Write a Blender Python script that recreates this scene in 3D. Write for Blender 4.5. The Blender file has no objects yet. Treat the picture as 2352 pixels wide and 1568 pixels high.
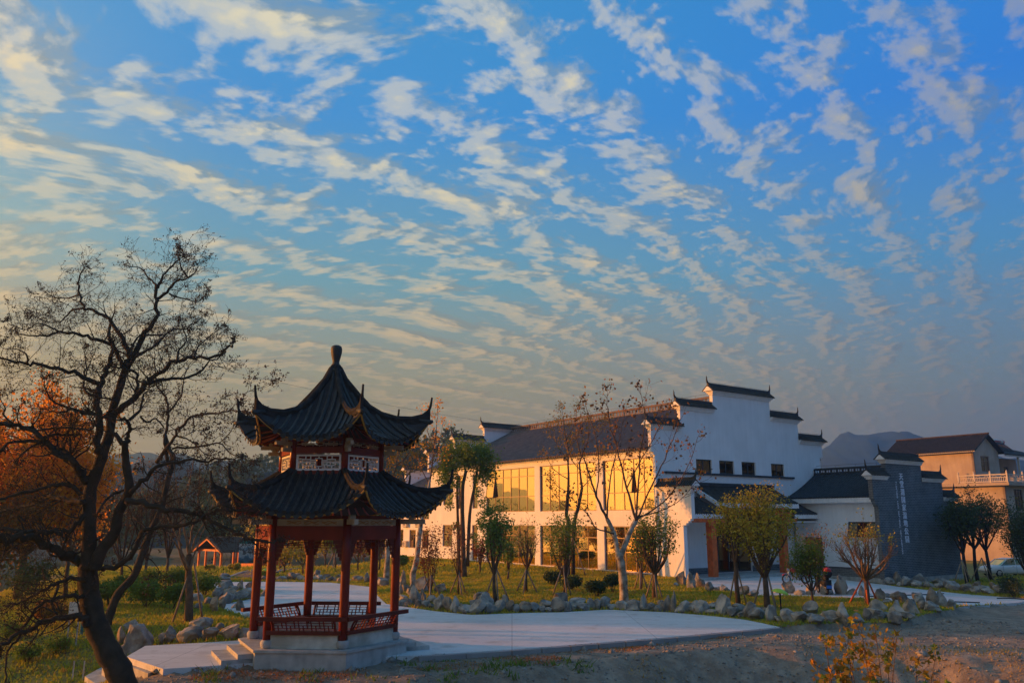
import bpy, math, random
import numpy as np
from mathutils import Vector, Matrix, noise as mnoise
sc = bpy.context.scene
R_ = math.radians
rnd = random.Random(7)
# ------------------------------------------------------------------ camera
FPX, CAMZ, PITCH = 1864.0, 4.0, R_(12.35)
cam_d = bpy.data.cameras.new('camera')
cam = bpy.data.objects.new('camera', cam_d)
sc.collection.objects.link(cam)
cam.location = (0, 0, CAMZ)
cam.rotation_euler = (math.pi/2 + PITCH, 0, 0)
cam_d.sensor_width = 36.0
cam_d.lens = 36.0*FPX/2352.0
cam_d.clip_start = 0.1
cam_d.clip_end = 30000
sc.camera = cam
sc.cycles.use_denoising = True
sc.cycles.max_bounces = 6
sc.cycles.transparent_max_bounces = 12
sc.cycles.volume_bounces = 0
sc.view_settings.view_transform = 'Standard'
sc.view_settings.look = 'None'
sc.view_settings.gamma = 1.0
sc.view_settings.use_curve_mapping = False
sc.view_settings.exposure = 1.95
# ------------------------------------------------------------------ sun
SUN_EL = R_(7.5)
SUN_AZ = (-0.985, 0.174)          # horizontal direction towards the sun
SUN = Vector((SUN_AZ[0]*math.cos(SUN_EL), SUN_AZ[1]*math.cos(SUN_EL), math.sin(SUN_EL)))
sl = bpy.data.lights.new('sun', 'SUN')
sl.energy = 2.7
sl.angle = R_(0.6)
sl.color = (1.0, 0.34, 0.06)
so = bpy.data.objects.new('sun', sl)
sc.collection.objects.link(so)
so.rotation_euler = (-SUN).to_track_quat('-Z', 'Y').to_euler()
# ------------------------------------------------------------------ world sky
W = bpy.data.worlds.new('World')
sc.world = W
W.use_nodes = True
nt = W.node_tree
nt.nodes.clear()
def N(t, typ, **kw):
    n = t.nodes.new(typ)
    for k, v in kw.items():
        if k in ('ins',):
            for i, val in v.items(): n.inputs[i].default_value = val
        else: setattr(n, k, v)
    return n
def lk(t, a, b): t.links.new(a, b)
def MT(t, op, a, b=None, c=None, clamp=False):
    n = t.nodes.new('ShaderNodeMath'); n.operation = op; n.use_clamp = clamp
    for i, v in enumerate((a, b, c)):
        if v is None: continue
        if isinstance(v, (int, float)): n.inputs[i].default_value = v
        else: t.links.new(v, n.inputs[i])
    return n.outputs[0]
def ramp(t, fac, stops, interp='LINEAR'):
    n = t.nodes.new('ShaderNodeValToRGB'); cr = n.color_ramp; cr.interpolation = interp
    while len(cr.elements) < len(stops): cr.elements.new(0.5)
    for e, (p, c) in zip(cr.elements, stops):
        e.position = p; e.color = (c[0], c[1], c[2], 1) if not isinstance(c, (int, float)) else (c, c, c, 1)
    t.links.new(fac, n.inputs[0]); return n.outputs[0]
def mixc(t, f, a, b, mode='MIX'):
    n = t.nodes.new('ShaderNodeMix'); n.data_type = 'RGBA'; n.blend_type = mode
    for i, v in ((0, f), (6, a), (7, b)):
        if isinstance(v, (int, float)): n.inputs[i].default_value = v
        elif isinstance(v, tuple): n.inputs[i].default_value = (*v, 1) if len(v) == 3 else v
        else: t.links.new(v, n.inputs[i])
    return n.outputs[2]
def srgb(r, g, b):
    f = lambda c: (c/255/12.92) if c/255 <= .04045 else ((c/255+.055)/1.055)**2.4
    return (f(r), f(g), f(b))
def build_sky():
    t = nt
    tc = N(t, 'ShaderNodeTexCoord')
    sep = N(t, 'ShaderNodeSeparateXYZ'); lk(t, tc.outputs['Generated'], sep.inputs[0])
    X, Y, Z = sep.outputs
    zc = MT(t, 'MAXIMUM', Z, 0.0)
    # closeness to the sun's side of the sky
    dh = MT(t, 'ADD', MT(t, 'MULTIPLY', X, SUN_AZ[0]), MT(t, 'MULTIPLY', Y, SUN_AZ[1]))
    hl = MT(t, 'MAXIMUM', MT(t, 'SQRT', MT(t, 'ADD', MT(t, 'MULTIPLY', X, X), MT(t, 'MULTIPLY', Y, Y))), .01)
    dn = MT(t, 'DIVIDE', dh, hl)
    w = MT(t, 'MULTIPLY_ADD', dn, 0.5, 0.5, clamp=True)        # 0 opposite, 1 under the sun
    far = ramp(t, zc, [(0.0, srgb(108,98,106)), (0.06, srgb(106,100,110)), (0.15, srgb(92,104,122)), (0.28, srgb(52,102,150)), (0.45, srgb(22,86,164)), (1.0, srgb(24,90,132))])
    mid = ramp(t, zc, [(0.0, srgb(164,124,86)), (0.07, srgb(166,128,84)), (0.16, srgb(140,124,100)), (0.28, srgb(82,118,138)), (0.46, srgb(34,100,160)), (1.0, srgb(26,90,130))])
    near = ramp(t, zc, [(0.0, srgb(215,95,20)), (0.06, srgb(215,112,28)), (0.16, srgb(190,128,62)), (0.32, srgb(140,142,134)), (0.55, srgb(66,112,150)), (1.0, srgb(30,90,128))])
    c1 = mixc(t, ramp(t, w, [(0.22, 0.0), (0.66, 1.0)], 'EASE'), far, mid)
    c2 = mixc(t, ramp(t, w, [(0.74, 0.0), (0.99, 1.0)], 'EASE'), c1, near)
    sky = N(t, 'ShaderNodeTexSky', sky_type='NISHITA', sun_disc=False)
    sky.sun_elevation = SUN_EL
    sky.sun_rotation = math.atan2(SUN_AZ[0], SUN_AZ[1])
    sky.air_density = 1.2; sky.dust_density = 2.0; sky.ozone_density = 1.0
    ten = mixc(t, 1.0, c2, (5.1, 5.9, 5.1), 'MULTIPLY')
    base = mixc(t, 0.965, sky.outputs[0], ten)
    # low glow round the sun
    dot = N(t, 'ShaderNodeVectorMath', operation='DOT_PRODUCT'); lk(t, tc.outputs['Generated'], dot.inputs[0]); dot.inputs[1].default_value = SUN
    g = MT(t, 'POWER', MT(t, 'MAXIMUM', dot.outputs['Value'], 0.0), 130.0)
    glow = mixc(t, 1.0, (3.5, 1.5, 0.3), g, 'MULTIPLY')
    base = mixc(t, 1.0, base, glow, 'ADD')
    # altocumulus sheet, on a plane high above
    inv = MT(t, 'DIVIDE', 1.0, MT(t, 'ADD', zc, 0.085))
    px = MT(t, 'MULTIPLY', X, inv); py = MT(t, 'MULTIPLY', Y, inv)
    ca, sa = STREET
    U = MT(t, 'ADD', MT(t, 'MULTIPLY', px, ca), MT(t, 'MULTIPLY', py, sa))
    xc = MT(t, 'MINIMUM', MT(t, 'MAXIMUM', px, -1.5), 1.5)          # the cloud streets bend gently across the sky
    f_ = MT(t, 'ADD', MT(t, 'MULTIPLY', xc, 1.10), MT(t, 'MULTIPLY', MT(t, 'MULTIPLY', xc, xc), 0.265))
    f_ = MT(t, 'ADD', f_, MT(t, 'MULTIPLY', MT(t, 'SUBTRACT', px, xc), MT(t, 'MULTIPLY_ADD', xc, 0.53, 1.10)))
    V = MT(t, 'MULTIPLY', MT(t, 'SUBTRACT', f_, py), 0.72)
    def vec(a, b, ku, kv, off=0.0):
        n = N(t, 'ShaderNodeCombineXYZ'); lk(t, MT(t, 'MULTIPLY_ADD', a, ku, off), n.inputs[0]); lk(t, MT(t, 'MULTIPLY', b, kv), n.inputs[1]); n.inputs[2].default_value = off; return n.outputs[0]
    def nz(v, scale, det=3.0, rough=.5, dist=0.0):
        n = N(t, 'ShaderNodeTexNoise'); n.inputs['Scale'].default_value = scale; n.inputs['Detail'].default_value = det
        n.inputs['Roughness'].default_value = rough; n.inputs['Distortion'].default_value = dist; lk(t, v, n.inputs['Vector']); return n.outputs['Fac']
    warp = nz(vec(U, V, 1, 1, 3.1), 0.8, 2.0)
    Vw = MT(t, 'ADD', V, MT(t, 'MULTIPLY_ADD', warp, 0.55, -0.27))
    Uw = MT(t, 'ADD', U, MT(t, 'MULTIPLY_ADD', nz(vec(U, V, 1, 1, 9.7), 1.3, 1.0), 0.4, -0.2))
    def density(du, dv):
        u = MT(t, 'ADD', Uw, du); v = MT(t, 'ADD', Vw, dv)
        band = MT(t, 'SINE', MT(t, 'MULTIPLY', v, 2*math.pi/0.27))
        stre = nz(vec(u, v, 0.72, 1.0, 5.0), 5.2, 1.5)
        puff = nz(vec(u, v, 1.0, 0.95, 1.0), 13.5, 2.0, 0.5, 0.0)
        fine = nz(vec(u, v, 0.9, 1.0, 2.0), 32.0, 4.0, 0.6, 0.0)
        cov = nz(vec(u, v, 0.6, 0.8, CLOUD[3]), 0.9, 2.0)
        d = MT(t, 'ADD', MT(t, 'MULTIPLY', band, 0.11), MT(t, 'MULTIPLY', stre, 0.62))
        d = MT(t, 'ADD', d, MT(t, 'MULTIPLY', puff, 1.05))
        d = MT(t, 'ADD', d, MT(t, 'MULTIPLY', fine, 0.48))
        return MT(t, 'ADD', d, MT(t, 'MULTIPLY', cov, 0.38))
    d0 = density(0.0, 0.0)
    # the sheet is a little thicker on the sun's side
    bias = MT(t, 'MULTIPLY', MT(t, 'SUBTRACT', w, 0.5), CLOUD[2])
    dd = MT(t, 'ADD', d0, bias)
    m = ramp(t, MT(t, 'SUBTRACT', dd, CLOUD[0]), [(0.0, 0.0), (0.5*CLOUD[1], 0.55), (CLOUD[1], 1.0)], 'EASE')
    d1 = density(SUN_AZ[0]*ca*0.05 + SUN_AZ[1]*sa*0.05, SUN_AZ[0]*sa*0.05 - SUN_AZ[1]*ca*0.05)
    lit = MT(t, 'MULTIPLY_ADD', MT(t, 'SUBTRACT', d0, d1), 4.5, 0.5, clamp=True)
    thick = ramp(t, MT(t, 'SUBTRACT', dd, CLOUD[0]), [(0.1, 1.0), (0.42, 0.80)])
    lit = MT(t, 'MULTIPLY', lit, thick)
    ccf = mixc(t, lit, srgb(76,92,112), srgb(126,120,116))
    ccm = mixc(t, lit, srgb(110,116,116), srgb(186,172,146))
    ccn = mixc(t, lit, srgb(170,120,70), srgb(240,185,110))
    hz = ramp(t, zc, [(0.08, 1.0), (0.40, 0.0)])
    ccm = mixc(t, MT(t, 'MULTIPLY', hz, .75), ccm, mixc(t, lit, srgb(128,104,78), srgb(196,150,92)))
    ccf = mixc(t, MT(t, 'MULTIPLY', hz, .75), ccf, mixc(t, lit, srgb(88,88,98), srgb(120,108,108)))
    cc = mixc(t, ramp(t, w, [(0.22, 0.0), (0.62, 1.0)], 'EASE'), ccf, ccm)
    cc = mixc(t, ramp(t, w, [(0.80, 0.0), (1.0, 1.0)], 'EASE'), cc, ccn)
    cc = mixc(t, 1.0, cc, (5.4, 5.5, 4.9), 'MULTIPLY')
    am = MT(t, 'MULTIPLY', m, ramp(t, zc, [(0.015, 0.0), (0.12, 0.8), (0.4, 0.88)]))
    out = mixc(t, am, base, cc)
    out = mixc(t, 1.0, out, ramp(t, zc, [(0.0, (.64,.64,.68)), (0.12, (.68,.67,.70)), (0.30, (.92,.91,.92)), (0.5, (1,1,1))]), 'MULTIPLY')   # thick air low down
    bg = N(t, 'ShaderNodeBackground'); bg.inputs['Strength'].default_value = 0.1
    lk(t, out, bg.inputs['Color'])
    o = N(t, 'ShaderNodeOutputWorld'); lk(t, bg.outputs[0], o.inputs['Surface'])
STREET = (0.64, 0.77)
CLOUD = (1.165, 0.54, 0.10, 7.0)
build_sky()
HAZE = 0.0008
# ------------------------------------------------------------------ helpers
def ray(x, y):
    a = (x-1176)/FPX; b = (784-y)/FPX
    return (a, math.cos(PITCH)-b*math.sin(PITCH), math.sin(PITCH)+b*math.cos(PITCH))
def at(x, y, Y):
    d = ray(x, y); k = Y/d[1]
    return Vector((d[0]*k, Y, CAMZ+d[2]*k))
def G(x, y, z=0.0):
    d = ray(x, y); k = (z-CAMZ)/d[2]
    return Vector((d[0]*k, d[1]*k, z))
def sstep(a, b, x):
    t = np.clip((x-a)/(b-a), 0, 1); return t*t*(3-2*t)
COL = sc.collection
def tag(o, label=None, cat=None, group=None, kind=None):
    if label: o['label'] = label
    if cat: o['category'] = cat
    if group: o['group'] = group
    if kind: o['kind'] = kind
    return o
def empty(name, loc, rz=0.0, label=None, cat=None, group=None):
    o = bpy.data.objects.new(name, None); COL.objects.link(o)
    o.location = loc; o.rotation_euler = (0, 0, rz); o.empty_display_size = .3
    return tag(o, label, cat, group)
class MB:
    def __init__(s): s.v = []; s.f = []; s.m = []; s.cur = 0
    def add(s, vs, fs):
        n = len(s.v); s.v.extend(tuple(q) for q in vs)
        for f in fs: s.f.append(tuple(i+n for i in f)); s.m.append(s.cur)
    def box(s, x0, y0, z0, x1, y1, z1, T=None):
        vs = [(x, y, z) for z in (z0, z1) for y in (y0, y1) for x in (x0, x1)]
        if T: vs = [T(*q) for q in vs]
        s.add(vs, [(0,2,3,1), (4,5,7,6), (0,1,5,4), (2,6,7,3), (1,3,7,5), (0,4,6,2)])
    def bar(s, p, q, w, h, up=(0,0,1)):
        p = Vector(p); q = Vector(q); d = (q-p).normalized(); u = Vector(up)
        x = d.cross(u)
        if x.length < 1e-4: x = d.cross(Vector((1,0,0)))
        x.normalize(); u = x.cross(d)
        vs = []
        for e in (p, q):
            for a, b in ((-1,-1),(1,-1),(1,1),(-1,1)): vs.append(e + x*(a*w/2) + u*(b*h/2))
        s.add(vs, [(3,2,1,0), (4,5,6,7), (0,1,5,4), (1,2,6,5), (2,3,7,6), (3,0,4,7)])
    def tube(s, pts, rad, n=6, cap=True):
        pts = [Vector(p) for p in pts]
        if isinstance(rad, (int, float)): rad = [rad]*len(pts)
        base = len(s.v); prev = None
        for i, p in enumerate(pts):
            d = (pts[min(i+1, len(pts)-1)]-pts[max(i-1, 0)])
            if d.length < 1e-9: d = Vector((0,0,1))
            d.normalize()
            if prev is None:
                x = d.cross(Vector((0,0,1)) if abs(d.z) < .9 else Vector((1,0,0))).normalized()
            else:
                x = prev - d*prev.dot(d)
                x = x.normalized() if x.length > 1e-6 else d.orthogonal().normalized()
            prev = x; y = d.cross(x)
            for k in range(n):
                a = 2*math.pi*k/n
                s.v.append(tuple(p + (x*math.cos(a)+y*math.sin(a))*rad[i]))
        for i in range(len(pts)-1):
            for k in range(n):
                a = base+i*n+k; b = base+i*n+(k+1) % n
                s.f.append((a, b, b+n, a+n)); s.m.append(s.cur)
        if cap:
            s.f.append(tuple(base+k for k in reversed(range(n)))); s.m.append(s.cur)
            e = base+(len(pts)-1)*n; s.f.append(tuple(e+k for k in range(n))); s.m.append(s.cur)
    def lathe(s, prof, c=(0,0,0), n=16):
        b = len(s.v)
        for r, z in prof:
            for k in range(n):
                a = 2*math.pi*k/n; s.v.append((c[0]+r*math.cos(a), c[1]+r*math.sin(a), c[2]+z))
        for i in range(len(prof)-1):
            for k in range(n):
                p = b+i*n+k; q = b+i*n+(k+1) % n
                s.f.append((p, q, q+n, p+n)); s.m.append(s.cur)
        s.f.append(tuple(b+k for k in reversed(range(n)))); s.m.append(s.cur)
        e = b+(len(prof)-1)*n; s.f.append(tuple(e+k for k in range(n))); s.m.append(s.cur)
    def prism(s, poly, off):
        """poly: list of 3d points (planar), off: extrusion vector"""
        n = len(poly); off = Vector(off)
        vs = [Vector(p) for p in poly]+[Vector(p)+off for p in poly]
        fs = [tuple(range(n)), tuple(reversed(range(n, 2*n)))]+[((i+1) % n, i, i+n, (i+1) % n+n) for i in range(n)]
        s.add(vs, fs)
    def build(s, name, mat, parent=None, smooth=False, loc=None, kind=None):
        return mkobj(name, s.v, s.f, mat, parent, smooth, loc, kind, s.m)
def mkobj(name, v, f, mat, parent=None, smooth=False, loc=None, kind=None, mi=None):
    me = bpy.data.meshes.new(name)
    v = np.asarray(v, dtype=np.float32)
    if len(v) == 0: v = np.zeros((0, 3), np.float32)
    o0 = None
    if loc is not None: o0 = Vector(loc)
    elif parent is not None:
        p = parent; o0 = Vector((0,0,0))
        while p is not None: o0 += Vector(p.location); p = p.parent
    if o0 is not None: v = v - np.array(o0, dtype=np.float32)
    me.from_pydata(v.tolist() if len(v) < 20000 else v, [], f if not isinstance(f, np.ndarray) else f.tolist())
    mats = mat if isinstance(mat, (list, tuple)) else [mat]
    for m in mats: me.materials.append(m)
    if mi is not None and len(mats) > 1: me.polygons.foreach_set('material_index', np.asarray(mi, dtype=np.int32))
    if smooth: me.polygons.foreach_set('use_smooth', np.ones(len(me.polygons), dtype=bool))
    me.update()
    o = bpy.data.objects.new(name, me); COL.objects.link(o)
    if parent is not None: o.parent = parent
    elif loc is not None: o.location = loc
    if kind: o['kind'] = kind
    return o
def mesh_np(name, verts, faces, mat, parent=None, kind=None, smooth=False):
    """fast path: faces is an (n,3) or (n,4) int array, verts (m,3)"""
    me = bpy.data.meshes.new(name)
    verts = np.asarray(verts, dtype=np.float32); faces = np.asarray(faces, dtype=np.int32)
    if parent is not None:
        p = parent; o0 = Vector((0,0,0))
        while p is not None: o0 += Vector(p.location); p = p.parent
        verts = verts - np.array(o0, dtype=np.float32)
    k = faces.shape[1]
    me.vertices.add(len(verts)); me.vertices.foreach_set('co', verts.ravel())
    me.loops.add(faces.size); me.loops.foreach_set('vertex_index', faces.ravel())
    me.polygons.add(len(faces)); me.polygons.foreach_set('loop_start', np.arange(0, faces.size, k, dtype=np.int32))
    if smooth: me.polygons.foreach_set('use_smooth', np.ones(len(faces), dtype=bool))
    me.update(calc_edges=True)
    me.materials.append(mat)
    o = bpy.data.objects.new(name, me); COL.objects.link(o)
    if parent is not None: o.parent = parent
    if kind: o['kind'] = kind
    return o
# ------------------------------------------------------------------ materials
MATS = {}
def mat(name, col, rough=.8, var=0.0, scale=4.0, bump=0.0, bscale=None, metal=0.0, spec=.3, col2=None, det=5.0, streak=0.0, transl=0.0, objvar=0.0):
    m = bpy.data.materials.new(name); m.use_nodes = True; t = m.node_tree
    b = t.nodes['Principled BSDF']
    b.inputs['Roughness'].default_value = rough; b.inputs['Metallic'].default_value = metal
    b.inputs['Specular IOR Level'].default_value = spec
    c = None
    if var or col2 or bump or streak or objvar:
        tc = N(t, 'ShaderNodeTexCoord'); geo = N(t, 'ShaderNodeNewGeometry')
        nn = N(t, 'ShaderNodeTexNoise'); nn.inputs['Scale'].default_value = scale; nn.inputs['Detail'].default_value = det
        lk(t, geo.outputs['Position'], nn.inputs['Vector'])
        if col2:
            c = mixc(t, ramp(t, nn.outputs['Fac'], [(.38, 0.0), (.62, 1.0)]), tuple(col), tuple(col2))
        else:
            lo = tuple(max(0, x*(1-var)) for x in col); hi = tuple(min(1, x*(1+var)) for x in col)
            c = mixc(t, ramp(t, nn.outputs['Fac'], [(.3, 0.0), (.7, 1.0)]), lo, hi)
        if streak:
            mp = N(t, 'ShaderNodeMapping'); mp.inputs['Scale'].default_value = (3.0, 3.0, .25); lk(t, geo.outputs['Position'], mp.inputs[0])
            n2 = N(t, 'ShaderNodeTexNoise'); n2.inputs['Scale'].default_value = 1.6; n2.inputs['Detail'].default_value = 6; lk(t, mp.outputs[0], n2.inputs['Vector'])
            c = mixc(t, ramp(t, n2.outputs['Fac'], [(.35, 1-streak), (.6, 1.0)]), (0,0,0), c)
        if objvar:
            oi = N(t, 'ShaderNodeObjectInfo')
            c = mixc(t, 1.0, c, ramp(t, oi.outputs['Random'], [(0.0, 1-objvar), (1.0, 1.0)]), 'MULTIPLY')
        lk(t, c, b.inputs['Base Color'])
        if bump:
            n3 = N(t, 'ShaderNodeTexNoise'); n3.inputs['Scale'].default_value = bscale or scale*5; n3.inputs['Detail'].default_value = 8
            lk(t, geo.outputs['Position'], n3.inputs['Vector'])
            bp = N(t, 'ShaderNodeBump'); bp.inputs['Strength'].default_value = bump; bp.inputs['Distance'].default_value = .03
            lk(t, n3.outputs['Fac'], bp.inputs['Height']); lk(t, bp.outputs[0], b.inputs['Normal'])
    else:
        b.inputs['Base Color'].default_value = (*col, 1)
    if transl:
        tr = N(t, 'ShaderNodeBsdfTranslucent'); mx = N(t, 'ShaderNodeMixShader'); mx.inputs[0].default_value = transl
        if c is not None: lk(t, c, tr.inputs[0])
        else: tr.inputs[0].default_value = (*col, 1)
        out = [n for n in t.nodes if n.type == 'OUTPUT_MATERIAL'][0]
        lk(t, b.outputs[0], mx.inputs[1]); lk(t, tr.outputs[0], mx.inputs[2]); lk(t, mx.outputs[0], out.inputs[0])
    MATS[name] = m; return m
M = {}
M['plaster'] = mat('white_plaster', (.85,.85,.84), .9, .07, .6, .15, 30, streak=.05)
M['trim'] = mat('white_trim', (.84,.84,.83), .85, .05, 2, .05, 30, streak=.08)
M['tile'] = mat('grey_roof_tile', (.028,.031,.031), .6, .45, 3, .35, 18, spec=.4)
M['ridge'] = mat('ridge_mortar_and_tile', (.030,.030,.030), .9, .4, 5, .3, 20, spec=.1)
M['tile_brown'] = mat('brown_grey_roof_tile', (.17,.125,.105), .8, .3, 2, .3, 20)
M['tile_under'] = mat('roof_bedding', (.04,.036,.036), .9, .3, 3)
M['red'] = mat('red_lacquer', (.19,.016,.008), .36, .28, 1.6, .08, 12, spec=.3)
M['red_dark'] = mat('dark_red_wood', (.14,.018,.010), .55, .25, 2.5, .08, 12, spec=.3)
M['orange_wood'] = mat('orange_stained_wood', (.66,.13,.025), .5, .25, 3, .1, 20)
M['beam_white'] = mat('cream_painted_beam', (.42,.37,.27), .8, .2, 5)
M['ochre'] = mat('ochre_paint', (.40,.20,.04), .8, .2, 8)
M['gold'] = mat('gold_edge_paint', (.5,.30,.06), .7, .2, 8)
M['granite'] = mat('pale_granite', (.46,.45,.41), .75, .22, 3, .2, 60, streak=.15)
M['stonewhite'] = mat('stained_white_render', (.66,.64,.54), .9, .2, 1.6, .12, 30, col2=(.40,.38,.30))
M['dark'] = mat('dark_blue_grey_trim', (.035,.04,.05), .6)
M['frame'] = mat('brown_metal_window_frame', (.17,.095,.055), .45, spec=.5)
M['framedark'] = mat('dark_window_frame', (.03,.032,.038), .45, spec=.5)
M['steel'] = mat('steel', (.5,.5,.5), .3, metal=1)
M['curtain'] = mat('beige_curtain', (.36,.32,.25), .95, .2, 3, transl=.2)
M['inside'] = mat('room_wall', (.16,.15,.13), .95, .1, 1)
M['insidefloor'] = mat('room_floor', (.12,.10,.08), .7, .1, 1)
M['black'] = mat('black_rubber', (.015,.015,.016), .7)
M['grey'] = mat('grey_plastic', (.25,.25,.25), .6)
M['bark'] = mat('dark_bark', (.055,.040,.028), .95, .4, 3, .6, 14, col2=(.028,.024,.018))
M['bark_brown'] = mat('brown_bark', (.12,.075,.045), .9, .35, 4, .5, 18)
M['bark_pale'] = mat('pale_mottled_bark', (.50,.44,.35), .85, .3, 3.5, .3, 14, col2=(.20,.15,.10))
M['twig'] = mat('twig', (.07,.045,.030), .9, .3, 4)
M['pod'] = mat('seed_pod', (.06,.040,.028), .9, .4, 6)
M['pale_twig'] = mat('pale_olive_stem', (.20,.13,.07), .85, .3, 4)
M['stake'] = mat('raw_wooden_pole', (.33,.25,.17), .85, .3, 5, .2, 20)
def leafmat(name, a, b, transl=.35): return mat(name, a, .65, 0, 2.2, col2=b, det=3, transl=transl, spec=.25)
M['leaf_green'] = leafmat('green_leaf', (.11,.20,.03), (.20,.27,.035))
M['leaf_dark'] = leafmat('dark_green_leaf', (.05,.085,.028), (.09,.12,.035), .3)
M['leaf_olive'] = leafmat('olive_leaf', (.37,.34,.03), (.52,.37,.04))
M['leaf_orange'] = leafmat('orange_leaf', (.88,.44,.04), (.72,.27,.02), .6)
M['leaf_brown'] = leafmat('rust_leaf', (.36,.13,.03), (.24,.15,.025))
M['leaf_red'] = leafmat('red_brown_leaf', (.26,.06,.025), (.17,.09,.03))
M['leaf_mixed'] = leafmat('turning_leaf', (.42,.22,.025), (.13,.15,.025))
M['rock'] = mat('grey_rock', (.52,.47,.39), .9, 0, 2.6, 1.0, 9, col2=(.23,.21,.18), objvar=.35)
M['rock_tan'] = mat('tan_rock', (.50,.38,.26), .9, 0, 2.4, 1.0, 9, col2=(.20,.165,.13), objvar=.3)
M['stem'] = mat('shrub_stem', (.10,.06,.035), .9)
M['concrete'] = mat('pale_concrete', (.36,.36,.35), .85, .12, .35, .12, 25)
M['kerb'] = mat('kerb_stone', (.30,.29,.28), .85, .15, 1.2, .2, 25)
M['village'] = mat('bare_cement_render', (.50,.42,.34), .92, 0, .6, .3, 12, col2=(.40,.33,.26), streak=.07)
M['village_tile'] = mat('village_roof_tile', (.060,.045,.038), .85, .4, 2.5, .3, 15)
M['village_white'] = mat('balustrade_white', (.62,.56,.48), .8, .1, 3, streak=.1)
M['car'] = mat('white_car_paint', (.72,.72,.70), .3, spec=.6)
M['lime'] = mat('lime_green_enamel', (.42,.62,.04), .45, spec=.5)
M['redpaint'] = mat('red_paint', (.45,.02,.02), .35, spec=.6)
M['bluepaint'] = mat('blue_plate', (.03,.16,.55), .4)
M['teal'] = mat('teal_paint', (.02,.17,.17), .5)
M['chrome'] = mat('chrome', (.6,.6,.6), .18, metal=1)
M['wire'] = mat('dull_wire', (.08,.08,.085), .8)
M['letter'] = mat('white_letter_paint', (.80,.84,.95), .6)
M['paper'] = mat('sign_panel', (.62,.60,.55), .6)
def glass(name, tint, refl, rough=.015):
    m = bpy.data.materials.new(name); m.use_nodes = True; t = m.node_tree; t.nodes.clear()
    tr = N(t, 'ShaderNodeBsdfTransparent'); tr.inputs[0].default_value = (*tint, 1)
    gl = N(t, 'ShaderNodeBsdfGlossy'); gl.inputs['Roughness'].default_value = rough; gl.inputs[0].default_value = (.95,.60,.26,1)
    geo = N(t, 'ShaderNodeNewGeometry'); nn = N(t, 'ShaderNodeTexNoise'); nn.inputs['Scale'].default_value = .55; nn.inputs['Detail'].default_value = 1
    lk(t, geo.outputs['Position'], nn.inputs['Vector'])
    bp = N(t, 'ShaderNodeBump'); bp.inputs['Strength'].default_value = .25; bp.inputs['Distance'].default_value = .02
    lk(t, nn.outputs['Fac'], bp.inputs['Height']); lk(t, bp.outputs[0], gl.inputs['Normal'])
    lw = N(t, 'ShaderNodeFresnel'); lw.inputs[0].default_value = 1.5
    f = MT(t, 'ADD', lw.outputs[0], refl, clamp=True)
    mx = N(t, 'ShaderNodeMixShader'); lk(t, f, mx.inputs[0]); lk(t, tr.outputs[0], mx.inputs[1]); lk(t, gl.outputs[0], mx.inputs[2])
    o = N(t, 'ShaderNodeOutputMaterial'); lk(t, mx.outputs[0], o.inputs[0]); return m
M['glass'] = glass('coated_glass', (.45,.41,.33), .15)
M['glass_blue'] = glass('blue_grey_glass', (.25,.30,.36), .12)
def brickmat(name, c1, c2, mortar, bw, bh, ax):
    """ax: (ux, uy) horizontal direction along the wall"""
    m = bpy.data.materials.new(name); m.use_nodes = True; t = m.node_tree; b = t.nodes['Principled BSDF']; b.inputs['Roughness'].default_value = .85
    geo = N(t, 'ShaderNodeNewGeometry'); sp = N(t, 'ShaderNodeSeparateXYZ'); lk(t, geo.outputs['Position'], sp.inputs[0])
    u = MT(t, 'ADD', MT(t, 'MULTIPLY', sp.outputs[0], ax[0]), MT(t, 'MULTIPLY', sp.outputs[1], ax[1]))
    cb = N(t, 'ShaderNodeCombineXYZ'); lk(t, u, cb.inputs[0]); lk(t, sp.outputs[2], cb.inputs[1])
    br = N(t, 'ShaderNodeTexBrick'); lk(t, cb.outputs[0], br.inputs['Vector'])
    br.inputs['Color1'].default_value = (*c1, 1); br.inputs['Color2'].default_value = (*c2, 1); br.inputs['Mortar'].default_value = (*mortar, 1)
    br.inputs['Scale'].default_value = 1.0; br.inputs['Mortar Size'].default_value = .012; br.inputs['Mortar Smooth'].default_value = .2
    br.inputs['Brick Width'].default_value = bw; br.inputs['Row Height'].default_value = bh; br.inputs['Bias'].default_value = -.2
    nn = N(t, 'ShaderNodeTexNoise'); nn.inputs['Scale'].default_value = 1.1; nn.inputs['Detail'].default_value = 6; lk(t, geo.outputs['Position'], nn.inputs['Vector'])
    c = mixc(t, 1.0, br.outputs['Color'], ramp(t, nn.outputs['Fac'], [(.3, .75), (.7, 1.15)]), 'MULTIPLY')
    lk(t, c, b.inputs['Base Color'])
    bp = N(t, 'ShaderNodeBump'); bp.inputs['Strength'].default_value = .5; bp.inputs['Distance'].default_value = .02; bp.invert = True
    lk(t, br.outputs['Fac'], bp.inputs['Height']); lk(t, bp.outputs[0], b.inputs['Normal']); return m
LA = R_(35.5)
LD = Vector((-math.sin(LA), math.cos(LA), 0)); RD = Vector((LD.y, -LD.x, 0)); C0 = Vector((10.35, 58.81, 0))
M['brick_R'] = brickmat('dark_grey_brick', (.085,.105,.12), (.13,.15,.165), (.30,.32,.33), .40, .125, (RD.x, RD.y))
M['brick_L'] = brickmat('dark_grey_brick_side', (.12,.115,.105), (.17,.16,.14), (.32,.30,.27), .40, .125, (LD.x, LD.y))
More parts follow.
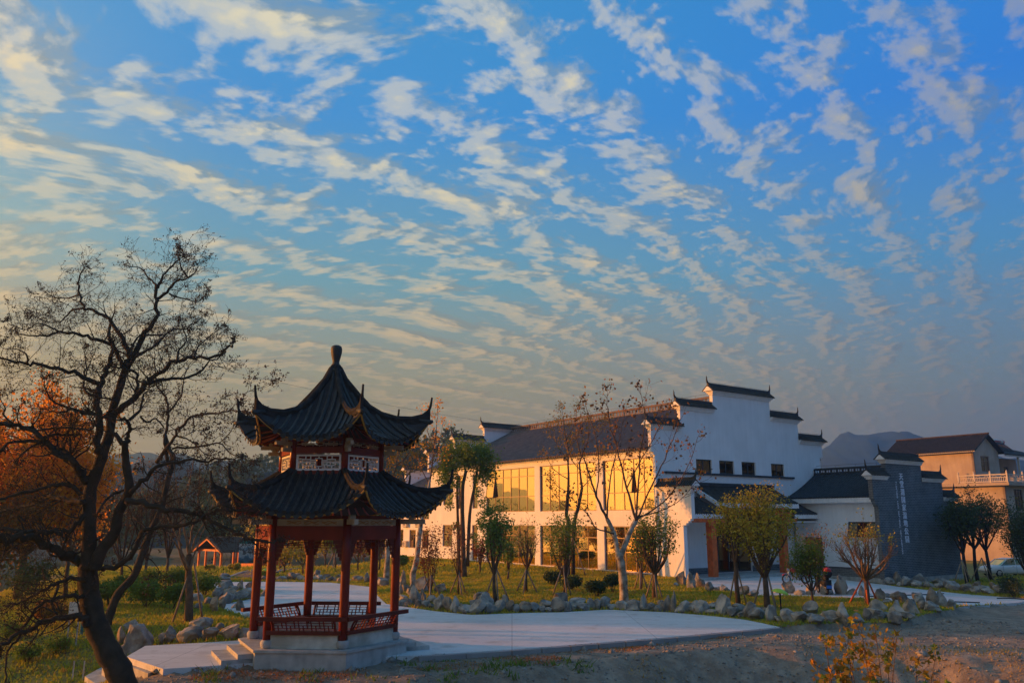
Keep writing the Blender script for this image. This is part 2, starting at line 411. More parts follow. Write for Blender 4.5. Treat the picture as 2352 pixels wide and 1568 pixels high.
# ------------------------------------------------------------------ ground shape
def world_poly(pts, z=0.0):
    return [tuple(G(x, y, z)[:2]) for x, y in pts]
def inside(poly, X, Y):
    X = np.asarray(X); Y = np.asarray(Y); r = np.zeros(X.shape, bool); n = len(poly)
    for i in range(n):
        x0, y0 = poly[i]; x1, y1 = poly[(i+1) % n]
        c = ((y0 > Y) != (y1 > Y)) & (X < (x1-x0)*(Y-y0)/((y1-y0) if y1 != y0 else 1e-9)+x0)
        r ^= c
    return r
def dist_poly(poly, X, Y, closed=True):
    X = np.asarray(X, float); Y = np.asarray(Y, float); d = np.full(X.shape, 1e9); n = len(poly)
    for i in range(n if closed else n-1):
        x0, y0 = poly[i]; x1, y1 = poly[(i+1) % n]; ex, ey = x1-x0, y1-y0; L2 = ex*ex+ey*ey+1e-12
        t = np.clip(((X-x0)*ex+(Y-y0)*ey)/L2, 0, 1); d = np.minimum(d, np.hypot(X-x0-t*ex, Y-y0-t*ey))
    return d
def drop(X):                                   # the drive falls gently towards the right
    return -0.075*np.clip(np.asarray(X, float)-19.0, 0, 11.0)
PLAZA = world_poly([(480,1336),(640,1335),(760,1337),(861,1348),(868,1368),(887,1386),(995,1402),(1083,1411),(1188,1407),(1290,1405),(1394,1399),(1537,1405),(1618,1412),(1710,1422),(1755,1431),(1791,1439),(1550,1461),(1172,1491),(960,1504),(700,1516),(597,1521),(375,1535),(290,1507),(334,1482),(480,1474),(572,1468),(592,1440),(577,1418),(512,1400),(505,1388),(560,1378),(610,1366),(600,1352),(500,1352),(470,1345)])
_dr = [(1590,1334),(1900,1326),(1915,1328),(2034,1342),(2061,1346),(2130,1354),(2352,1373),(2560,1392),(2560,1384),(2352,1380),(2191,1391),(2120,1388),(2055,1382),(2010,1377),(1908,1373),(1830,1371),(1727,1366),(1640,1353),(1590,1343)]
def Gd(x, y, dz=0.0):
    z = 0.0
    for _ in range(8):
        p = G(x, y, z+dz); z = float(drop(p.x))
    p = G(x, y, z+dz); return p
DRIVE = [tuple(Gd(x, y)[:2]) for x, y in _dr]
DIRT = [tuple(Gd(x, y)[:2]) for x, y in [(300,1513),(375,1534),(597,1520),(960,1503),(1550,1460),(1791,1438),(1960,1434),(2080,1428),(2190,1404),(2200,1391),(2352,1380),(2560,1382)]]+[(60.,40.),(60.,-5.),(-9.,-5.),(-9.,20.)]
CREST = [(-60.,27.),(-12.,23.3),(-8.,22.9),(-3.,23.2),(0.,24.4)]+[tuple(G(x, y)[:2]) for x, y in [(1250,1520),(1400,1505),(1550,1487),(1700,1478),(1900,1470),(2050,1478),(2200,1492),(2352,1500),(2700,1515)]]+[(60.,22.)]
def crest_y(X):
    c = sorted(CREST); return np.interp(X, [p[0] for p in c], [p[1] for p in c])
def hnoise(X, Y, f, seed):
    """cheap smooth value noise on numpy arrays"""
    x = X*f+seed*17.3; y = Y*f+seed*9.1
    xi = np.floor(x).astype(np.int64); yi = np.floor(y).astype(np.int64); fx = x-xi; fy = y-yi
    fx = fx*fx*(3-2*fx); fy = fy*fy*(3-2*fy)
    def h(a, b):
        n = (a*374761393+b*668265263+seed*1442695) & 0xffffffff
        n = ((n ^ (n >> 13))*1274126177) & 0xffffffff
        return ((n ^ (n >> 16)) & 0xffff)/65535.0
    return (h(xi, yi)*(1-fx)+h(xi+1, yi)*fx)*(1-fy)+(h(xi, yi+1)*(1-fx)+h(xi+1, yi+1)*fx)*fy
def fbm(X, Y, f, seed, o=4):
    s = 0; a = 1; t = 0
    for i in range(o): s = s+a*(hnoise(X, Y, f*2**i, seed+i)-.5); t += a; a *= .5
    return s/t*2
BPOLY = None
def ground_h(X, Y):
    X = np.asarray(X, float); Y = np.asarray(Y, float)
    h = drop(X)
    dp = np.minimum(dist_poly(PLAZA, X, Y), dist_poly(DRIVE, X, Y))
    paved = inside(PLAZA, X, Y) | inside(DRIVE, X, Y)
    dirt = inside(DIRT, X, Y)
    k = np.where(paved, 0.0, np.clip(dp/1.2, 0, 1))
    h = h + np.where(paved, -0.16, -0.02)
    h = h + k*(fbm(X, Y, .22, 3)*.10)
    h = h + np.where(paved | dirt, 0.0, k*.10)
    # bank towards the camera
    c = crest_y(X)+fbm(X, Y, .35, 11)*1.1
    dd = c-Y
    sl = sstep(-.3, 4.5, dd)
    gul = np.abs(fbm(X*1.0, Y*.35, .55, 23, 3))
    h = h - sl*2.1 + sl*(1-sl)*(0.45*fbm(X, Y, 1.0, 31)+.25*fbm(X, Y, 3.0, 33, 3)-1.3*(gul < .08)*(.08-gul)*6)
    h = h + np.where(dirt, fbm(X, Y, 1.3, 41)*.06+fbm(X, Y, 4.0, 45, 3)*.04, 0)*np.clip(dp/.5, 0, 1)
    h = h - np.where(dirt, .13, 0)*np.clip(dp/.15, 0, 1)
    h = h - sl*(1-sl)*4*.34*np.clip(.16-np.abs(fbm(X, Y*.22, .42, 57, 3)), 0, .16)/.16
    # the low ground at the left edge
    lf = sstep(-9.2, -13.5, X)*sstep(33.0, 25.0, Y)
    h = h - lf*1.1
    # the camera stands on the other bank
    h = h + sstep(9.0, 3.5, Y)*4.1*np.where(Y < 9, 1, 0)
    h = h - 1.9*sstep(66, 95, Y)*sstep(-11, -19, X)
    return h
def gz(x, y): return float(ground_h(np.array([x]), np.array([y]))[0])
def GP(x, y):
    """photograph pixel -> point on the ground as it is built"""
    z = 0.0
    for _ in range(10):
        p = G(x, y, z); z = .5*z+.5*gz(p.x, p.y)
    p = G(x, y, z); p.z = gz(p.x, p.y); return p
# ------------------------------------------------------------------ the ground sheet
LAKE = [(-27.,44.),(-33.,58.),(-46.,92.),(-60.,130.),(-105.,190.),(-150.,180.),(-140.,20.),(-110.,-60.),(-65.,-30.),(-50.,20.)]
def axis(lo, a, b, hi, step, grow=1.18):
    v = list(np.arange(a, b+1e-6, step)); s = step; x = a
    L = []
    while x > lo: s *= grow; x -= s; L.append(max(x, lo))
    v = L[::-1]+v; s = step; x = v[-1]
    while x < hi: s *= grow; x += s; v.append(min(x, hi))
    return np.array(v)
xs = axis(-1150, -26, 34, 1150, .22); ys = axis(-400, 17.5, 48, 1140, .2)
GX, GY = np.meshgrid(xs, ys)
GZ = ground_h(GX, GY)
lk_in = inside(LAKE, GX, GY); dl = dist_poly(LAKE, GX, GY)
GZ = np.where(lk_in, GZ-np.clip(dl/3, 0, 1)*2.2, GZ-np.clip(1-dl/4, 0, 1)*.25)
GZ = np.where(GY > 130, GZ + fbm(GX, GY, .006, 77)*3.0*np.clip((GY-130)/200, 0, 1)-np.clip((GY-130)/200, 0, 1)*.5, GZ)
nyy, nxx = GX.shape
idx = np.arange(nyy*nxx).reshape(nyy, nxx)
fc = np.stack([idx[:-1,:-1], idx[:-1,1:], idx[1:,1:], idx[1:,:-1]], -1).reshape(-1, 4)
def ground_material():
    m = bpy.data.materials.new('ground_soil_and_turf'); m.use_nodes = True; t = m.node_tree; b = t.nodes['Principled BSDF']; b.inputs['Roughness'].default_value = .95
    geo = N(t, 'ShaderNodeNewGeometry')
    def nz(s, d=6, r=.55):
        n = N(t, 'ShaderNodeTexNoise'); n.inputs['Scale'].default_value = s; n.inputs['Detail'].default_value = d; n.inputs['Roughness'].default_value = r
        lk(t, geo.outputs['Position'], n.inputs['Vector']); return n.outputs['Fac']
    dirt = mixc(t, ramp(t, nz(.45), [(.35,0.0),(.65,1.0)]), (.29,.235,.165), (.43,.335,.235))
    dirt = mixc(t, ramp(t, nz(2.2, 8, .65), [(.42,0.0),(.62,1.0)]), mixc(t, 1.0, dirt, (.66,.62,.60), 'MULTIPLY'), dirt)
    dirt = mixc(t, ramp(t, nz(14.0, 4), [(.58,0.0),(.66,1.0)]), dirt, (.27,.245,.21))
    turf = mixc(t, ramp(t, nz(.6), [(.35,0.0),(.65,1.0)]), (.16,.16,.025), (.30,.23,.035))
    turf = mixc(t, ramp(t, nz(5.0), [(.5,0.0),(.7,1.0)]), turf, (.10,.075,.028))
    field = mixc(t, ramp(t, nz(.05), [(.4,0.0),(.6,1.0)]), (.16,.12,.07), (.08,.085,.03))
    a1 = N(t, 'ShaderNodeAttribute', attribute_name='dirt'); a2 = N(t, 'ShaderNodeAttribute', attribute_name='field')
    edge = MT(t, 'ADD', a1.outputs['Fac'], MT(t, 'MULTIPLY_ADD', nz(2.5), .9, -.45))
    c = mixc(t, ramp(t, edge, [(.42,0.0),(.58,1.0)]), mixc(t, a2.outputs['Fac'], turf, field), dirt)
    lk(t, c, b.inputs['Base Color'])
    bp = N(t, 'ShaderNodeBump'); bp.inputs['Strength'].default_value = 1.0; bp.inputs['Distance'].default_value = .10
    lk(t, nz(7.0, 10, .7), bp.inputs['Height']); lk(t, bp.outputs[0], b.inputs['Normal'])
    return m
ground = mesh_np('ground', np.stack([GX, GY, GZ], -1).reshape(-1, 3), fc, ground_material(), kind='structure', smooth=True)
dm = inside(DIRT, GX, GY) | ((GY < 22) & (GX > -11) & (GY > -5))
dirtv = np.where(dm, 1.0, np.clip(1-dist_poly(DIRT, GX, GY)/.5, 0, .5))
left = (GX < -6.2) & (GY < 24.6) & (GY > 16)
dirtv = np.where(left, np.clip(dirtv*.2+.45*(GX > -11)+ .15, 0, 1), dirtv)
for nm, arr in (('dirt', dirtv), ('field', sstep(70, 95, GY)*np.where(GX < 22, 1, 0)+sstep(-24, -34, GX)*.6)):
    at_ = ground.data.attributes.new(nm, 'FLOAT', 'POINT'); at_.data.foreach_set('value', np.clip(arr, 0, 1).astype(np.float32).ravel())
# ---- paved surfaces
mb = MB(); mb.prism([(x, y, 0.0) for x, y in PLAZA][::-1], (0, 0, -.17))
def concrete_mat():
    m = bpy.data.materials.new('brushed_plaza_concrete'); m.use_nodes = True; t = m.node_tree; b = t.nodes['Principled BSDF']; b.inputs['Roughness'].default_value = .72
    geo = N(t, 'ShaderNodeNewGeometry')
    def nz(s, d=6, v=None):
        n = N(t, 'ShaderNodeTexNoise'); n.inputs['Scale'].default_value = s; n.inputs['Detail'].default_value = d
        lk(t, v or geo.outputs['Position'], n.inputs['Vector']); return n.outputs['Fac']
    mp = N(t, 'ShaderNodeMapping'); mp.inputs['Scale'].default_value = (.35, 2.2, 1); lk(t, geo.outputs['Position'], mp.inputs[0])
    c = mixc(t, ramp(t, nz(.9, 5, mp.outputs[0]), [(.3,0.0),(.7,1.0)]), (.62,.62,.60), (.74,.73,.70))
    c = mixc(t, ramp(t, nz(.25), [(.35,0.0),(.7,1.0)]), mixc(t, 1.0, c, (.86,.85,.83), 'MULTIPLY'), c)
    c = mixc(t, ramp(t, nz(3.5, 8), [(.60,0.0),(.78,.5)]), c, (.26,.23,.19))
    br = N(t, 'ShaderNodeTexBrick'); lk(t, geo.outputs['Position'], br.inputs['Vector']); br.offset = 0
    br.inputs['Scale'].default_value = 1; br.inputs['Brick Width'].default_value = 5.0; br.inputs['Row Height'].default_value = 4.0; br.inputs['Mortar Size'].default_value = .015
    c = mixc(t, MT(t, 'MULTIPLY', br.outputs['Fac'], .55), c, (.16,.155,.15))
    c = mixc(t, ramp(t, nz(1.1, 9), [(.56,0.0),(.74,.55)]), c, (.34,.29,.23))
    lk(t, c, b.inputs['Base Color'])
    bp = N(t, 'ShaderNodeBump'); bp.inputs['Strength'].default_value = .15; bp.inputs['Distance'].default_value = .01; lk(t, nz(30, 4), bp.inputs['Height']); lk(t, bp.outputs[0], b.inputs['Normal'])
    return m
M['plaza'] = concrete_mat()
mb.build('plaza_pavement', M['plaza'], kind='structure')
# thin darker edging stones along the plaza's front edge
kb = [G(x, y) for x, y in [(1791,1440),(1550,1462),(1172,1492),(960,1505)]]
mb = MB()
for a, b in zip(kb[:-1], kb[1:]):
    n = max(1, int((b-a).length/1.0))
    for i in range(n):
        p = a.lerp(b, i/n+.004); q = a.lerp(b, (i+1)/n-.004); o = Vector((.02, -.08, 0))
        mb.bar(p+o+Vector((0,0,-.09)), q+o+Vector((0,0,-.09)), .14, .17)
mb.build('plaza_kerb', M['kerb'], kind='structure')
dv = [(x, y, float(drop(x))) for x, y in DRIVE]
def drape(poly, z, step=1.2, thick=.15):
    """a sheet over a plan polygon that follows z(x)"""
    import bmesh
    bm = bmesh.new(); vs = [bm.verts.new((x, y, 0)) for x, y in poly]; bm.faces.new(vs)
    x0 = min(p[0] for p in poly); x1 = max(p[0] for p in poly); x = x0+step
    while x < x1:
        bmesh.ops.bisect_plane(bm, geom=bm.verts[:]+bm.edges[:]+bm.faces[:], plane_co=(x, 0, 0), plane_no=(1, 0, 0)); x += step
    bmesh.ops.recalc_face_normals(bm, faces=bm.faces)
    if bm.faces[:][0].normal.z < 0:
        for f in bm.faces: f.normal_flip()
    r = bmesh.ops.extrude_face_region(bm, geom=bm.faces[:])
    new = {v for v in r['geom'] if isinstance(v, bmesh.types.BMVert)}
    for v in bm.verts: v.co.z = z(v.co.x, v.co.y)-(0 if v in new else thick)
    me = bpy.data.meshes.new('sheet'); bm.to_mesh(me); bm.free(); return me
me = drape(DRIVE, lambda x, y: float(drop(x)), 1.0, .16); me.materials.append(M['plaza'])
o = bpy.data.objects.new('driveway_pavement', me); COL.objects.link(o); o['kind'] = 'structure'
# black cables lying across the drive
for nm, pts, lab in (('cable', [(1985,1371),(2010,1369.5),(2060,1367.5),(2110,1366),(2150,1365),(2168,1363)], 'long black cable lying across the driveway before the brick wall'),
                ('cable', [(2135,1389),(2150,1385),(2185,1382),(2220,1383),(2250,1384)], 'short curved black cable at the near edge of the driveway'),
                ('cable', [(2290,1374),(2320,1374),(2352,1376),(2380,1377)], 'black cable on the driveway at the right edge of the picture')):
    mb = MB(); mb.tube([Gd(x, y)+Vector((0,0,.03)) for x, y in pts], .03, 5)
    tag(mb.build(nm, M['black'], loc=Gd(*pts[0]), smooth=True), lab, 'cable', 'black cables on the driveway')
# curved brick path behind the plaza
pc = [(556,1337),(568,1329),(590,1321),(620,1313.5),(660,1308),(705,1303.5),(762,1297),(830,1292)]
pm = bpy.data.materials.new('red_brick_path'); pm.use_nodes = True; _t = pm.node_tree; _b = _t.nodes['Principled BSDF']
_g = N(_t, 'ShaderNodeNewGeometry'); _br = N(_t, 'ShaderNodeTexBrick'); lk(_t, _g.outputs['Position'], _br.inputs['Vector']); _br.inputs['Scale'].default_value = 1
_br.inputs['Color1'].default_value = (.24,.10,.075,1); _br.inputs['Color2'].default_value = (.17,.08,.06,1); _br.inputs['Mortar'].default_value = (.14,.12,.10,1); _br.inputs['Brick Width'].default_value = .4; _br.inputs['Row Height'].default_value = .2
lk(_t, _br.outputs[0], _b.inputs['Base Color']); _b.inputs['Roughness'].default_value = .9
cl = [G(x, y) for x, y in pc]; lft = []; rgt = []; ko = []; kr = []
for i, p in enumerate(cl):
    d = (cl[min(i+1, len(cl)-1)]-cl[max(i-1, 0)]).normalized(); n = Vector((-d.y, d.x, 0)); z = Vector((0,0,gz(p.x, p.y)+.10)); p = Vector((p.x, p.y, 0))
    lft.append(p+n*1.05+z); rgt.append(p-n*1.05+z); ko.append(p+n*1.3+z); kr.append(p-n*1.3+z)
def strip(name, A, B, m, dz=0.0, **kw):
    mb = MB(); n = len(A); up = Vector((0,0,dz))
    mb.add([p+up for p in A]+[p+up for p in B]+[p-Vector((0,0,.2)) for p in A]+[p-Vector((0,0,.2)) for p in B],
           [(i+1, i, n+i, n+i+1) for i in range(n-1)]+[(i, i+1, 2*n+i+1, 2*n+i) for i in range(n-1)]+[(n+i+1, n+i, 3*n+i, 3*n+i+1) for i in range(n-1)])
    return mb.build(name, m, **kw)
strip('footpath', lft, rgt, pm, kind='structure')
strip('footpath_kerb', ko, lft, M['kerb'], .03, kind='structure'); strip('footpath_kerb', rgt, kr, M['kerb'], .03, kind='structure')
# the lake beyond the left edge
wm = bpy.data.materials.new('lake_water'); wm.use_nodes = True; _t = wm.node_tree; _b = _t.nodes['Principled BSDF']
_b.inputs['Base Color'].default_value = (.02,.03,.03,1); _b.inputs['Roughness'].default_value = .04; _b.inputs['IOR'].default_value = 1.33
_n = N(_t, 'ShaderNodeTexNoise'); _n.inputs['Scale'].default_value = 1.1; _n.inputs['Detail'].default_value = 3; _bp = N(_t, 'ShaderNodeBump'); _bp.inputs['Strength'].default_value = .25; _bp.inputs['Distance'].default_value = .05
lk(_t, _n.outputs['Fac'], _bp.inputs['Height']); lk(_t, _bp.outputs[0], _b.inputs['Normal'])
mb = MB(); mb.add([(x, y, -.75) for x, y in LAKE], [tuple(range(len(LAKE)))[::-1]])
mb.build('lake', wm, kind='structure')
# ------------------------------------------------------------------ hills and mountains
def ridge(name, pts, Y, depth, m, seed, rough=.06, nx=220, ny=26):
    xs_ = np.array([p[0] for p in pts]); ys_ = np.array([p[1] for p in pts])
    px = np.linspace(xs_[0], xs_[-1], nx); py = np.interp(px, xs_, ys_)
    V = np.zeros((ny, nx, 3))
    for i in range(nx):
        p = at(px[i], py[i], Y); h = p.z+3.0
        for j in range(ny):
            v = j/(ny-1); yy = Y-depth*.55+depth*v
            prof = math.sin(math.pi*min(1.0, v/1.1))**1.3 if v < .55 else math.sin(math.pi*.5)**1.3*(1-((v-.55)/.45)**2)
            V[j, i] = (p.x, yy, h*prof-3.0)
    hh = V[..., 2]+3
    V[..., 2] += hh*rough*fbm(V[..., 0], V[..., 1], 12.0/depth, seed, 5)*2
    idx = np.arange(nx*ny).reshape(ny, nx)
    f = np.stack([idx[:-1,:-1], idx[:-1,1:], idx[1:,1:], idx[1:,:-1]], -1).reshape(-1, 4)
    return mesh_np(name, V.reshape(-1, 3), f, m, kind='structure', smooth=True)
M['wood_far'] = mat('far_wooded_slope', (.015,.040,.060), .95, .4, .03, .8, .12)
ridge('mountain', [(1700,1190),(1800,1120),(1890,1028),(1925,1012),(1960,1001),(2000,994),(2035,993),(2070,1000),(2100,1012),(2140,1020),(2230,1060),(2340,1055),(2420,1080),(2600,1130),(2700,1190)], 960, 330, M['wood_far'], 5)
ridge('mountain', [(-500,1130),(-200,1075),(0,1068),(120,1050),(260,1046),(380,1042),(440,1048),(480,1066),(560,1058),(640,1066),(760,1085),(900,1070),(1000,1080),(1120,1120),(1250,1190)], 800, 260, M['wood_far'], 9)
ridge('hill', [(-700,1100),(-300,1110),(0,1090),(150,1072),(300,1062),(410,1052),(450,1075),(520,1120),(600,1150),(700,1175),(800,1188)], 360, 150, M['wood_far'], 13)
near_hill = [(330,1180),(430,1165),(500,1122),(560,1098),(620,1088),(700,1080),(800,1075),(900,1062),(960,1058),(1010,1030),(1050,1032),(1110,1060),(1200,1120),(1300,1175)]
ridge('hill', near_hill, 210, 70, M['wood_far'], 17)
def side_ridge(name, X, y0, y1, hs, depth, m, seed):
    """hills beyond the lake, outside the left edge: heights hs along y"""
    nx, ny = 120, 18; V = np.zeros((ny, nx, 3))
    for i in range(nx):
        y = y0+(y1-y0)*i/(nx-1); h = float(np.interp(i/(nx-1), np.linspace(0, 1, len(hs)), hs))
        for j in range(ny): v = j/(ny-1); V[j, i] = (X+depth*(.5-v), y, (h+3)*math.sin(math.pi*v)-3)
    V[..., 2] += (V[..., 2]+3)*.12*fbm(V[..., 0], V[..., 1], 14.0/depth, seed, 4)
    idx = np.arange(nx*ny).reshape(ny, nx); f = np.stack([idx[:-1,:-1], idx[1:,:-1], idx[1:,1:], idx[:-1,1:]], -1).reshape(-1, 4)
    return mesh_np(name, V.reshape(-1, 3), f, m, kind='structure', smooth=True)
side_ridge('hill', -620, -350, 620, [8,14,20,14,8,4,6,10,30,36,28,34,22], 160, M['wood_far'], 19)
# tree-covered skin of the nearer hills: crowns made of leaf-sized faces
def leaf_cloud(cent, rad, n, size, rs, flat=1.0):
    """n quads scattered in the shells of blobs; cent (k,3), rad (k,)"""
    cent = np.asarray(cent, float); rad = np.asarray(rad, float); k = len(cent)
    i = rs.integers(0, k, n); d = rs.normal(size=(n, 3)); d /= np.linalg.norm(d, axis=1)[:, None]
    r = rad[i]*(rs.random(n)**.45); c = cent[i]+d*r[:, None]*np.array([1, 1, flat])
    return quads(c, size, rs)
def quads(c, size, rs, bend=.35):
    n = len(c); a = rs.normal(size=(n, 3)); a /= np.linalg.norm(a, axis=1)[:, None]
    b = rs.normal(size=(n, 3)); b -= a*(a*b).sum(1)[:, None]; b /= np.linalg.norm(b, axis=1)[:, None]
    s = (size*(.6+.8*rs.random(n)))[:, None]
    u = a*s*.5; v = b*s*.36
    V = np.stack([c-u, c+v, c+u, c-v], 1).reshape(-1, 3)
    F = np.arange(n*4).reshape(n, 4); return V, F
rs = np.random.default_rng(5)
def woodland(name, x0, x1, y0, y1, ntree, hfun, th, tw, per, size, m, label=None):
    cs = []; rr = []
    for _ in range(ntree):
        X = rs.uniform(x0, x1); Y = rs.uniform(y0, y1); z = hfun(X, Y); h = th*(.7+.6*rs.random())
        if z is None: continue
        for q in range(4):
            f = (q+.6)/4; cs.append((X+rs.normal()*tw*.12, Y+rs.normal()*tw*.12, z+h*(.25+.75*f))); rr.append(tw*.5*(1.1-.75*f)*(.8+.4*rs.random()))
    V, F = leaf_cloud(cs, rr, ntree*per, size, rs, .8)
    return mesh_np(name, V, F, m, kind='stuff')
def hill_h(pts, Y, depth):
    xs_ = [p[0] for p in pts]; ys_ = [p[1] for p in pts]
    def f(X, YY):
        px = 1176+FPX*(X/(Y*1.02)); h = at(px, np.interp(px, xs_, ys_), Y).z+3; v = (YY-(Y-depth*.55))/depth
        if v < 0 or v > .6: return None
        return h*math.sin(math.pi*min(1, v/1.1))**1.3-3.6
    return f
woodland('woodland', -95, 12, 175, 212, 520, hill_h(near_hill, 210, 70), 5.0, 4.4, 80, .75, M['leaf_dark'])
def gh(X, Y): return -0.3
woodland('hedgerow', -75, -8, 118, 135, 110, gh, 6.5, 6.0, 130, .55, M['leaf_dark'])
woodland('hedgerow', -32, 2, 98, 112, 90, gh, 3.4, 4.2, 130, .38, M['leaf_olive'])
woodland('hedgerow', -185, -158, 40, 230, 90, gh, 7.5, 7, 110, .6, M['leaf_dark'])  # unseen far-shore trees, added as dark silhouettes for the hall glass to reflect
woodland('hedgerow', 62, 130, 96, 130, 60, gh, 6, 6, 130, .55, M['leaf_dark'])
# the air between: one closed box of thin haze
mb = MB(); mb.box(-1160, -410, -7, 1160, 1150, 122)
hm = bpy.data.materials.new('thin_haze'); hm.use_nodes = True; _t = hm.node_tree; _t.nodes.clear()
_v = N(_t, 'ShaderNodeVolumePrincipled'); _v.inputs['Density'].default_value = HAZE; _v.inputs['Color'].default_value = (.30,.62,1.0,1); _v.inputs['Anisotropy'].default_value = .6
_o = N(_t, 'ShaderNodeOutputMaterial'); lk(_t, _v.outputs[0], _o.inputs['Volume'])
mb.build('haze', hm, kind='stuff')
# ------------------------------------------------------------------ the hexagonal pavilion
PCX, PCY, PA = -5.87, 26.58, R_(-3.0)
pav = empty('pavilion', (PCX, PCY, 0), 0, 'two-tiered hexagonal pavilion with red columns and black tiled roofs with upturned corners', 'pavilion')
def hexp(r, k, z=0.0, da=0.0):
    a = PA+R_(60*k)+da; return Vector((PCX+r*math.cos(a), PCY+r*math.sin(a), z))
def interp(tab, t):
    return float(np.interp(t, [q[0] for q in tab], [q[1] for q in tab]))
def hexprism(mb, r, z0, z1):
    mb.prism([hexp(r, k, z0) for k in range(6)], (0, 0, z1-z0))
PR = 2.21
mb = MB(); hexprism(mb, 2.62, -.35, .31); base = mb.build('stone_base', M['granite'], pav)
mb = MB(); hexprism(mb, 2.68, .31, .38); mb.build('coping', M['granite'], pav)
# facets: k between corner k and k+1.   0:R-BR(open) 1:BR-BL 2:BL-L 3:L-FL(open) 4:FL-F 5:F-R
for fk in (0, 3):
    am = PA+R_(60*fk+30); n = Vector((math.cos(am), math.sin(am), 0)); tdir = Vector((-n.y, n.x, 0)); c = Vector((PCX, PCY, 0))
    for i, (dz, out) in enumerate(((.25, .42), (.12, .86))):
        mb = MB(); p = c+n*(2.27+.0)+Vector((0, 0, 0))
        q = c+n*(2.27+out)
        mb.prism([p-tdir*1.05+Vector((0,0,-.1)), q-tdir*1.05+Vector((0,0,-.1)), q+tdir*1.05+Vector((0,0,-.1)), p+tdir*1.05+Vector((0,0,-.1))], (0, 0, dz+.1-.002*i))
        mb.build('step', M['granite'], pav)
for k in range(6):
    p = hexp(PR, k)
    mb = MB(); mb.lathe([(.125,.60+.01),(.135,1.2),(.135,3.0),(.128,4.02)], (p.x, p.y, 0), 18)
    cobj = mb.build('column', M['red'], pav, smooth=True)
    mb = MB(); mb.lathe([(.13,.375),(.165,.42),(.19,.50),(.185,.56),(.15,.61)], (p.x, p.y, 0), 18); mb.build('stone_drum', M['granite'], cobj, smooth=True)
def facet_frame(k, r, z=0.0):
    a = hexp(r, k, z); b = hexp(r, k+1, z); u = (b-a).normalized(); n = Vector((u.y, -u.x, 0))
    return a, b, u, n                                         # n points outwards
LAT = [ # nested key-fret pattern for a unit panel (x0,z0,x1,z1)
 (0,.5,.38,.5),(.62,.5,1,.5),(.42,.18,.58,.18),(.42,.82,.58,.82),(.42,.18,.42,.82),(.58,.18,.58,.82),
 (.10,.25,.10,.75),(.10,.25,.30,.25),(.30,.25,.30,.40),(.10,.75,.30,.75),(.30,.6,.30,1),(.18,0,.18,.25),(.18,.75,.18,1),(.30,.33,.42,.33),(.30,.67,.42,.67),
 (.90,.25,.90,.75),(.90,.25,.70,.25),(.70,.25,.70,.40),(.90,.75,.70,.75),(.70,.6,.70,1),(.82,0,.82,.25),(.82,.75,.82,1),(.58,.33,.70,.33),(.58,.67,.70,.67),
 (.5,0,.5,.18),(.5,.82,.5,1),(.22,.4,.22,.6),(.78,.4,.78,.6),(.35,0,.35,.33),(.65,0,.65,.33)]
def lattice(name, a, u, n, w, h, z0, m, parent, t=.026, d=.03, frame=.05, fm=None):
    mb = MB()
    for x0, q0, x1, q1 in LAT:
        p = a+u*(x0*w)+Vector((0,0,z0+q0*h)); q = a+u*(x1*w)+Vector((0,0,z0+q1*h))
        e = (q-p).normalized()*t*.5
        mb.bar(p-e, q+e, t, d+(.002 if abs(q0-q1) < 1e-6 else 0), n) if False else mb.bar(p-e, q+e, d, t, Vector((0,0,1)) if abs(q0-q1) < 1e-6 else u)
    o = mb.build(name, m, parent)
    if frame:
        fb = MB(); Zv = Vector((0,0,1)); f = frame
        for p, q in ((a+Zv*(z0-f/2), a+u*w+Zv*(z0-f/2)), (a+Zv*(z0+h+f/2), a+u*w+Zv*(z0+h+f/2))): fb.bar(p-u*f, q+u*f, d+.03, f, Zv)
        for s in (-f/2, w+f/2): fb.bar(a+u*s+Zv*z0, a+u*s+Zv*(z0+h), d+.026, f, u)
        fb.build('lattice_frame', fm or m, o)
    return o
Zv = Vector((0,0,1))
for k in range(6):
    a, b, u, n = facet_frame(k, PR); L = (b-a).length
    mb = MB(); mb.bar(a+u*.1+Zv*3.60, b-u*.1+Zv*3.60, .15, .40, Zv); mb.build('tie_beam', M['red'], pav)
    mb = MB(); mb.bar(a+u*.1+Zv*3.905, b-u*.1+Zv*3.905, .11, .19, Zv); pb = mb.build('painted_frieze', M['beam_white'], pav)
    mb = MB(); rr = random.Random(40+k)                        # scroll ornament painted on the frieze, as thin raised strokes
    for s in (.28, .52, .76):
        for side in (-1, 1):
            pts = []
            for i in range(9):
                q = i/8; pts.append(a+u*(L*(s-.10+.20*q))+n*.058+Zv*(3.905+side*.022+.022*math.sin(q*9+s*20+side)))
            mb.tube(pts, .009, 4)
    mb.build('scroll_ornament', M['ochre'], pb)
    lattice('hanging_lattice', a+u*.30, u, n, L-.60, .26, 3.12, M['red_dark'], pav, .022, .03, .0)
    for s, sg in ((a, 1), (b, -1)):                            # stepped brackets under the beam beside each column
        mb = MB(); w = .16
        for i, (ww, zz) in enumerate(((.26,3.28),(.21,3.16),(.17,3.04),(.13,2.92),(.08,2.82))):
            mb.bar(s+u*sg*(.12)+Zv*(zz+.06), s+u*sg*(.12+ww)+Zv*(zz+.06), .06-.002*i, .115, Zv)
        mb.build('corner_bracket', M['red_dark'], pav)
    mb = MB(); mb.bar(a+u*.2+Zv*4.06, b-u*.2+Zv*4.06, .10, .10, Zv); mb.build('eave_beam', M['red_dark'], pav)
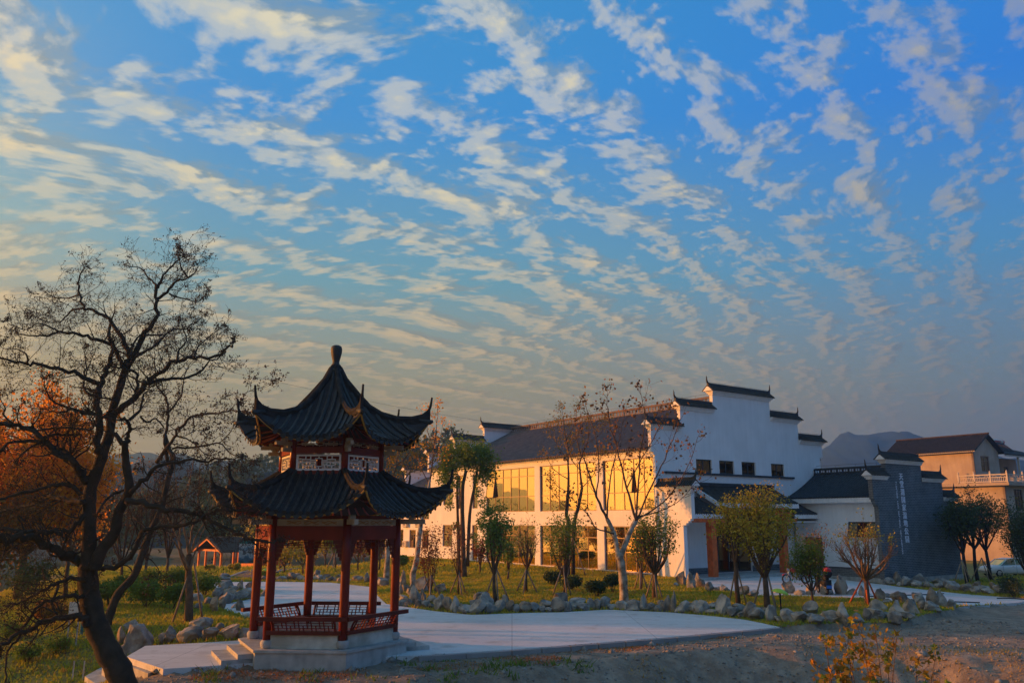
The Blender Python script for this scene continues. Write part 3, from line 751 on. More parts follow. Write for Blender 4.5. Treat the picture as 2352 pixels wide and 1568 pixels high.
# benches with leaning backrests on four sides
for k in (1, 2, 4, 5):
    a, b, u, n = facet_frame(k, PR); L = (b-a).length
    mb = MB(); mb.bar(a+u*.13+Zv*.57-n*.02, b-u*.13+Zv*.57-n*.02, .22, .375, Zv); mb.build('bench_wall', M['stonewhite'], pav)
    mb = MB(); mb.bar(a+u*.02+Zv*.82-n*.03, b-u*.02+Zv*.82-n*.03, .42, .115, Zv); seat = mb.build('bench_seat', M['red_dark'], pav)
    o0 = n*.14; o1 = n*.36
    mb = MB(); mb.bar(a-u*.20+o1+Zv*1.22, b+u*.20+o1+Zv*1.22, .10, .115, Zv); rail = mb.build('bench_rail', M['red_dark'], pav)
    mb = MB()
    for rowz in (.95, 1.03, 1.11):
        f = (rowz-.88)/.34; mb.bar(a+u*.22+o0.lerp(o1, f)+Zv*rowz, b-u*.22+o0.lerp(o1, f)+Zv*rowz, .03, .022, Zv)
    npc = int((L-.5)/.115)
    for i in range(npc+1):
        s = .25+(L-.5)*i/npc; z0, z1 = ((.88, 1.17) if i % 3 == 0 else (.88, 1.03) if i % 3 == 1 else (.95, 1.17))
        f0 = (z0-.88)/.34; f1 = (z1-.88)/.34
        mb.bar(a+u*s+o0.lerp(o1, f0)+Zv*z0, a+u*s+o0.lerp(o1, f1)+Zv*z1, .032, .03, u)
    for s in (.19, L-.19):
        cv = [a+u*s+(n*(.14+.22*(q**1.8)))+Zv*(.88+.34*q) for q in (0, .25, .5, .75, 1)]
        mb.tube(cv, [.045,.035,.035,.04,.05], 6)
    mb.build('backrest_lattice', M['red'], rail)
# ---- roofs
def make_roof(tag_, midt, cort, nrow_sp, horn, r_top):
    roof = MB()
    nt_, nu = 16, 14
    tt = [i/nt_ for i in range(nt_+1)]
    def surf(k, t, uu):
        rc, zc = interp(cort[0], t), interp(cort[1], t); rm, zm = interp(midt[0], t), interp(midt[1], t)
        am = PA+R_(60*k+30); nn = Vector((math.cos(am), math.sin(am), 0)); td = Vector((-nn.y, nn.x, 0)); w = abs(uu)
        y = rm+(rc*math.cos(R_(30))-rm)*w**2.4
        return Vector((PCX, PCY, 0))+nn*y+td*(uu*rc*.5)+Zv*(zm+(zc-zm)*w**2.6)
    for k in range(6):
        b0 = len(roof.v); vs = []; fs = []
        for i, t in enumerate(tt):
            for j in range(nu+1): vs.append(surf(k, t, -1+2*j/nu))
        m = nu+1
        for i in range(nt_):
            for j in range(nu): fs.append((i*m+j+1, i*m+j, (i+1)*m+j, (i+1)*m+j+1))
        off = len(vs)
        vs += [v-Zv*.07 for v in vs]
        fs += [tuple(off+q for q in reversed(f)) for f in fs]
        for j in range(nu): fs.append((nt_*m+j+1, nt_*m+j, off+nt_*m+j, off+nt_*m+j+1))
        roof.add(vs, fs)
    ro = roof.build(tag_, [M['tile_under']], pav, smooth=False)
    rc_end = interp(cort[0], 1.0); half = rc_end*.5
    nr = int((half-.06)/nrow_sp)
    for k in range(6):
        edge = MB(); eb = MB(); raf = []
        for i in range(-nr, nr+1):
            x = i*nrow_sp; pts = []; rad = []
            ns = 16
            for j in range(ns+1):
                t = j/ns; hw = interp(cort[0], t)*.5-.05
                if abs(x) > hw: continue
                uu = x/(interp(cort[0], t)*.5)
                pts.append(surf(k, t, uu)+Zv*.035)
            if len(pts) < 3: continue
            rad = [.060+(.010 if q % 2 else 0) for q in range(len(pts))]
            d = (pts[-1]-pts[-2]).normalized(); pts.append(pts[-1]+d*.05); rad.append(.075); 
            tb = MB(); tb.tube(pts, rad, 6); tb.build('tile_row', M['tile'], ro, smooth=False)
            # round end and drip tile
            e = pts[-1]; am = PA+R_(60*k+30); td = Vector((-math.sin(am), math.cos(am), 0))
            if i < nr:
                uu2 = min(1, (x+nrow_sp*.5)/(rc_end*.5)); q = surf(k, 1.0, uu2)+d*.04
                poly = [q+td*(nrow_sp*.40*math.cos(g))+Zv*(-.01+.11*math.sin(g)) for g in [0, -.5, -1.05, -1.57, -2.1, -2.6, -3.14]]
                edge.prism(poly, d*.02)
        edge.build('drip_tiles', M['tile'], ro, kind='stuff')
        pts = [surf(k, .985, -1+2*j/20)-Zv*.10 for j in range(21)]
        eb.tube(pts, .028, 5); eb.build('eave_board', M['gold'], ro)
        # rafters under the overhang
        for i in range(-5, 6):
            uu = i/6.0; pts = [surf(k, t, uu)-Zv*.115 for t in (.62, .74, .86, .97)]
            rb = MB(); rb.tube(pts, .035, 4); rb.build('rafter', M['red'], ro)
        # hip ridge with an upturned horn
        a = PA+R_(60*k); rdv = Vector((math.cos(a), math.sin(a), 0)); c = Vector((PCX, PCY, 0))
        pts = [c+rdv*r+Zv*(z) for r, z in horn]
        n = len(pts); rads = [hr for hr in HORNR[tag_]]
        hb = MB(); hb.tube(pts, rads, 8)
        sd = Vector((-rdv.y, rdv.x, 0))*.05; web = []              # the solid web of the ridge down to the tiles
        for r, z in horn:
            if r > rc_end: break
            zt = float(np.interp(r, [q[1] for q in cort[0]], [q[1] for q in cort[1]]))
            web.append((c+rdv*r+Zv*(zt-.03), c+rdv*r+Zv*z))
        for (a0, a1), (b0, b1) in zip(web[:-1], web[1:]):
            hb.add([a0-sd, a0+sd, a1+sd, a1-sd, b0-sd, b0+sd, b1+sd, b1-sd], [(0,1,2,3), (7,6,5,4), (0,4,5,1), (1,5,6,2), (2,6,7,3), (3,7,4,0)])
        # raised bead along the ridge
        hb.tube([p+Zv*(rads[q]*.95) for q, p in enumerate(pts[:-3])], .03, 5)
        hb.build('hip_ridge', M['ridge'], ro, smooth=False)
        gb = MB()                                             # little beast head under the corner and plaster lip
        tip = c+rdv*(rc_end-.02)+Zv*(interp(cort[1], 1.0)-.02)
        gb.tube([tip-rdv*.35+Zv*.02, tip-Zv*.05, tip+rdv*.10-Zv*.02], [.07,.09,.05], 6); gb.build('corner_boss', M['tile'], ro, smooth=True)
    return ro, surf
HORNR = {'lower_roof': [.10,.10,.095,.09,.08,.07,.058,.048,.042,.038,.032], 'upper_roof': [.085,.09,.09,.09,.088,.08,.07,.058,.048,.042,.036,.03]}
tl = [0, .2, .45, .7, .88, 1.0]
low_mid = (list(zip(tl, [1.38,1.75,2.15,2.5,2.75,2.93])), list(zip(tl, [5.42,5.05,4.70,4.42,4.26,4.16])))
low_cor = (list(zip(tl, [1.60,2.1,2.7,3.25,3.65,3.92])), list(zip(tl, [5.44,5.13,4.87,4.78,4.82,4.94])))
make_roof('lower_roof', low_mid, low_cor, .232, [(1.6,5.50),(2.0,5.26),(2.4,5.05),(2.8,4.92),(3.2,4.88),(3.55,4.93),(3.78,5.03),(3.90,5.17),(3.94,5.32),(3.96,5.45),(3.97,5.56)], 0)
up_mid = (list(zip(tl, [.12,.42,.85,1.45,2.0,2.40])), list(zip(tl, [8.80,8.16,7.52,6.92,6.56,6.38])))
up_cor = (list(zip(tl, [.14,.55,1.15,1.95,2.7,3.22])), list(zip(tl, [8.80,8.14,7.48,7.12,7.06,7.16])))
make_roof('upper_roof', up_mid, up_cor, .225, [(.14,8.92),(.35,8.52),(.78,8.02),(1.2,7.58),(1.6,7.34),(2.1,7.20),(2.6,7.19),(2.95,7.28),(3.13,7.42),(3.20,7.58),(3.23,7.74),(3.25,7.90)], 0)
mb = MB(); mb.lathe([(.24,8.78),(.22,8.86),(.13,8.90),(.12,8.98),(.15,9.02),(.115,9.06),(.115,9.14),(.15,9.28),(.185,9.44),(.19,9.56),(.165,9.64),(.10,9.68),(.02,9.69)], (PCX, PCY, 0), 20)
mb.build('finial', M['tile'], pav, smooth=True)
# upper storey with white fretwork windows
DR = 1.62
for k in range(6):
    p = hexp(DR, k); mb = MB(); mb.lathe([(.10,5.30),(.10,6.55)], (p.x, p.y, 0), 10); mb.build('upper_post', M['red'], pav, smooth=True)
    a, b, u, n = facet_frame(k, DR); L = (b-a).length
    mb = MB(); mb.bar(a+u*.09+Zv*5.395, b-u*.09+Zv*5.395, .10, .13, Zv); mb.build('sill_board', M['red'], pav)
    mb = MB(); mb.bar(a+u*.09+Zv*6.085, b-u*.09+Zv*6.085, .10, .19, Zv); mb.build('lintel_board', M['red'], pav)
    lattice('fretwork_window', a+u*.17, u, n, L-.34, .38, 5.52, M['trim'], pav, .028, .035, .055)
    lattice('frieze_lattice', a+u*.12, u, n, L-.24, .13, 6.21, M['beam_white'], pav, .018, .03, 0)
    mb = MB(); mb.bar(a+u*.09+Zv*6.42, b-u*.09+Zv*6.42, .12, .12, Zv); mb.build('upper_eave_beam', M['red_dark'], pav)
    # cream beam ends and rolled bracket heads at each corner, both storeys
    for rr_, zz, ln, sc_ in ((DR, 6.27, .62, .8), (DR, 6.08, .36, .8), (PR, 3.93, .80, 1.0)):
        a_ = PA+R_(60*k); rv = Vector((math.cos(a_), math.sin(a_), 0)); s = Vector((PCX, PCY, 0))+rv*(rr_+.1)+Zv*zz
        mb = MB(); mb.bar(s, s+rv*ln, .12*sc_, .15*sc_, Zv)
        td = Vector((-rv.y, rv.x, 0)); e = s+rv*(ln*.45)+Zv*(.12*sc_)
        mb.tube([e-td*.09, e+td*.09], .085*sc_, 10)
        mb.build('bracket_head', M['beam_white'], pav)
# ------------------------------------------------------------------ the white hall
def B(s, r, z=0.0): return C0+LD*s+RD*r+Vector((0, 0, z))
def TB(r, s, z): return B(s, r, z)
hall = empty('visitor_hall', tuple(C0), 0, 'white two-storey hall with stepped gables, grey tiled roofs and glass bays reflecting the sunset', 'building')
def wall(mb, O, u, n, u0, u1, z0, z1, ops=(), th=.28):
    """a wall sheet with real openings and reveals. O origin on the outer face, n outwards"""
    O = Vector(O); u = Vector(u); n = Vector(n)
    us = sorted({u0, u1, *[o[0] for o in ops], *[o[1] for o in ops]}); zs = sorted({z0, z1, *[o[2] for o in ops], *[o[3] for o in ops]})
    us = [q for q in us if u0-1e-6 <= q <= u1+1e-6]; zs = [q for q in zs if z0-1e-6 <= q <= z1+1e-6]
    def P(a, z, d): return O+u*a+Zv*z-n*d
    def isop(a, z): return any(o[0] < a < o[1] and o[2] < z < o[3] for o in ops)
    for i in range(len(us)-1):
        for j in range(len(zs)-1):
            if isop((us[i]+us[i+1])/2, (zs[j]+zs[j+1])/2): continue
            a, b, c, d = us[i], us[i+1], zs[j], zs[j+1]
            mb.add([P(a,c,0), P(b,c,0), P(b,d,0), P(a,d,0), P(a,c,th), P(b,c,th), P(b,d,th), P(a,d,th)], [(0,1,2,3), (7,6,5,4)])
    for a, b, c, d in list(ops)+[(u0, u1, z0, z1)]:
        mb.add([P(a,c,0), P(b,c,0), P(b,d,0), P(a,d,0), P(a,c,th), P(b,c,th), P(b,d,th), P(a,d,th)], [(0,4,5,1), (1,5,6,2), (2,6,7,3), (3,7,4,0)])
def window(parent, O, u, n, u0, u1, z0, z1, cols, rows, fm, gm, setb=.14, fw=.055, name='window', rs_=None, tilt=None, sash=True):
    """frame grid (window) with every pane its own child; rows: list of z breaks"""
    O = Vector(O); u = Vector(u); n = Vector(n)
    def P(a, z, d): return O+u*a+Zv*z-n*d
    f = MB(); D = .07
    for c in cols: f.bar(P(c, z0, setb), P(c, z1, setb), D, fw, u)
    for z in rows: f.bar(P(u0, z, setb), P(u1, z, setb), D+.012, fw, Zv)
    w = f.build(name, fm, parent)
    r = rs_ or rnd
    for i in range(len(cols)-1):
        for j in range(len(rows)-1):
            a, b, c, d = cols[i]+fw*.4, cols[i+1]-fw*.4, rows[j]+fw*.4, rows[j+1]-fw*.4
            if tilt and (i, j) in tilt:
                k = tilt[(i, j)]; g = MB()
                top = P(a, d, setb-.05), P(b, d, setb-.05); off = n*k; dz = -Zv*(0)
                vs = [P(a, c, setb-.05)+off, P(b, c, setb-.05)+off, top[1], top[0]]
                g.prism(vs, -n*.012); pn = g.build('open_pane', M['glass_pale'], w)
                fb = MB()
                for x in range(4): fb.bar(vs[x], vs[(x+1) % 4], .05, .05, n)
                fb.build('sash', fm, pn); continue
            e = [r.uniform(-.006, .006) for _ in range(3)]
            g = MB(); vs = [P(a, c, setb+e[0]), P(b, c, setb+e[1]), P(b, d, setb+e[2]), P(a, d, setb+e[0]-e[1]+e[2])]
            g.add(vs, [(0,1,2,3)]); g.build('pane', gm, w)
    return w
def wall_cap(parent, P0, d, ln, nn, h0=True, h1=True, hw=.50, th=.34, trim='trim'):
    """tiled coping of a stepped gable. P0: start on top centre of the wall, d along, nn across"""
    P0 = Vector(P0); d = Vector(d); nn = Vector(nn)
    e0 = .0 if not h0 else 1.0; e1 = .0 if not h1 else 1.0
    c = MB()
    for i, (pr, zz, hh) in enumerate(((.07,.05,.10),(.14,.15,.10),(.22,.255,.11))):
        c.bar(P0-d*(pr*e0-.003)+Zv*zz, P0+d*(ln+pr*e1-.003)+Zv*zz, th+pr*2, hh, Zv)
    co = c.build('cornice', M[trim], parent)
    r = MB(); a0 = P0-d*(.34*e0)+Zv*.31; L = ln+.34*(e0+e1); hh = .36
    r.prism([a0-nn*hw, a0+nn*hw, a0+nn*.05+Zv*hh, a0-nn*.05+Zv*hh], d*L)
    for side in (-1, 1):                                       # rows of round tiles with their ends over the eave
        n_ = max(2, int(L/.21))
        for i in range(n_+1):
            q = a0+d*(L*i/n_*.985+.01); r.tube([q+nn*side*.06+Zv*(hh+.01), q+nn*side*(hw+.05)+Zv*(-.015)], .05, 5)
    ro = r.build('coping_tiles', M['tile'], parent); ro['kind'] = 'stuff'
    k = MB(); k.bar(a0+d*.02+Zv*(hh+.10), a0+d*(L-.02)+Zv*(hh+.10), .16, .26, Zv); ridge = k.build('coping_ridge', M['tile'], parent)
    for on, q, sg in ((h0, a0, -1), (h1, a0+d*L, 1)):
        if not on: continue
        h = MB(); t = d*sg; z = hh+.14
        h.tube([q-t*.45+Zv*z, q-t*.18+Zv*(z+.03), q-t*.02+Zv*(z+.13), q+t*.06+Zv*(z+.32), q+t*.05+Zv*(z+.52), q+t*.10+Zv*(z+.66)], [.10,.10,.085,.06,.04,.015], 6)
        h.build('ridge_horn', M['tile'], ridge, smooth=True)
        p = MB(); q2 = q+t*.004; p.prism([q2-nn*(hw-.04)-Zv*.03, q2+nn*(hw-.04)-Zv*.03, q2+nn*.05+Zv*(hh-.05), q2-nn*.05+Zv*(hh-.05)], t*.03); p.build('cap_pediment', M[trim], co)
M['glass_pale'] = glass('pale_open_pane', (.55,.68,.55), .30)
# facade (plane r = 0, faces -R)
UP = (4.65, 8.42); LO = (.28, 3.50)
bays = [(.28, 5.75), (6.55, 13.75), (14.5, 21.9)]
narrow_lo = [(23.4, 24.3, .30, 3.48), (25.9, 26.9, 1.4, 3.47), (27.9, 29.7, 1.4, 3.47)]
narrow_up = [(23.4, 24.3, 5.0, 8.2), (25.9, 26.9, 5.0, 8.2), (27.9, 29.7, 5.4, 8.2)]
ops = [(a, b, *UP) for a, b in bays]+[(a, b, *LO) for a, b in bays]+narrow_lo+narrow_up
fO = B(0, 0)
mb = MB(); wall(mb, fO, LD, -RD, 0.302, 32.0, .24, 9.02, ops, .26); mb.build('front_wall', M['plaster'], hall)
mb = MB(); mb.box(.02, .302, -.3, 19.5, 31.9, .239, lambda r, s, z: B(s, r-.03, z)); mb.build('plinth', M['brick_L'], hall)
mb = MB(); mb.box(-.10, .0, -.3, .05, 32.2, .08, lambda r, s, z: B(s, r, z)); mb.build('plinth_kerb', M['granite'], hall)
mb = MB(); mb.bar(B(.35,-.06,8.92), B(31.9,-.06,8.92), .12, .18, Zv); mb.bar(B(.35,-.16,9.0-.03), B(31.9,-.16,8.97), .30, .07, Zv); mb.build('eave_cornice', M['trim'], hall)
# bodies: back and far walls, floors
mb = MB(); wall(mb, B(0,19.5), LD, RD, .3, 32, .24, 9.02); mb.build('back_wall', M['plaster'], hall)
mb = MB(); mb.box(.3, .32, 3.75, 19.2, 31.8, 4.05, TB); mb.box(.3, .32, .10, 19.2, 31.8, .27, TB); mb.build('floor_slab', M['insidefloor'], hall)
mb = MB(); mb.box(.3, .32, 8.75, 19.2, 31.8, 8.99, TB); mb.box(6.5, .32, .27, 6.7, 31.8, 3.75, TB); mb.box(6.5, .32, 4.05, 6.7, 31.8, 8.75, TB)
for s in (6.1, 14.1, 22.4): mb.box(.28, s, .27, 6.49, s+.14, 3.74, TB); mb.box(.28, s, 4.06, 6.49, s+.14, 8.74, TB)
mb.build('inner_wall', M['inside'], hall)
wr = random.Random(3)
for (a, b), nc in zip(bays, (5, 6, 6)):
    cols = [a+.03+(b-a-.06)*i/nc for i in range(nc+1)]
    tl_ = {0: {(2, 1): .22}, 2: {(5, 1): .22}}.get(bays.index((a, b)), {})
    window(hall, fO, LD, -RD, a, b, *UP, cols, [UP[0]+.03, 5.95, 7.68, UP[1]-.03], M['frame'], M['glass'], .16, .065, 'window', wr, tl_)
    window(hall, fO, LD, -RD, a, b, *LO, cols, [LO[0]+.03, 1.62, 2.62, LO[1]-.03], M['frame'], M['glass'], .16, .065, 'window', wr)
    mb = MB()                                                  # balustrade just inside the upper glass
    for z in (4.95, 5.15, 5.35, 5.58): mb.bar(B(a, .42, z), B(b, .42, z), .03, .035, Zv)
    k = int((b-a)/.9)
    for i in range(k+1): mb.bar(B(a+(b-a)*i/k, .45, 4.66), B(a+(b-a)*i/k, .45, 5.6), .04, .04, LD)
    mb.build('balustrade', M['steel'], hall)
    for (zz0, zz1) in ((4.7, 8.4), (.3, 3.45)):                 # curtains drawn beside the glass
        for (c0, c1) in ((a+(b-a)*.02, a+(b-a)*.24), (a+(b-a)*.44, a+(b-a)*.60), (a+(b-a)*.82, a+(b-a)*.99)) if zz0 > 4 else ((a+.05, b-.05),):
            n_ = int((c1-c0)/.05); vs = []; fs = []
            for i in range(n_+1):
                s = c0+(c1-c0)*i/n_; o = .62+.05*math.sin(i*1.05)+.02*math.sin(i*.37)
                vs += [B(s, o, zz0+(0 if zz0 > 4 else .1)), B(s, o, zz1)]
            for i in range(n_): fs.append((2*i, 2*i+2, 2*i+3, 2*i+1))
            cm = MB(); cm.add(vs, fs); cm.build('curtain', M['curtain'], hall, smooth=True)
for (a, b, c, d) in narrow_lo+narrow_up:
    nc = 2 if b-a > 1.2 else 1; cols = [a+.03+(b-a-.06)*i/nc for i in range(nc+1)]
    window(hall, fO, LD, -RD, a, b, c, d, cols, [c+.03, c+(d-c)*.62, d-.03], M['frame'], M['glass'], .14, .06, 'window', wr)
# near gable (plane s = 0, faces -L)
gw = [(4.2, 5.95, 7.41, 8.42), (6.8, 8.52, 7.41, 8.42), (9.42, 11.12, 7.41, 8.42), (13.07, 14.77, 7.41, 8.42)]
gdoor = [(5.0, 10.0, .14, 3.75)]
gO = B(0, 0)
mb = MB(); wall(mb, gO, RD, -LD, 0, 19.8, .001, 9.2, gw+gdoor, .30)
for (r0, r1, zt) in ((-.42, 2.70, 10.42), (2.70, 6.42, 12.0), (6.42, 13.38, 13.48), (13.38, 17.0, 11.90), (17.0, 20.2, 10.22)):
    z0 = 9.2 if r0 > 0 else 9.2
    mb.box(r0, 0.0, z0, r1, .30, zt, TB)
mb.box(-.42, .002, 8.75, .0, .298, 9.2, TB); mb.box(-.22, .004, 8.55, .0, .296, 8.75, TB)
mb.build('stepped_gable_wall', M['plaster'], hall)
for (r0, r1, zt, h0, h1) in ((-.42, 2.70, 10.42, 1, 0), (2.70, 6.42, 12.0, 1, 0), (6.42, 13.38, 13.48, 1, 1), (13.38, 17.0, 11.90, 0, 1), (17.0, 20.2, 10.22, 0, 1)):
    wall_cap(hall, B(.15, r0, zt), RD, r1-r0, LD, h0, h1)
for (a, b, c, d) in gw:
    window(hall, gO, RD, -LD, a, b, c, d, [a+.04, (a+b)/2, b-.04], [c+.04, d-.04], M['framedark'], M['glass_blue'], .16, .08, 'window', wr)
mb = MB(); mb.bar(B(-.06, .8, 7.33), B(-.06, 15.9, 7.33), .16, .14, Zv); mb.build('string_course', M['dark'], hall)
window(hall, gO, RD, -LD, 5.0, 10.0, .14, 3.75, [5.06, 6.3, 7.5, 8.7, 9.94], [.18, 2.75, 3.70], M['framedark'], M['glass_blue'], .18, .08, 'entrance_door', wr)
mb = MB()
for r in (7.38, 7.62): mb.tube([B(-.0, r, .9), B(-.0, r, 2.1)], .022, 6)
mb.build('door_handle', M['steel'], hall)
mb = MB(); mb.box(10.0, -.05, -.2, 15.3, -.001, .55, TB); mb.box(.36, -.05, -.2, 4.95, -.001, .55, TB); mb.build('gable_plinth', M['brick_R'], hall)
# far gable (plane s = 32)
mb = MB(); mb.box(0, 32.0, .0, 19.8, 32.3, 9.2, TB)
for (r0, r1, zt) in ((-.42, 2.70, 10.42), (2.70, 6.42, 12.0), (6.42, 13.38, 13.48), (13.38, 17.0, 11.90), (17.0, 20.2, 10.22)): mb.box(r0, 32.0, 9.2, r1, 32.3, zt, TB)
mb.box(-.42, 32.002, 8.75, .0, 32.298, 9.2, TB)
mb.build('stepped_gable_wall', M['plaster'], hall)
for (r0, r1, zt, h0, h1) in ((-.42, 2.70, 10.42, 1, 0), (2.70, 6.42, 12.0, 1, 0), (6.42, 13.38, 13.48, 1, 1), (13.38, 17.0, 11.90, 0, 1), (17.0, 20.2, 10.22, 0, 1)):
    wall_cap(hall, B(32.15, r0, zt), RD, r1-r0, LD, h0, h1)
# main roof, tiles in rows
def tiled_slope(parent, name, e0, e1, r0, r1, step, m, rad=.055, under='tile_under', th=.10, segs=3, sag=.0, endball=True):
    """slope between eave line e0-e1 and ridge line r0-r1; straight rows of round tiles"""
    e0, e1, r0, r1 = map(Vector, (e0, e1, r0, r1)); L = (e1-e0).length; d = (e1-e0)/L
    nrm = (r0-e0).cross(d).normalized()
    if nrm.z < 0: nrm = -nrm
    sl = MB()
    def pt(a, t): return e0.lerp(e1, a).lerp(r0.lerp(r1, a), t)-Zv*(sag*math.sin(math.pi*t))
    K = 8; vs = []; fs = []
    for a in (0, 1):
        for i in range(K+1): vs.append(pt(a, i/K))
    vs += [v-nrm*th for v in vs[:2*(K+1)]]
    for i in range(K): fs += [(i, i+1, K+2+i, K+1+i), (2*K+2+i, 3*K+3+i, 3*K+4+i, 2*K+3+i), (i, 2*K+2+i, 2*K+3+i, i+1), (K+1+i, K+2+i, 3*K+4+i, 3*K+3+i)]
    fs += [(0, K+1, 3*K+3, 2*K+2), (K, 3*K+2, 4*K+3, 2*K+1)]
    sl.add(vs, fs); so_ = sl.build(name, M[under], parent)
    n = int(L/step); V = []; F = []
    for i in range(n+1):
        a = (i+.5)/(n+1)
        prof = [(-1, 0), (-.6, .75), (0, 1.0), (.6, .75), (1, 0)]
        b = len(V); S = segs*4
        for q in range(S+1):
            t = -.006+q/S*1.006; p = pt(a, t); rr = rad*(1.0+.10*(q % 2))
            for x, z in prof: V.append(tuple(p+d*(x*rr)+nrm*(z*rr*1.15)))
        for q in range(S):
            for k in range(4): F.append((b+q*5+k, b+q*5+k+1, b+(q+1)*5+k+1, b+(q+1)*5+k))
        F.append((b, b+1, b+2, b+3, b+4))
        # drip tile hanging between the rows
        if i < n:
            a2 = (i+1.0)/(n+1); p = pt(a2, -.003); c = len(V); h = step*.42
            for x, z in ((-h, .02), (-h*.7, -.05), (0, -.10), (h*.7, -.05), (h, .02)): V.append(tuple(p+d*x+Zv*z))
            F.append((c, c+1, c+2, c+3, c+4))
    mkobj('tile_rows', V, F, m, so_, kind='stuff')
    return so_
ES, EE = .31, 31.99
tiled_slope(hall, 'roof_slope', B(EE, -.62, 9.06), B(ES, -.62, 9.06), B(EE, 9.9, 13.42), B(ES, 9.9, 13.42), .24, M['tile_brown'], .06, segs=5, sag=.25)
tiled_slope(hall, 'roof_slope', B(ES, 20.4, 9.06), B(EE, 20.4, 9.06), B(ES, 9.9, 13.42), B(EE, 9.9, 13.42), .48, M['tile_brown'], .06, segs=2, sag=.25)
def open_ridge(parent, p, q, h, m, step=.42):
    p = Vector(p); q = Vector(q); d = (q-p).normalized(); L = (q-p).length; mb = MB()
    mb.bar(p+Zv*.06, q+Zv*.06, .26, .14, Zv); mb.bar(p+Zv*(h-.05), q+Zv*(h-.05), .22, .10, Zv)
    n = int(L/step)
    for i in range(n+1):
        c = p+d*(L*i/n); mb.bar(c+Zv*.12, c+Zv*(h-.09), .05, .16, d)
        if i < n: c2 = c+d*(L/n*.5); mb.bar(c2+Zv*.12, c2+Zv*(h-.09), .03, .05, d)
    mb.tube([p+Zv*(h+.02), q+Zv*(h+.02)], .07, 6)
    return mb.build('openwork_ridge', m, parent)
open_ridge(hall, B(31.9, 9.9, 13.36), B(.32, 9.9, 13.36), .60, M['tile_brown'])
# porch side wall with its own tiled coping (continues the facade towards the camera)
mb = MB(); mb.box(0.001, -2.35, -.2, .34, -.001, 5.95, TB); mb.box(.003, -3.15, 4.05, .337, -2.35, 5.95, TB)
for i, (s0, z0) in enumerate(((-3.0, 3.90), (-2.82, 3.76), (-2.62, 3.62))): mb.box(.003, s0, z0, .337, -2.35, z0+.15, TB)
mb.build('porch_side_wall', M['plaster'], hall)
wall_cap(hall, B(-3.15, .17, 5.95), LD, 3.14, RD, True, False, .46)
mb = MB(); mb.tube([B(.0, -.07, .1), B(0.0, -.07, 8.5)], .06, 8); mb.build('downpipe', M['trim'], hall, smooth=True)
# entrance roofs
tiled_slope(hall, 'porch_roof', B(-2.35, 3.9, 5.22), B(-2.35, 13.0, 5.22), B(-.02, 3.9, 6.45), B(-.02, 13.0, 6.45), .235, M['tile'], .06, segs=3, sag=.06)
mb = MB(); mb.bar(B(-.14, 3.9, 6.55), B(-.14, 13.0, 6.55), .22, .26, Zv); mb.build('porch_ridge', M['tile'], hall)
mb = MB(); mb.bar(B(-2.30, 3.85, 5.0), B(-2.30, 13.05, 5.0), .10, .34, Zv)
for r in (3.86, 13.04): mb.bar(B(-2.26, r, 5.03), B(-.02, r, 6.22), .09, .30, Zv)
mb.build('porch_fascia', M['trim'], hall)
for (r0, r1) in ((.42, 4.1), (12.4, 15.25)):
    tiled_slope(hall, 'side_roof', B(-2.45, r0, 4.42), B(-2.45, r1, 4.42), B(-.02, r0, 5.6), B(-.02, r1, 5.6), .235, M['tile'], .06, segs=3, sag=.05)
    mb = MB(); mb.bar(B(-2.40, r0+.003, 4.22), B(-2.40, r1-.003, 4.22), .10, .32, Zv); mb.build('side_fascia', M['trim'], hall)
mb = MB(); mb.box(.35, -2.3, 3.78, 15.28, -.02, 3.86, TB); mb.build('porch_soffit', M['trim'], hall)
for r in (2.62, 10.55):
    mb = MB(); mb.box(r-.25, -2.75, .125, r+.25, -2.25, 4.02 if r < 4 else 4.86, TB); mb.build('porch_column', M['orange_wood'], hall)
mb = MB(); mb.bar(B(-2.5, .36, 3.93), B(-2.5, 12.3, 3.93), .22, .26, Zv); mb.bar(B(-2.2, 4.3, 4.45), B(-2.2, 12.3, 4.45), .10, .16, Zv)
for r in (4.3, 5.1, 5.3, 5.5, 7.4, 9.4, 11.4): mb.bar(B(-2.2, r, 4.06), B(-2.2, r, 4.80), .08, .10, RD)
mb.build('porch_beam', M['orange_wood'], hall)
mb = MB(); mb.box(.36, -3.2, -.3, 15.25, -.06, .12, TB); mb.build('entrance_platform', M['granite'], hall)
mb = MB(); mb.box(.36, -3.62, -.3, 12.5, -3.203, -.0+.02, TB); mb.build('entrance_step', M['granite'], hall)
# right wing: white side wall, tiled roof
wO = B(0, 15.3)
wops = [(5.0, 7.35, 2.68, 3.82), (1.05, 2.65, .12, 2.62)]
mb = MB(); wall(mb, wO, -LD, -RD, .31, 7.45, .38, 5.50, [(5.0, 7.35, 2.68, 3.82), (1.05, 2.65, .381, 2.62)], .26); mb.build('wing_side_wall', M['plaster'], hall)
mb = MB(); mb.box(15.27, -7.44, -.22, 15.5, -2.66, .38, TB); mb.box(15.27, -1.04, -.22, 15.5, -.06, .38, TB); mb.build('wing_plinth', M['brick_L'], hall)
mb = MB(); mb.box(15.22, -7.44, .38, 15.46, -2.66, .45, TB); mb.build('wing_plinth_band', M['dark'], hall)
mb = MB(); mb.box(15.20, -7.44, -.95, 15.52, -.07, -.221, TB); mb.build('wing_footing', M['granite'], hall)
window(hall, wO, -LD, -RD, 5.0, 7.35, 2.68, 3.82, [5.04, 5.83, 6.55, 7.31], [2.72, 3.78], M['framedark'], M['glass_blue'], .12, .07, 'window', wr, {(0, 0): .38, (2, 0): .38})
window(hall, wO, -LD, -RD, 1.05, 2.65, .12, 2.62, [1.09, 1.85, 2.61], [.16, 2.58], M['framedark'], M['glass_blue'], .14, .08, 'side_door', wr)
mb = MB()
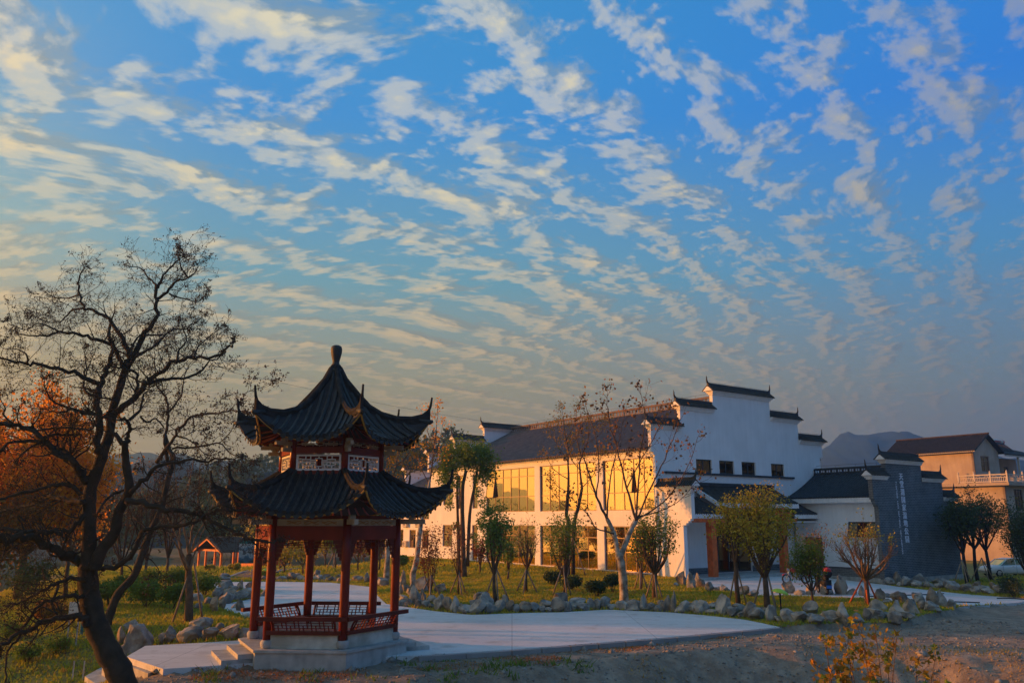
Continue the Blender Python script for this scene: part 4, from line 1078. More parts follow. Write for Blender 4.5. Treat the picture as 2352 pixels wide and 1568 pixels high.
for s in (-1.75, -1.95): mb.tube([B(s, 15.32, .9), B(s, 15.32, 2.0)], .02, 6)
mb.build('door_handle', M['steel'], hall)
mb = MB(); mb.box(15.56, -7.4, -.3, 22.4, -.02, -.1, TB); mb.box(22.4, -7.4, -.3, 22.65, .3, 5.5, TB); mb.box(18.8, -7.4, -.09, 18.95, -.02, 5.45, TB); mb.build('wing_inner_wall', M['inside'], hall)
tiled_slope(hall, 'wing_roof', B(-.02, 14.7, 5.68), B(-7.44, 14.7, 5.68), B(-.02, 18.85, 7.72), B(-7.44, 18.85, 7.72), .235, M['tile'], .06, segs=4, sag=.12)
tiled_slope(hall, 'wing_roof', B(-7.44, 23.0, 5.68), B(-.02, 23.0, 5.68), B(-7.44, 18.85, 7.72), B(-.02, 18.85, 7.72), .47, M['tile'], .06, segs=2, sag=.12)
open_ridge(hall, B(-.02, 18.85, 7.70), B(-7.44, 18.85, 7.70), .42, M['tile'], .5)
mb = MB(); mb.bar(B(-.02, 14.78, 5.42), B(-7.44, 14.78, 5.42), .10, .36, Zv); mb.box(14.83, -7.44, 5.25, 15.3, -.02, 5.31, TB); mb.build('wing_fascia', M['trim'], hall)
# end wall of dark brick, steps down to the right
bg = MB()
WS0, WS1 = -7.80, -7.45
def bbox(r0, z0, r1, z1, e=0): bg.box(r0, WS0+e, z0, r1, WS1-e, z1, TB)
bbox(14.95, -.28, 26.2, 5.45)
for i, (dr, z) in enumerate(((.10, 4.92), (.22, 5.08), (.36, 5.24))): bg.box(14.95-dr, WS0+.002, z, 14.95, WS1-.002, 5.45, TB)
bbox(14.45, 5.45, 24.5, 6.9); bbox(16.45, 6.9, 21.5, 8.15)
bg.cur = 0
bgw = bg.build('brick_gable_wall', M['brick_R'], hall)
sk = MB(); sk.box(14.44, WS0+.01, 5.46, 14.448, WS1-.01, 6.88, TB); sk.box(14.94, WS0+.01, -.27, 14.948, WS1-.01, 4.9, TB); sk.build('brick_return', M['brick_L'], bgw)
mb = MB(); mb.box(14.93, WS0-.03, -1.3, 26.22, WS1+.03, -.281, TB); mb.build('brick_wall_footing', M['granite'], hall)
for (r0, r1, zt, h0, h1) in ((14.40, 16.45, 6.9, 1, 0), (16.40, 21.55, 8.15, 1, 0), (21.5, 24.5, 6.9, 0, 1), (24.5, 26.3, 5.45, 0, 1)):
    wall_cap(hall, B((WS0+WS1)/2, r0, zt), RD, r1-r0, LD, h0, h1, .46, .36)
# the name on the brick wall
def text_mesh(body, size, ext=.02, vertical=None):
    c = bpy.data.curves.new('letter', 'FONT'); c.body = body; c.size = size; c.extrude = ext; c.align_x = 'CENTER'; c.align_y = 'CENTER'; c.offset = size*.012; c.resolution_u = 2
    o = bpy.data.objects.new('letter', c); COL.objects.link(o); dg = bpy.context.evaluated_depsgraph_get(); me = bpy.data.meshes.new_from_object(o.evaluated_get(dg)); bpy.data.objects.remove(o); return me
def place_text(body, size, pos, xd, yd, nd, parent, name='letter', mat_='letter', ext=.02):
    me = text_mesh(body, size, ext); me.materials.clear(); me.materials.append(M[mat_])
    Mx = Matrix((xd, yd, nd)).transposed().to_4x4(); Mx.translation = Vector(pos); me.transform(Mx)
    p = parent; o0 = Vector((0,0,0))
    while p is not None: o0 += Vector(p.location); p = p.parent
    me.transform(Matrix.Translation(-o0)); o = bpy.data.objects.new(name, me); COL.objects.link(o); o.parent = parent; return o
for i, ch in enumerate('天堂湖国家湿地公园'):
    z = 7.18-i*.585; place_text(ch, .56, B(WS0-.022, 18.42, z), RD, Zv, -LD, bgw, 'sign_character')
en = 'TIANTANG LAKE NATIONAL WETLANDPARK'
for i, ch in enumerate(en):
    if ch == ' ': continue
    z = 6.75-i*.158; place_text(ch, .21, B(WS0-.014, 17.62, z), -Zv, RD, -LD, bgw, 'sign_letter', ext=.012)
# lightning wires carried on little rods over ridges
mb = MB()
for p, q in ((B(31.9,9.9,14.25), B(.3,9.9,14.25)), (B(-.1,19.0,8.4), B(-7.5,18.85,8.4))):
    mb.tube([p, q], .012, 4); n = int((q-p).length/1.5)
    for i in range(n+1): c = p.lerp(q, i/n); mb.bar(c-Zv*.3, c, .012, .012, LD)
for r0, r1, z in ((6.3, 13.5, 14.45), (2.6, 6.4, 12.97), (-.4, 2.7, 11.4), (13.4, 17.2, 12.87), (17, 20.4, 11.2)):
    mb.tube([B(.15, r0, z), B(.15, r1, z)], .010, 4)
    for i in range(3): mb.bar(B(.15, r0+(r1-r0)*(i+.5)/3, z-.25), B(.15, r0+(r1-r0)*(i+.5)/3, z), .012, .012, LD)
mb.build('lightning_wire', M['wire'], hall)
# ------------------------------------------------------------------ annex behind the hall's far end
ann = empty('annex_block', tuple(B(33, 1, 0)), 0, 'lower white block with outdoor air conditioners beyond the far end of the hall', 'building')
aops = [(34.6,36.0,1.0,2.9),(37.4,38.8,1.0,2.9),(40.2,41.8,1.0,2.9),(34.6,36.0,4.0,5.8),(37.4,38.8,4.0,5.8),(40.2,41.8,4.0,5.8)]
mb = MB(); wall(mb, B(0,1.2), LD, -RD, 32.4, 44.5, -.4, 6.6, aops, .25); mb.build('wall', M['plaster'], ann)
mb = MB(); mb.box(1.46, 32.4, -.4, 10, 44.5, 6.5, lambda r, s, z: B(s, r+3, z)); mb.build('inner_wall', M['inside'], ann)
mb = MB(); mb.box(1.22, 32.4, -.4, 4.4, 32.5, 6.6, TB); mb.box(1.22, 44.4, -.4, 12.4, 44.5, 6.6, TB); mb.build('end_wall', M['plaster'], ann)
for (a, b, c, d) in aops: window(ann, B(0,1.2), LD, -RD, a, b, c, d, [a+.03, (a+b)/2, b-.03], [c+.03, d-.03], M['frame'], M['glass'], .12, .06, 'window', wr)
tiled_slope(ann, 'roof_slope', B(44.9, .7, 6.6), B(32.45, .7, 6.6), B(44.9, 6.5, 8.9), B(32.45, 6.5, 8.9), .30, M['tile_brown'], .06, segs=3, sag=.1)
tiled_slope(ann, 'roof_slope', B(32.45, 12.4, 6.6), B(44.9, 12.4, 6.6), B(32.45, 6.5, 8.9), B(44.9, 6.5, 8.9), .6, M['tile_brown'], .06, segs=2, sag=.1)
mb = MB(); mb.box(1.3, 44.45, 6.6, 12.3, 44.8, 7.6, TB); mb.box(3.6, 44.46, 7.6, 10, 44.79, 9.4, TB); mb.build('stepped_gable_wall', M['plaster'], ann)
wall_cap(ann, B(44.62, 3.6, 9.4), RD, 6.4, LD, True, True); wall_cap(ann, B(44.62, 1.3, 7.6), RD, 2.3, LD, True, False)
acs = [(36.6, 3.2), (39.4, 3.2), (36.6, 4.6), (39.4, 1.1)]
for i, (s, z) in enumerate(acs):
    a = empty('air_conditioner', tuple(B(s, 1.18, z)), 0, ['lower white air conditioner box nearest the hall on the annex wall', 'lower white air conditioner box further along the annex wall', 'uppermost white air conditioner box on the annex wall', 'white air conditioner box near the ground on the annex wall'][i], 'air conditioner', 'air conditioners on the annex wall')
    mb = MB(); mb.box(.86, s-.42, z, 1.16, s+.42, z+.6, TB); mb.build('casing', M['village_white'], a)
    mb = MB()
    for q in range(5): mb.tube([B(s+.12+.06*q*math.cos(g/6*math.pi), .85, z+.3+.05*q*math.sin(g/6*math.pi)) for g in range(13)], .008, 3)
    mb.build('fan_grille', M['grey'], a)
    mb = MB(); mb.bar(B(s-.3, 1.15, z-.03), B(s-.3, .86, z-.03), .03, .05, Zv); mb.bar(B(s+.3, 1.15, z-.03), B(s+.3, .86, z-.03), .03, .05, Zv); mb.build('bracket', M['grey'], a)
# ------------------------------------------------------------------ village house on the right
VQ = Vector((57.4, 96, 0)); VZ = -.6
VS = 1.2                                                     # storeys of 3.6 m, eaves at 12 m
def H(s, r, z): return VQ+LD*(s*VS)+RD*(r*VS)+Vector((0,0,4+(z-4)*VS))
TH = lambda r, s, z: H(s, r, z)
zs_ = lambda z: 4+(z-4)*VS
def hwall(mb, s, r, ax, a, b, c, d, ops):
    O = H(s, r, 0); O.z = 0
    wall(mb, O, LD if ax == 'L' else RD, -RD if ax == 'L' else -LD, a*VS, b*VS, zs_(c), zs_(d), [(o[0]*VS, o[1]*VS, zs_(o[2]), zs_(o[3])) for o in ops], .25)
def hwin(s, a, b, c, d, cols, rows, m):
    O = H(s, 0, 0); O.z = 0
    window(vh, O, RD, -LD, a*VS, b*VS, zs_(c), zs_(d), [q*VS for q in cols], [zs_(q) for q in rows], m, M['glass_blue'], .12, .08, 'window', wr)
vh = empty('village_house', tuple(VQ), 0, 'cement-rendered village house with dark tiled roof and a white balustraded balcony', 'house')
mb = MB(); hwall(mb, 0, 0, 'L', 0, 13, VZ, 7.22, []); mb.build('side_wall', M['village'], vh)
lw = [(1.8, 3.6, 4.9, 6.9), (5.6, 7.4, 4.9, 6.9), (9.4, 11.2, 4.9, 6.9), (1.8, 3.6, .6, 2.4), (5.6, 7.4, .6, 2.4), (9.4, 11.2, .6, 2.4)]
mb = MB(); hwall(mb, 0, 0, 'R', 0, 15, VZ, 7.22, lw); mb.build('front_wall', M['village'], vh)
for (a, b, c, d) in lw: hwin(0, a, b, c, d, [a+.04, a+(b-a)/3, a+(b-a)*2/3, b-.04], [c+.04, c+(d-c)*.7, d-.04], M['framedark'])
mb = MB(); mb.box(.3, .3, VZ, 14.9, 12.9, VZ+.1, TH); mb.box(.3, 3.0, VZ+.1, 14.9, 3.1, 7.1, TH); mb.build('inner_wall', M['inside'], vh)
mb = MB(); mb.box(-.75, -.75, 7.22, 15.3, 13, 7.50, TH); mb.build('balcony_slab', M['village'], vh)
mb = MB(); hwall(mb, 2.6, .05, 'L', 0, 9.2, 7.50, 10.85, []); mb.build('upper_side_wall', M['village'], vh)
uw = [(1.5, 3.25, 8.72, 10.3)]
mb = MB(); hwall(mb, 2.6, 0, 'R', .05, 5.4, 7.50, 10.85, uw)
mb.prism([H(2.6,.05,10.85), H(2.6,5.4,10.85), H(2.6,2.72,12.42)], LD*.25); mb.build('upper_gable_wall', M['village'], vh)
hwin(2.6, 1.5, 3.25, 8.72, 10.3, [1.54, 2.37, 3.21], [8.76, 9.8, 10.26], M['frame'])
tiled_slope(vh, 'roof_slope', H(11.9,-.55,10.72), H(2.1,-.55,10.72), H(11.9,2.72,12.55), H(2.1,2.72,12.55), .26, M['village_tile'], .075, segs=4)
tiled_slope(vh, 'roof_slope', H(2.1,5.95,10.72), H(11.9,5.95,10.72), H(2.1,2.72,12.55), H(11.9,2.72,12.55), .26, M['village_tile'], .075, segs=4)
mb = MB(); mb.tube([H(2.05,2.72,12.62), H(11.95,2.72,12.62)], .11, 6); mb.build('ridge_tiles', M['village_tile'], vh)
mb = MB(); mb.bar(H(11.9,-.4,10.68), H(2.15,-.4,10.68), .35, .16, Zv); mb.build('eave_board', M['village_white'], vh)
mb = MB(); hwall(mb, 5.0, 0, 'R', 5.4, 15, 7.50, 10.6, [(6.4,7.4,7.52,9.7),(8.6,10.6,8.4,9.9),(11.8,12.8,7.52,9.7)]); mb.build('veranda_wall', M['village'], vh)
for (a, b, c, d) in [(6.4,7.4,7.52,9.7),(8.6,10.6,8.4,9.9),(11.8,12.8,7.52,9.7)]: hwin(5, a, b, c, d, [a+.04, (a+b)/2, b-.04], [c+.04, d-.04], M['framedark'])
mb = MB(); mb.box(5.66, 5.3, 7.5, 15, 5.4, 10.5, TH); mb.build('inner_wall', M['inside'], vh)
tiled_slope(vh, 'roof_slope', H(1.9,5.5,10.65), H(1.9,15.4,10.65), H(6.4,5.5,12.0), H(6.4,15.4,12.0), .26, M['tile'], .075, segs=4)
mb = MB(); mb.bar(H(2.0,5.6,10.52), H(2.0,15.3,10.52), .14, .22, Zv)
for r in (8.9, 12.2, 15.0): mb.bar(H(2.2, r, 7.5), H(2.2, r, 10.45), .22, .22, LD)
mb.build('veranda_frame', M['village_white'], vh)
bal = MB()
def balus(P, d, L, n):
    for i in range(n+1):
        c = P+d*(L*i/n)
        pb = MB(); pb.bar(c, c+Zv*1.15, .17, .17, d); pb.lathe([(.07,1.15),(.10,1.22),(.08,1.32),(.02,1.38)], tuple(c), 8); pb.build('balustrade_post', M['village_white'], vh)
        if i == n: break
        g = MB(); e = P+d*(L*(i+1)/n)
        g.bar(c+d*.09+Zv*.12, e-d*.09+Zv*.12, .12, .10, Zv); g.bar(c+d*.09+Zv*.60, e-d*.09+Zv*.60, .10, .07, Zv); g.bar(c+d*.09+Zv*.92, e-d*.09+Zv*.92, .13, .12, Zv)
        m_ = 8
        for q in range(m_): x = c+(e-c)*((q+1)/(m_+1)); g.bar(x+Zv*.17, x+Zv*.57, .06, .06, d)
        for q in range(2):
            x = c+(e-c)*((q*2+1)/4); g.tube([x+d*(.22*math.cos(a_))+Zv*(.63+.2*math.sin(a_)) for a_ in [0, .5, 1.05, 1.57, 2.1, 2.64, 3.14]], .03, 4)
        g.build('balustrade_panel', M['village_white'], vh)
balus(H(4.0,-.6,7.5), -LD, 4.6*VS, 3); balus(H(-.6,-.6,7.5)+RD*.001, RD, 15.0*VS, 9)
# solar water heater on the far roof
sh = empty('solar_water_heater', tuple(H(3.2,8.9,11.3)), 0, 'solar water heater with white and red tank on the roof of the village house', 'water heater')
mb = MB(); mb.tube([H(4.2,7.2,12.25), H(4.2,10.2,12.25)], .30, 14); tk = mb.build('tank', M['village_white'], sh, smooth=False)
mb = MB(); mb.tube([H(4.2,7.1,12.25), H(4.2,7.22,12.25)], .312, 14); mb.tube([H(4.2,10.19,12.25), H(4.2,10.4,12.25)], .312, 14); mb.box(8.0, 3.885, 12.17, 9.4, 3.895, 12.33, TH); mb.build('red_end_cap', M['redpaint'], tk)
for i in range(12):
    mb = MB(); r = 7.35+i*.24; mb.tube([H(4.0, r, 12.1), H(2.9, r, 11.15)], .05, 6); mb.build('glass_tube', M['dark'], sh)
mb = MB()
for r in (7.4, 10.1): mb.bar(H(4.35, r, 11.4), H(4.35, r, 12.0), .05, .05, RD); mb.bar(H(4.3, r, 12.0), H(2.9, r, 11.1), .05, .05, RD); mb.bar(H(4.9, r, 11.6), H(4.35, r, 12.1), .05, .05, RD)
mb.build('stand', M['redpaint'], sh)
# ------------------------------------------------------------------ wooden kiosk at the water
K0 = at(455, 1300, 99); KZ = gz(K0.x, K0.y)+.02; K0 = Vector((K0.x, K0.y, KZ))
kd = Vector((.50,.866,0)).normalized(); kf = Vector((kd.y, -kd.x, 0))      # kf along the gable front, kd along the ridge
ku = Vector((.75, -.66, 0))*1.15; kr = Vector((.66, .75, 0))
ks = empty('wooden_kiosk', tuple(K0), 0, 'small orange timber shelter with a dark gabled roof beyond the brick path', 'shelter')
def Kp(a, b, z): return K0+ku*a+kr*b+Vector((0,0,z))
for a in (0, 1.4, 3.2, 4.4):
    for b in (0, 4.5):
        if a in (1.4, 3.2) and b: continue
        mb = MB(); mb.bar(Kp(a, b, -.3), Kp(a, b, 2.25), .2, .2, ku); mb.build('post', M['orange_wood'], ks)
mb = MB(); mb.bar(Kp(-.1, 0, 2.3), Kp(4.5, 0, 2.3), .16, .22, Zv); mb.bar(Kp(-.1, 4.5, 2.3), Kp(4.5, 4.5, 2.3), .16, .22, Zv); mb.bar(Kp(0, .1, 2.3), Kp(0, 4.4, 2.3), .16, .2, Zv); mb.bar(Kp(4.4, .1, 2.3), Kp(4.4, 4.4, 2.3), .16, .2, Zv); mb.build('beam', M['orange_wood'], ks)
mb = MB(); mb.bar(Kp(-.65, -.5, 2.12), Kp(2.2, -.5, 3.62), .10, .30, Zv); mb.bar(Kp(5.05, -.5, 2.12), Kp(2.2, -.5, 3.62), .10, .30, Zv); mb.build('bargeboard', M['orange_wood'], ks)
tiled_slope(ks, 'roof_slope', Kp(-.75, -.6, 2.2), Kp(-.75, 9.1, 2.2), Kp(2.2, -.6, 3.78), Kp(2.2, 9.1, 3.78), .3, M['tile'], .07, segs=2)
tiled_slope(ks, 'roof_slope', Kp(5.15, 9.1, 2.2), Kp(5.15, -.6, 2.2), Kp(2.2, 9.1, 3.78), Kp(2.2, -.6, 3.78), .3, M['tile'], .07, segs=2)
mb = MB(); mb.box(.2, 4.7, 0, 4.2, 8.8, 2.2, lambda a, b, z: Kp(a, b, z)); mb.build('back_room', M['orange_wood'], ks)
# picture board on a post
bb = at(567, 1309, 66); bz = gz(bb.x, bb.y); bb = Vector((bb.x, bb.y, bz))
bo = empty('picture_board', tuple(bb), 0, 'blue landscape picture board on two posts behind the pavilion\'s left columns', 'board')
mb = MB()
for x in (-.55, .62): mb.bar(bb+Vector((x,0,-.2)), bb+Vector((x,0,2.35)), .07, .07, Vector((0,1,0)))
mb.build('post', M['teal'], bo)
pm2 = bpy.data.materials.new('landscape_print'); pm2.use_nodes = True; _t = pm2.node_tree; _b = _t.nodes['Principled BSDF']
_g = N(_t, 'ShaderNodeNewGeometry'); _s = N(_t, 'ShaderNodeSeparateXYZ'); lk(_t, _g.outputs['Position'], _s.inputs[0]); _n = N(_t, 'ShaderNodeTexNoise'); _n.inputs['Scale'].default_value = 2.2; _n.inputs['Detail'].default_value = 5; lk(_t, _g.outputs['Position'], _n.inputs['Vector'])
zz = MT(_t, 'ADD', MT(_t, 'MULTIPLY_ADD', _s.outputs[2], .52, -.30-.52*bz), MT(_t, 'MULTIPLY_ADD', _n.outputs['Fac'], .9, -.45))
lk(_t, ramp(_t, zz, [(0.0,(.01,.04,.05)),(.22,(.02,.12,.22)),(.36,(.30,.42,.48)),(.45,(.03,.05,.06)),(.58,(.10,.22,.32)),(.72,(.36,.44,.46)),(1.0,(.34,.42,.46))]), _b.inputs['Base Color'])
mb = MB(); mb.box(-.72,-.06,.55,.72,-.02,2.28, lambda x, y, z: bb+Vector((x, y, z))); pn = mb.build('picture_panel', pm2, bo)
mb = MB(); mb.box(-.72,-.075,2.05,.72,-.062,2.28, lambda x, y, z: bb+Vector((x, y, z))); mb.build('title_strip', M['teal'], pn)
# ------------------------------------------------------------------ trees
def wob(rs_, s): return Vector((rs_.gauss(0, s), rs_.gauss(0, s), rs_.gauss(0, s)))
def grow(mb, tips, p, d, L, r, lvl, mx, rs_, up=.12, spread=.9, nchild=4, wv=.16, ratio=.55):
    nseg = 4 if lvl < mx else 3
    pts = [p]; dd = d.normalized(); q = p
    for i in range(nseg):
        dd = (dd+wob(rs_, wv)+Vector((0,0,up))).normalized(); q = q+dd*(L/nseg); pts.append(q)
    r1 = max(r*.35, .0035)
    rad = [r+(r1-r)*i/nseg for i in range(nseg+1)]
    mb.tube(pts, rad, 5 if lvl == 0 else 4 if r > .012 else 3, cap=False)
    if lvl >= mx:
        tips.extend((pts[-1], pts[-2])); return
    tips.append(pts[-1])
    n = max(1, int(round(nchild*(.7+.6*rs_.random()))))
    for i in range(n):
        f = .25+.75*(i+rs_.random())/n; k = min(int(f*nseg), nseg-1); a = pts[k].lerp(pts[k+1], f*nseg-k)
        ax = (pts[k+1]-pts[k]).normalized(); o = ax.orthogonal().normalized(); o.rotate(Matrix.Rotation(rs_.random()*6.283, 3, ax))
        nd = ax*(1-spread*.5)+o*spread
        grow(mb, tips, a, nd, L*ratio*(.7+.6*rs_.random()), max(rad[k]*.55, .004), lvl+1, mx, rs_, up, spread, nchild, wv, ratio)
def smooth_path(pts, sub=4):
    out = []; n = len(pts)
    for i in range(n-1):
        a = pts[max(i-1,0)]; b = pts[i]; c = pts[i+1]; d = pts[min(i+2,n-1)]
        for k in range(sub):
            t = k/sub; out.append(.5*((2*b)+(c-a)*t+(2*a-5*b+4*c-d)*t*t+(3*b-a-3*c+d)*t*t*t))
    out.append(pts[-1]); return out
def foliage(root, tips, n, size, m, spread=.25, seed=1, name='foliage'):
    rs2 = np.random.default_rng(seed); T = np.array([tuple(t) for t in tips]); i = rs2.integers(0, len(T), n)
    c = T[i]+rs2.normal(size=(n, 3))*spread
    V, F = quads(c, size, rs2); return mesh_np(name, V, F, m, root)
def pods(root, tips, n, size, m, seed=1):
    rs2 = np.random.default_rng(seed); T = np.array([tuple(t) for t in tips]); i = rs2.integers(0, len(T), n)
    c = T[i]+rs2.normal(size=(n, 3))*.03
    s = (size*(.6+.8*rs2.random(n)))[:, None]; base = np.array([[1,0,0],[-1,0,0],[0,1,0],[0,-1,0],[0,0,1],[0,0,-1.3]])*.5
    V = (c[:, None, :]+base[None]*s[:, None, :]).reshape(-1, 3)
    f = np.array([[0,2,4],[2,1,4],[1,3,4],[3,0,4],[2,0,5],[1,2,5],[3,1,5],[0,3,5]]); F = (np.arange(n)[:, None, None]*6+f[None]).reshape(-1, 3)
    return mesh_np('seed_pods', V, F, m, root, kind='stuff')
def polytree(name, label, cat, base, Y, trunk, limbs, seed, bark, limb_mat, child, group=None, lf=None, pd=None):
    """trunk / limbs: (points in the photograph, depth offsets, r0, r1); child: dict for grow along the limbs"""
    rs_ = random.Random(seed); root = empty(name, tuple(base), 0, label, cat, group); tips = []
    def path(pts, dy0, dy1):
        n = len(pts); ph = rs_.random()*6; out = []
        for i, (x, y) in enumerate(pts):
            f = i/max(1, n-1); out.append(at(x, y, Y+dy0+(dy1-dy0)*f+.12*math.sin(ph+f*5)*(1 if n > 2 else 0)))
        return smooth_path(out)
    for j, (pts, dy0, dy1, r0, r1) in enumerate(trunk):
        mb = MB(); P = path(pts, dy0, dy1); n = len(P)
        if j == 0 and base is not None and pts[0][1] > 1300: P[0] = Vector((P[0].x, P[0].y, base.z-.25))
        rad = [(r0+(r1-r0)*i/(n-1))*(1+.07*math.sin(i*1.9+j)) for i in range(n)]
        if j == 0: rad[0] *= 1.25
        mb.tube(P, rad, 12); mb.build('trunk', M[bark], root, smooth=True)
    lb = MB()
    for j, (pts, dy0, dy1, r0, r1) in enumerate(limbs):
        P = path(pts, dy0, dy1); n = len(P)
        for i in range(1, n-1): P[i] = P[i]+wob(rs_, r0*.35)
        rad = [(r0+(r1-r0)*(i/(n-1))**.8)*(1+.08*rs_.uniform(-1, 1)) for i in range(n)]
        lb.tube(P, rad, 7, cap=True)
        L = sum((P[i+1]-P[i]).length for i in range(n-1)); k = int(L*child['per'])
        for q in range(k):
            f = child.get('from', .15)+(1-child.get('from', .15))*(q+rs_.random())/k; i = min(int(f*(n-1)), n-2)
            a = P[i].lerp(P[i+1], f*(n-1)-i); ax = (P[i+1]-P[i]).normalized(); o = ax.orthogonal().normalized(); o.rotate(Matrix.Rotation(rs_.random()*6.283, 3, ax))
            o.y *= .75
            nd = ax*.55+o*child.get('spread', .8)
            grow(lb, tips, a, nd, child['L']*(.6+.8*rs_.random())*(1-.35*f), max(rad[i]*.32, child.get('rmin', .008)), 0, child['lvl'], rs_, child.get('up', .1), .8, child['n'], child.get('wv', .2), child.get('ratio', .55))
        grow(lb, tips, P[-1], (P[-1]-P[-2]), child['L']*child.get('tl', .45), max(r1*.8, .006), 0, child['lvl'], rs_, child.get('up', .1), .8, child['n']+1, child.get('wv', .2), child.get('ratio', .55))
    lb.build('branches', M[limb_mat], root, smooth=True)
    if lf: foliage(root, tips, lf[0], lf[1], M[lf[2]], lf[3], seed)
    if pd: pods(root, tips, pd[0], pd[1], M['pod'], seed)
    return root, tips
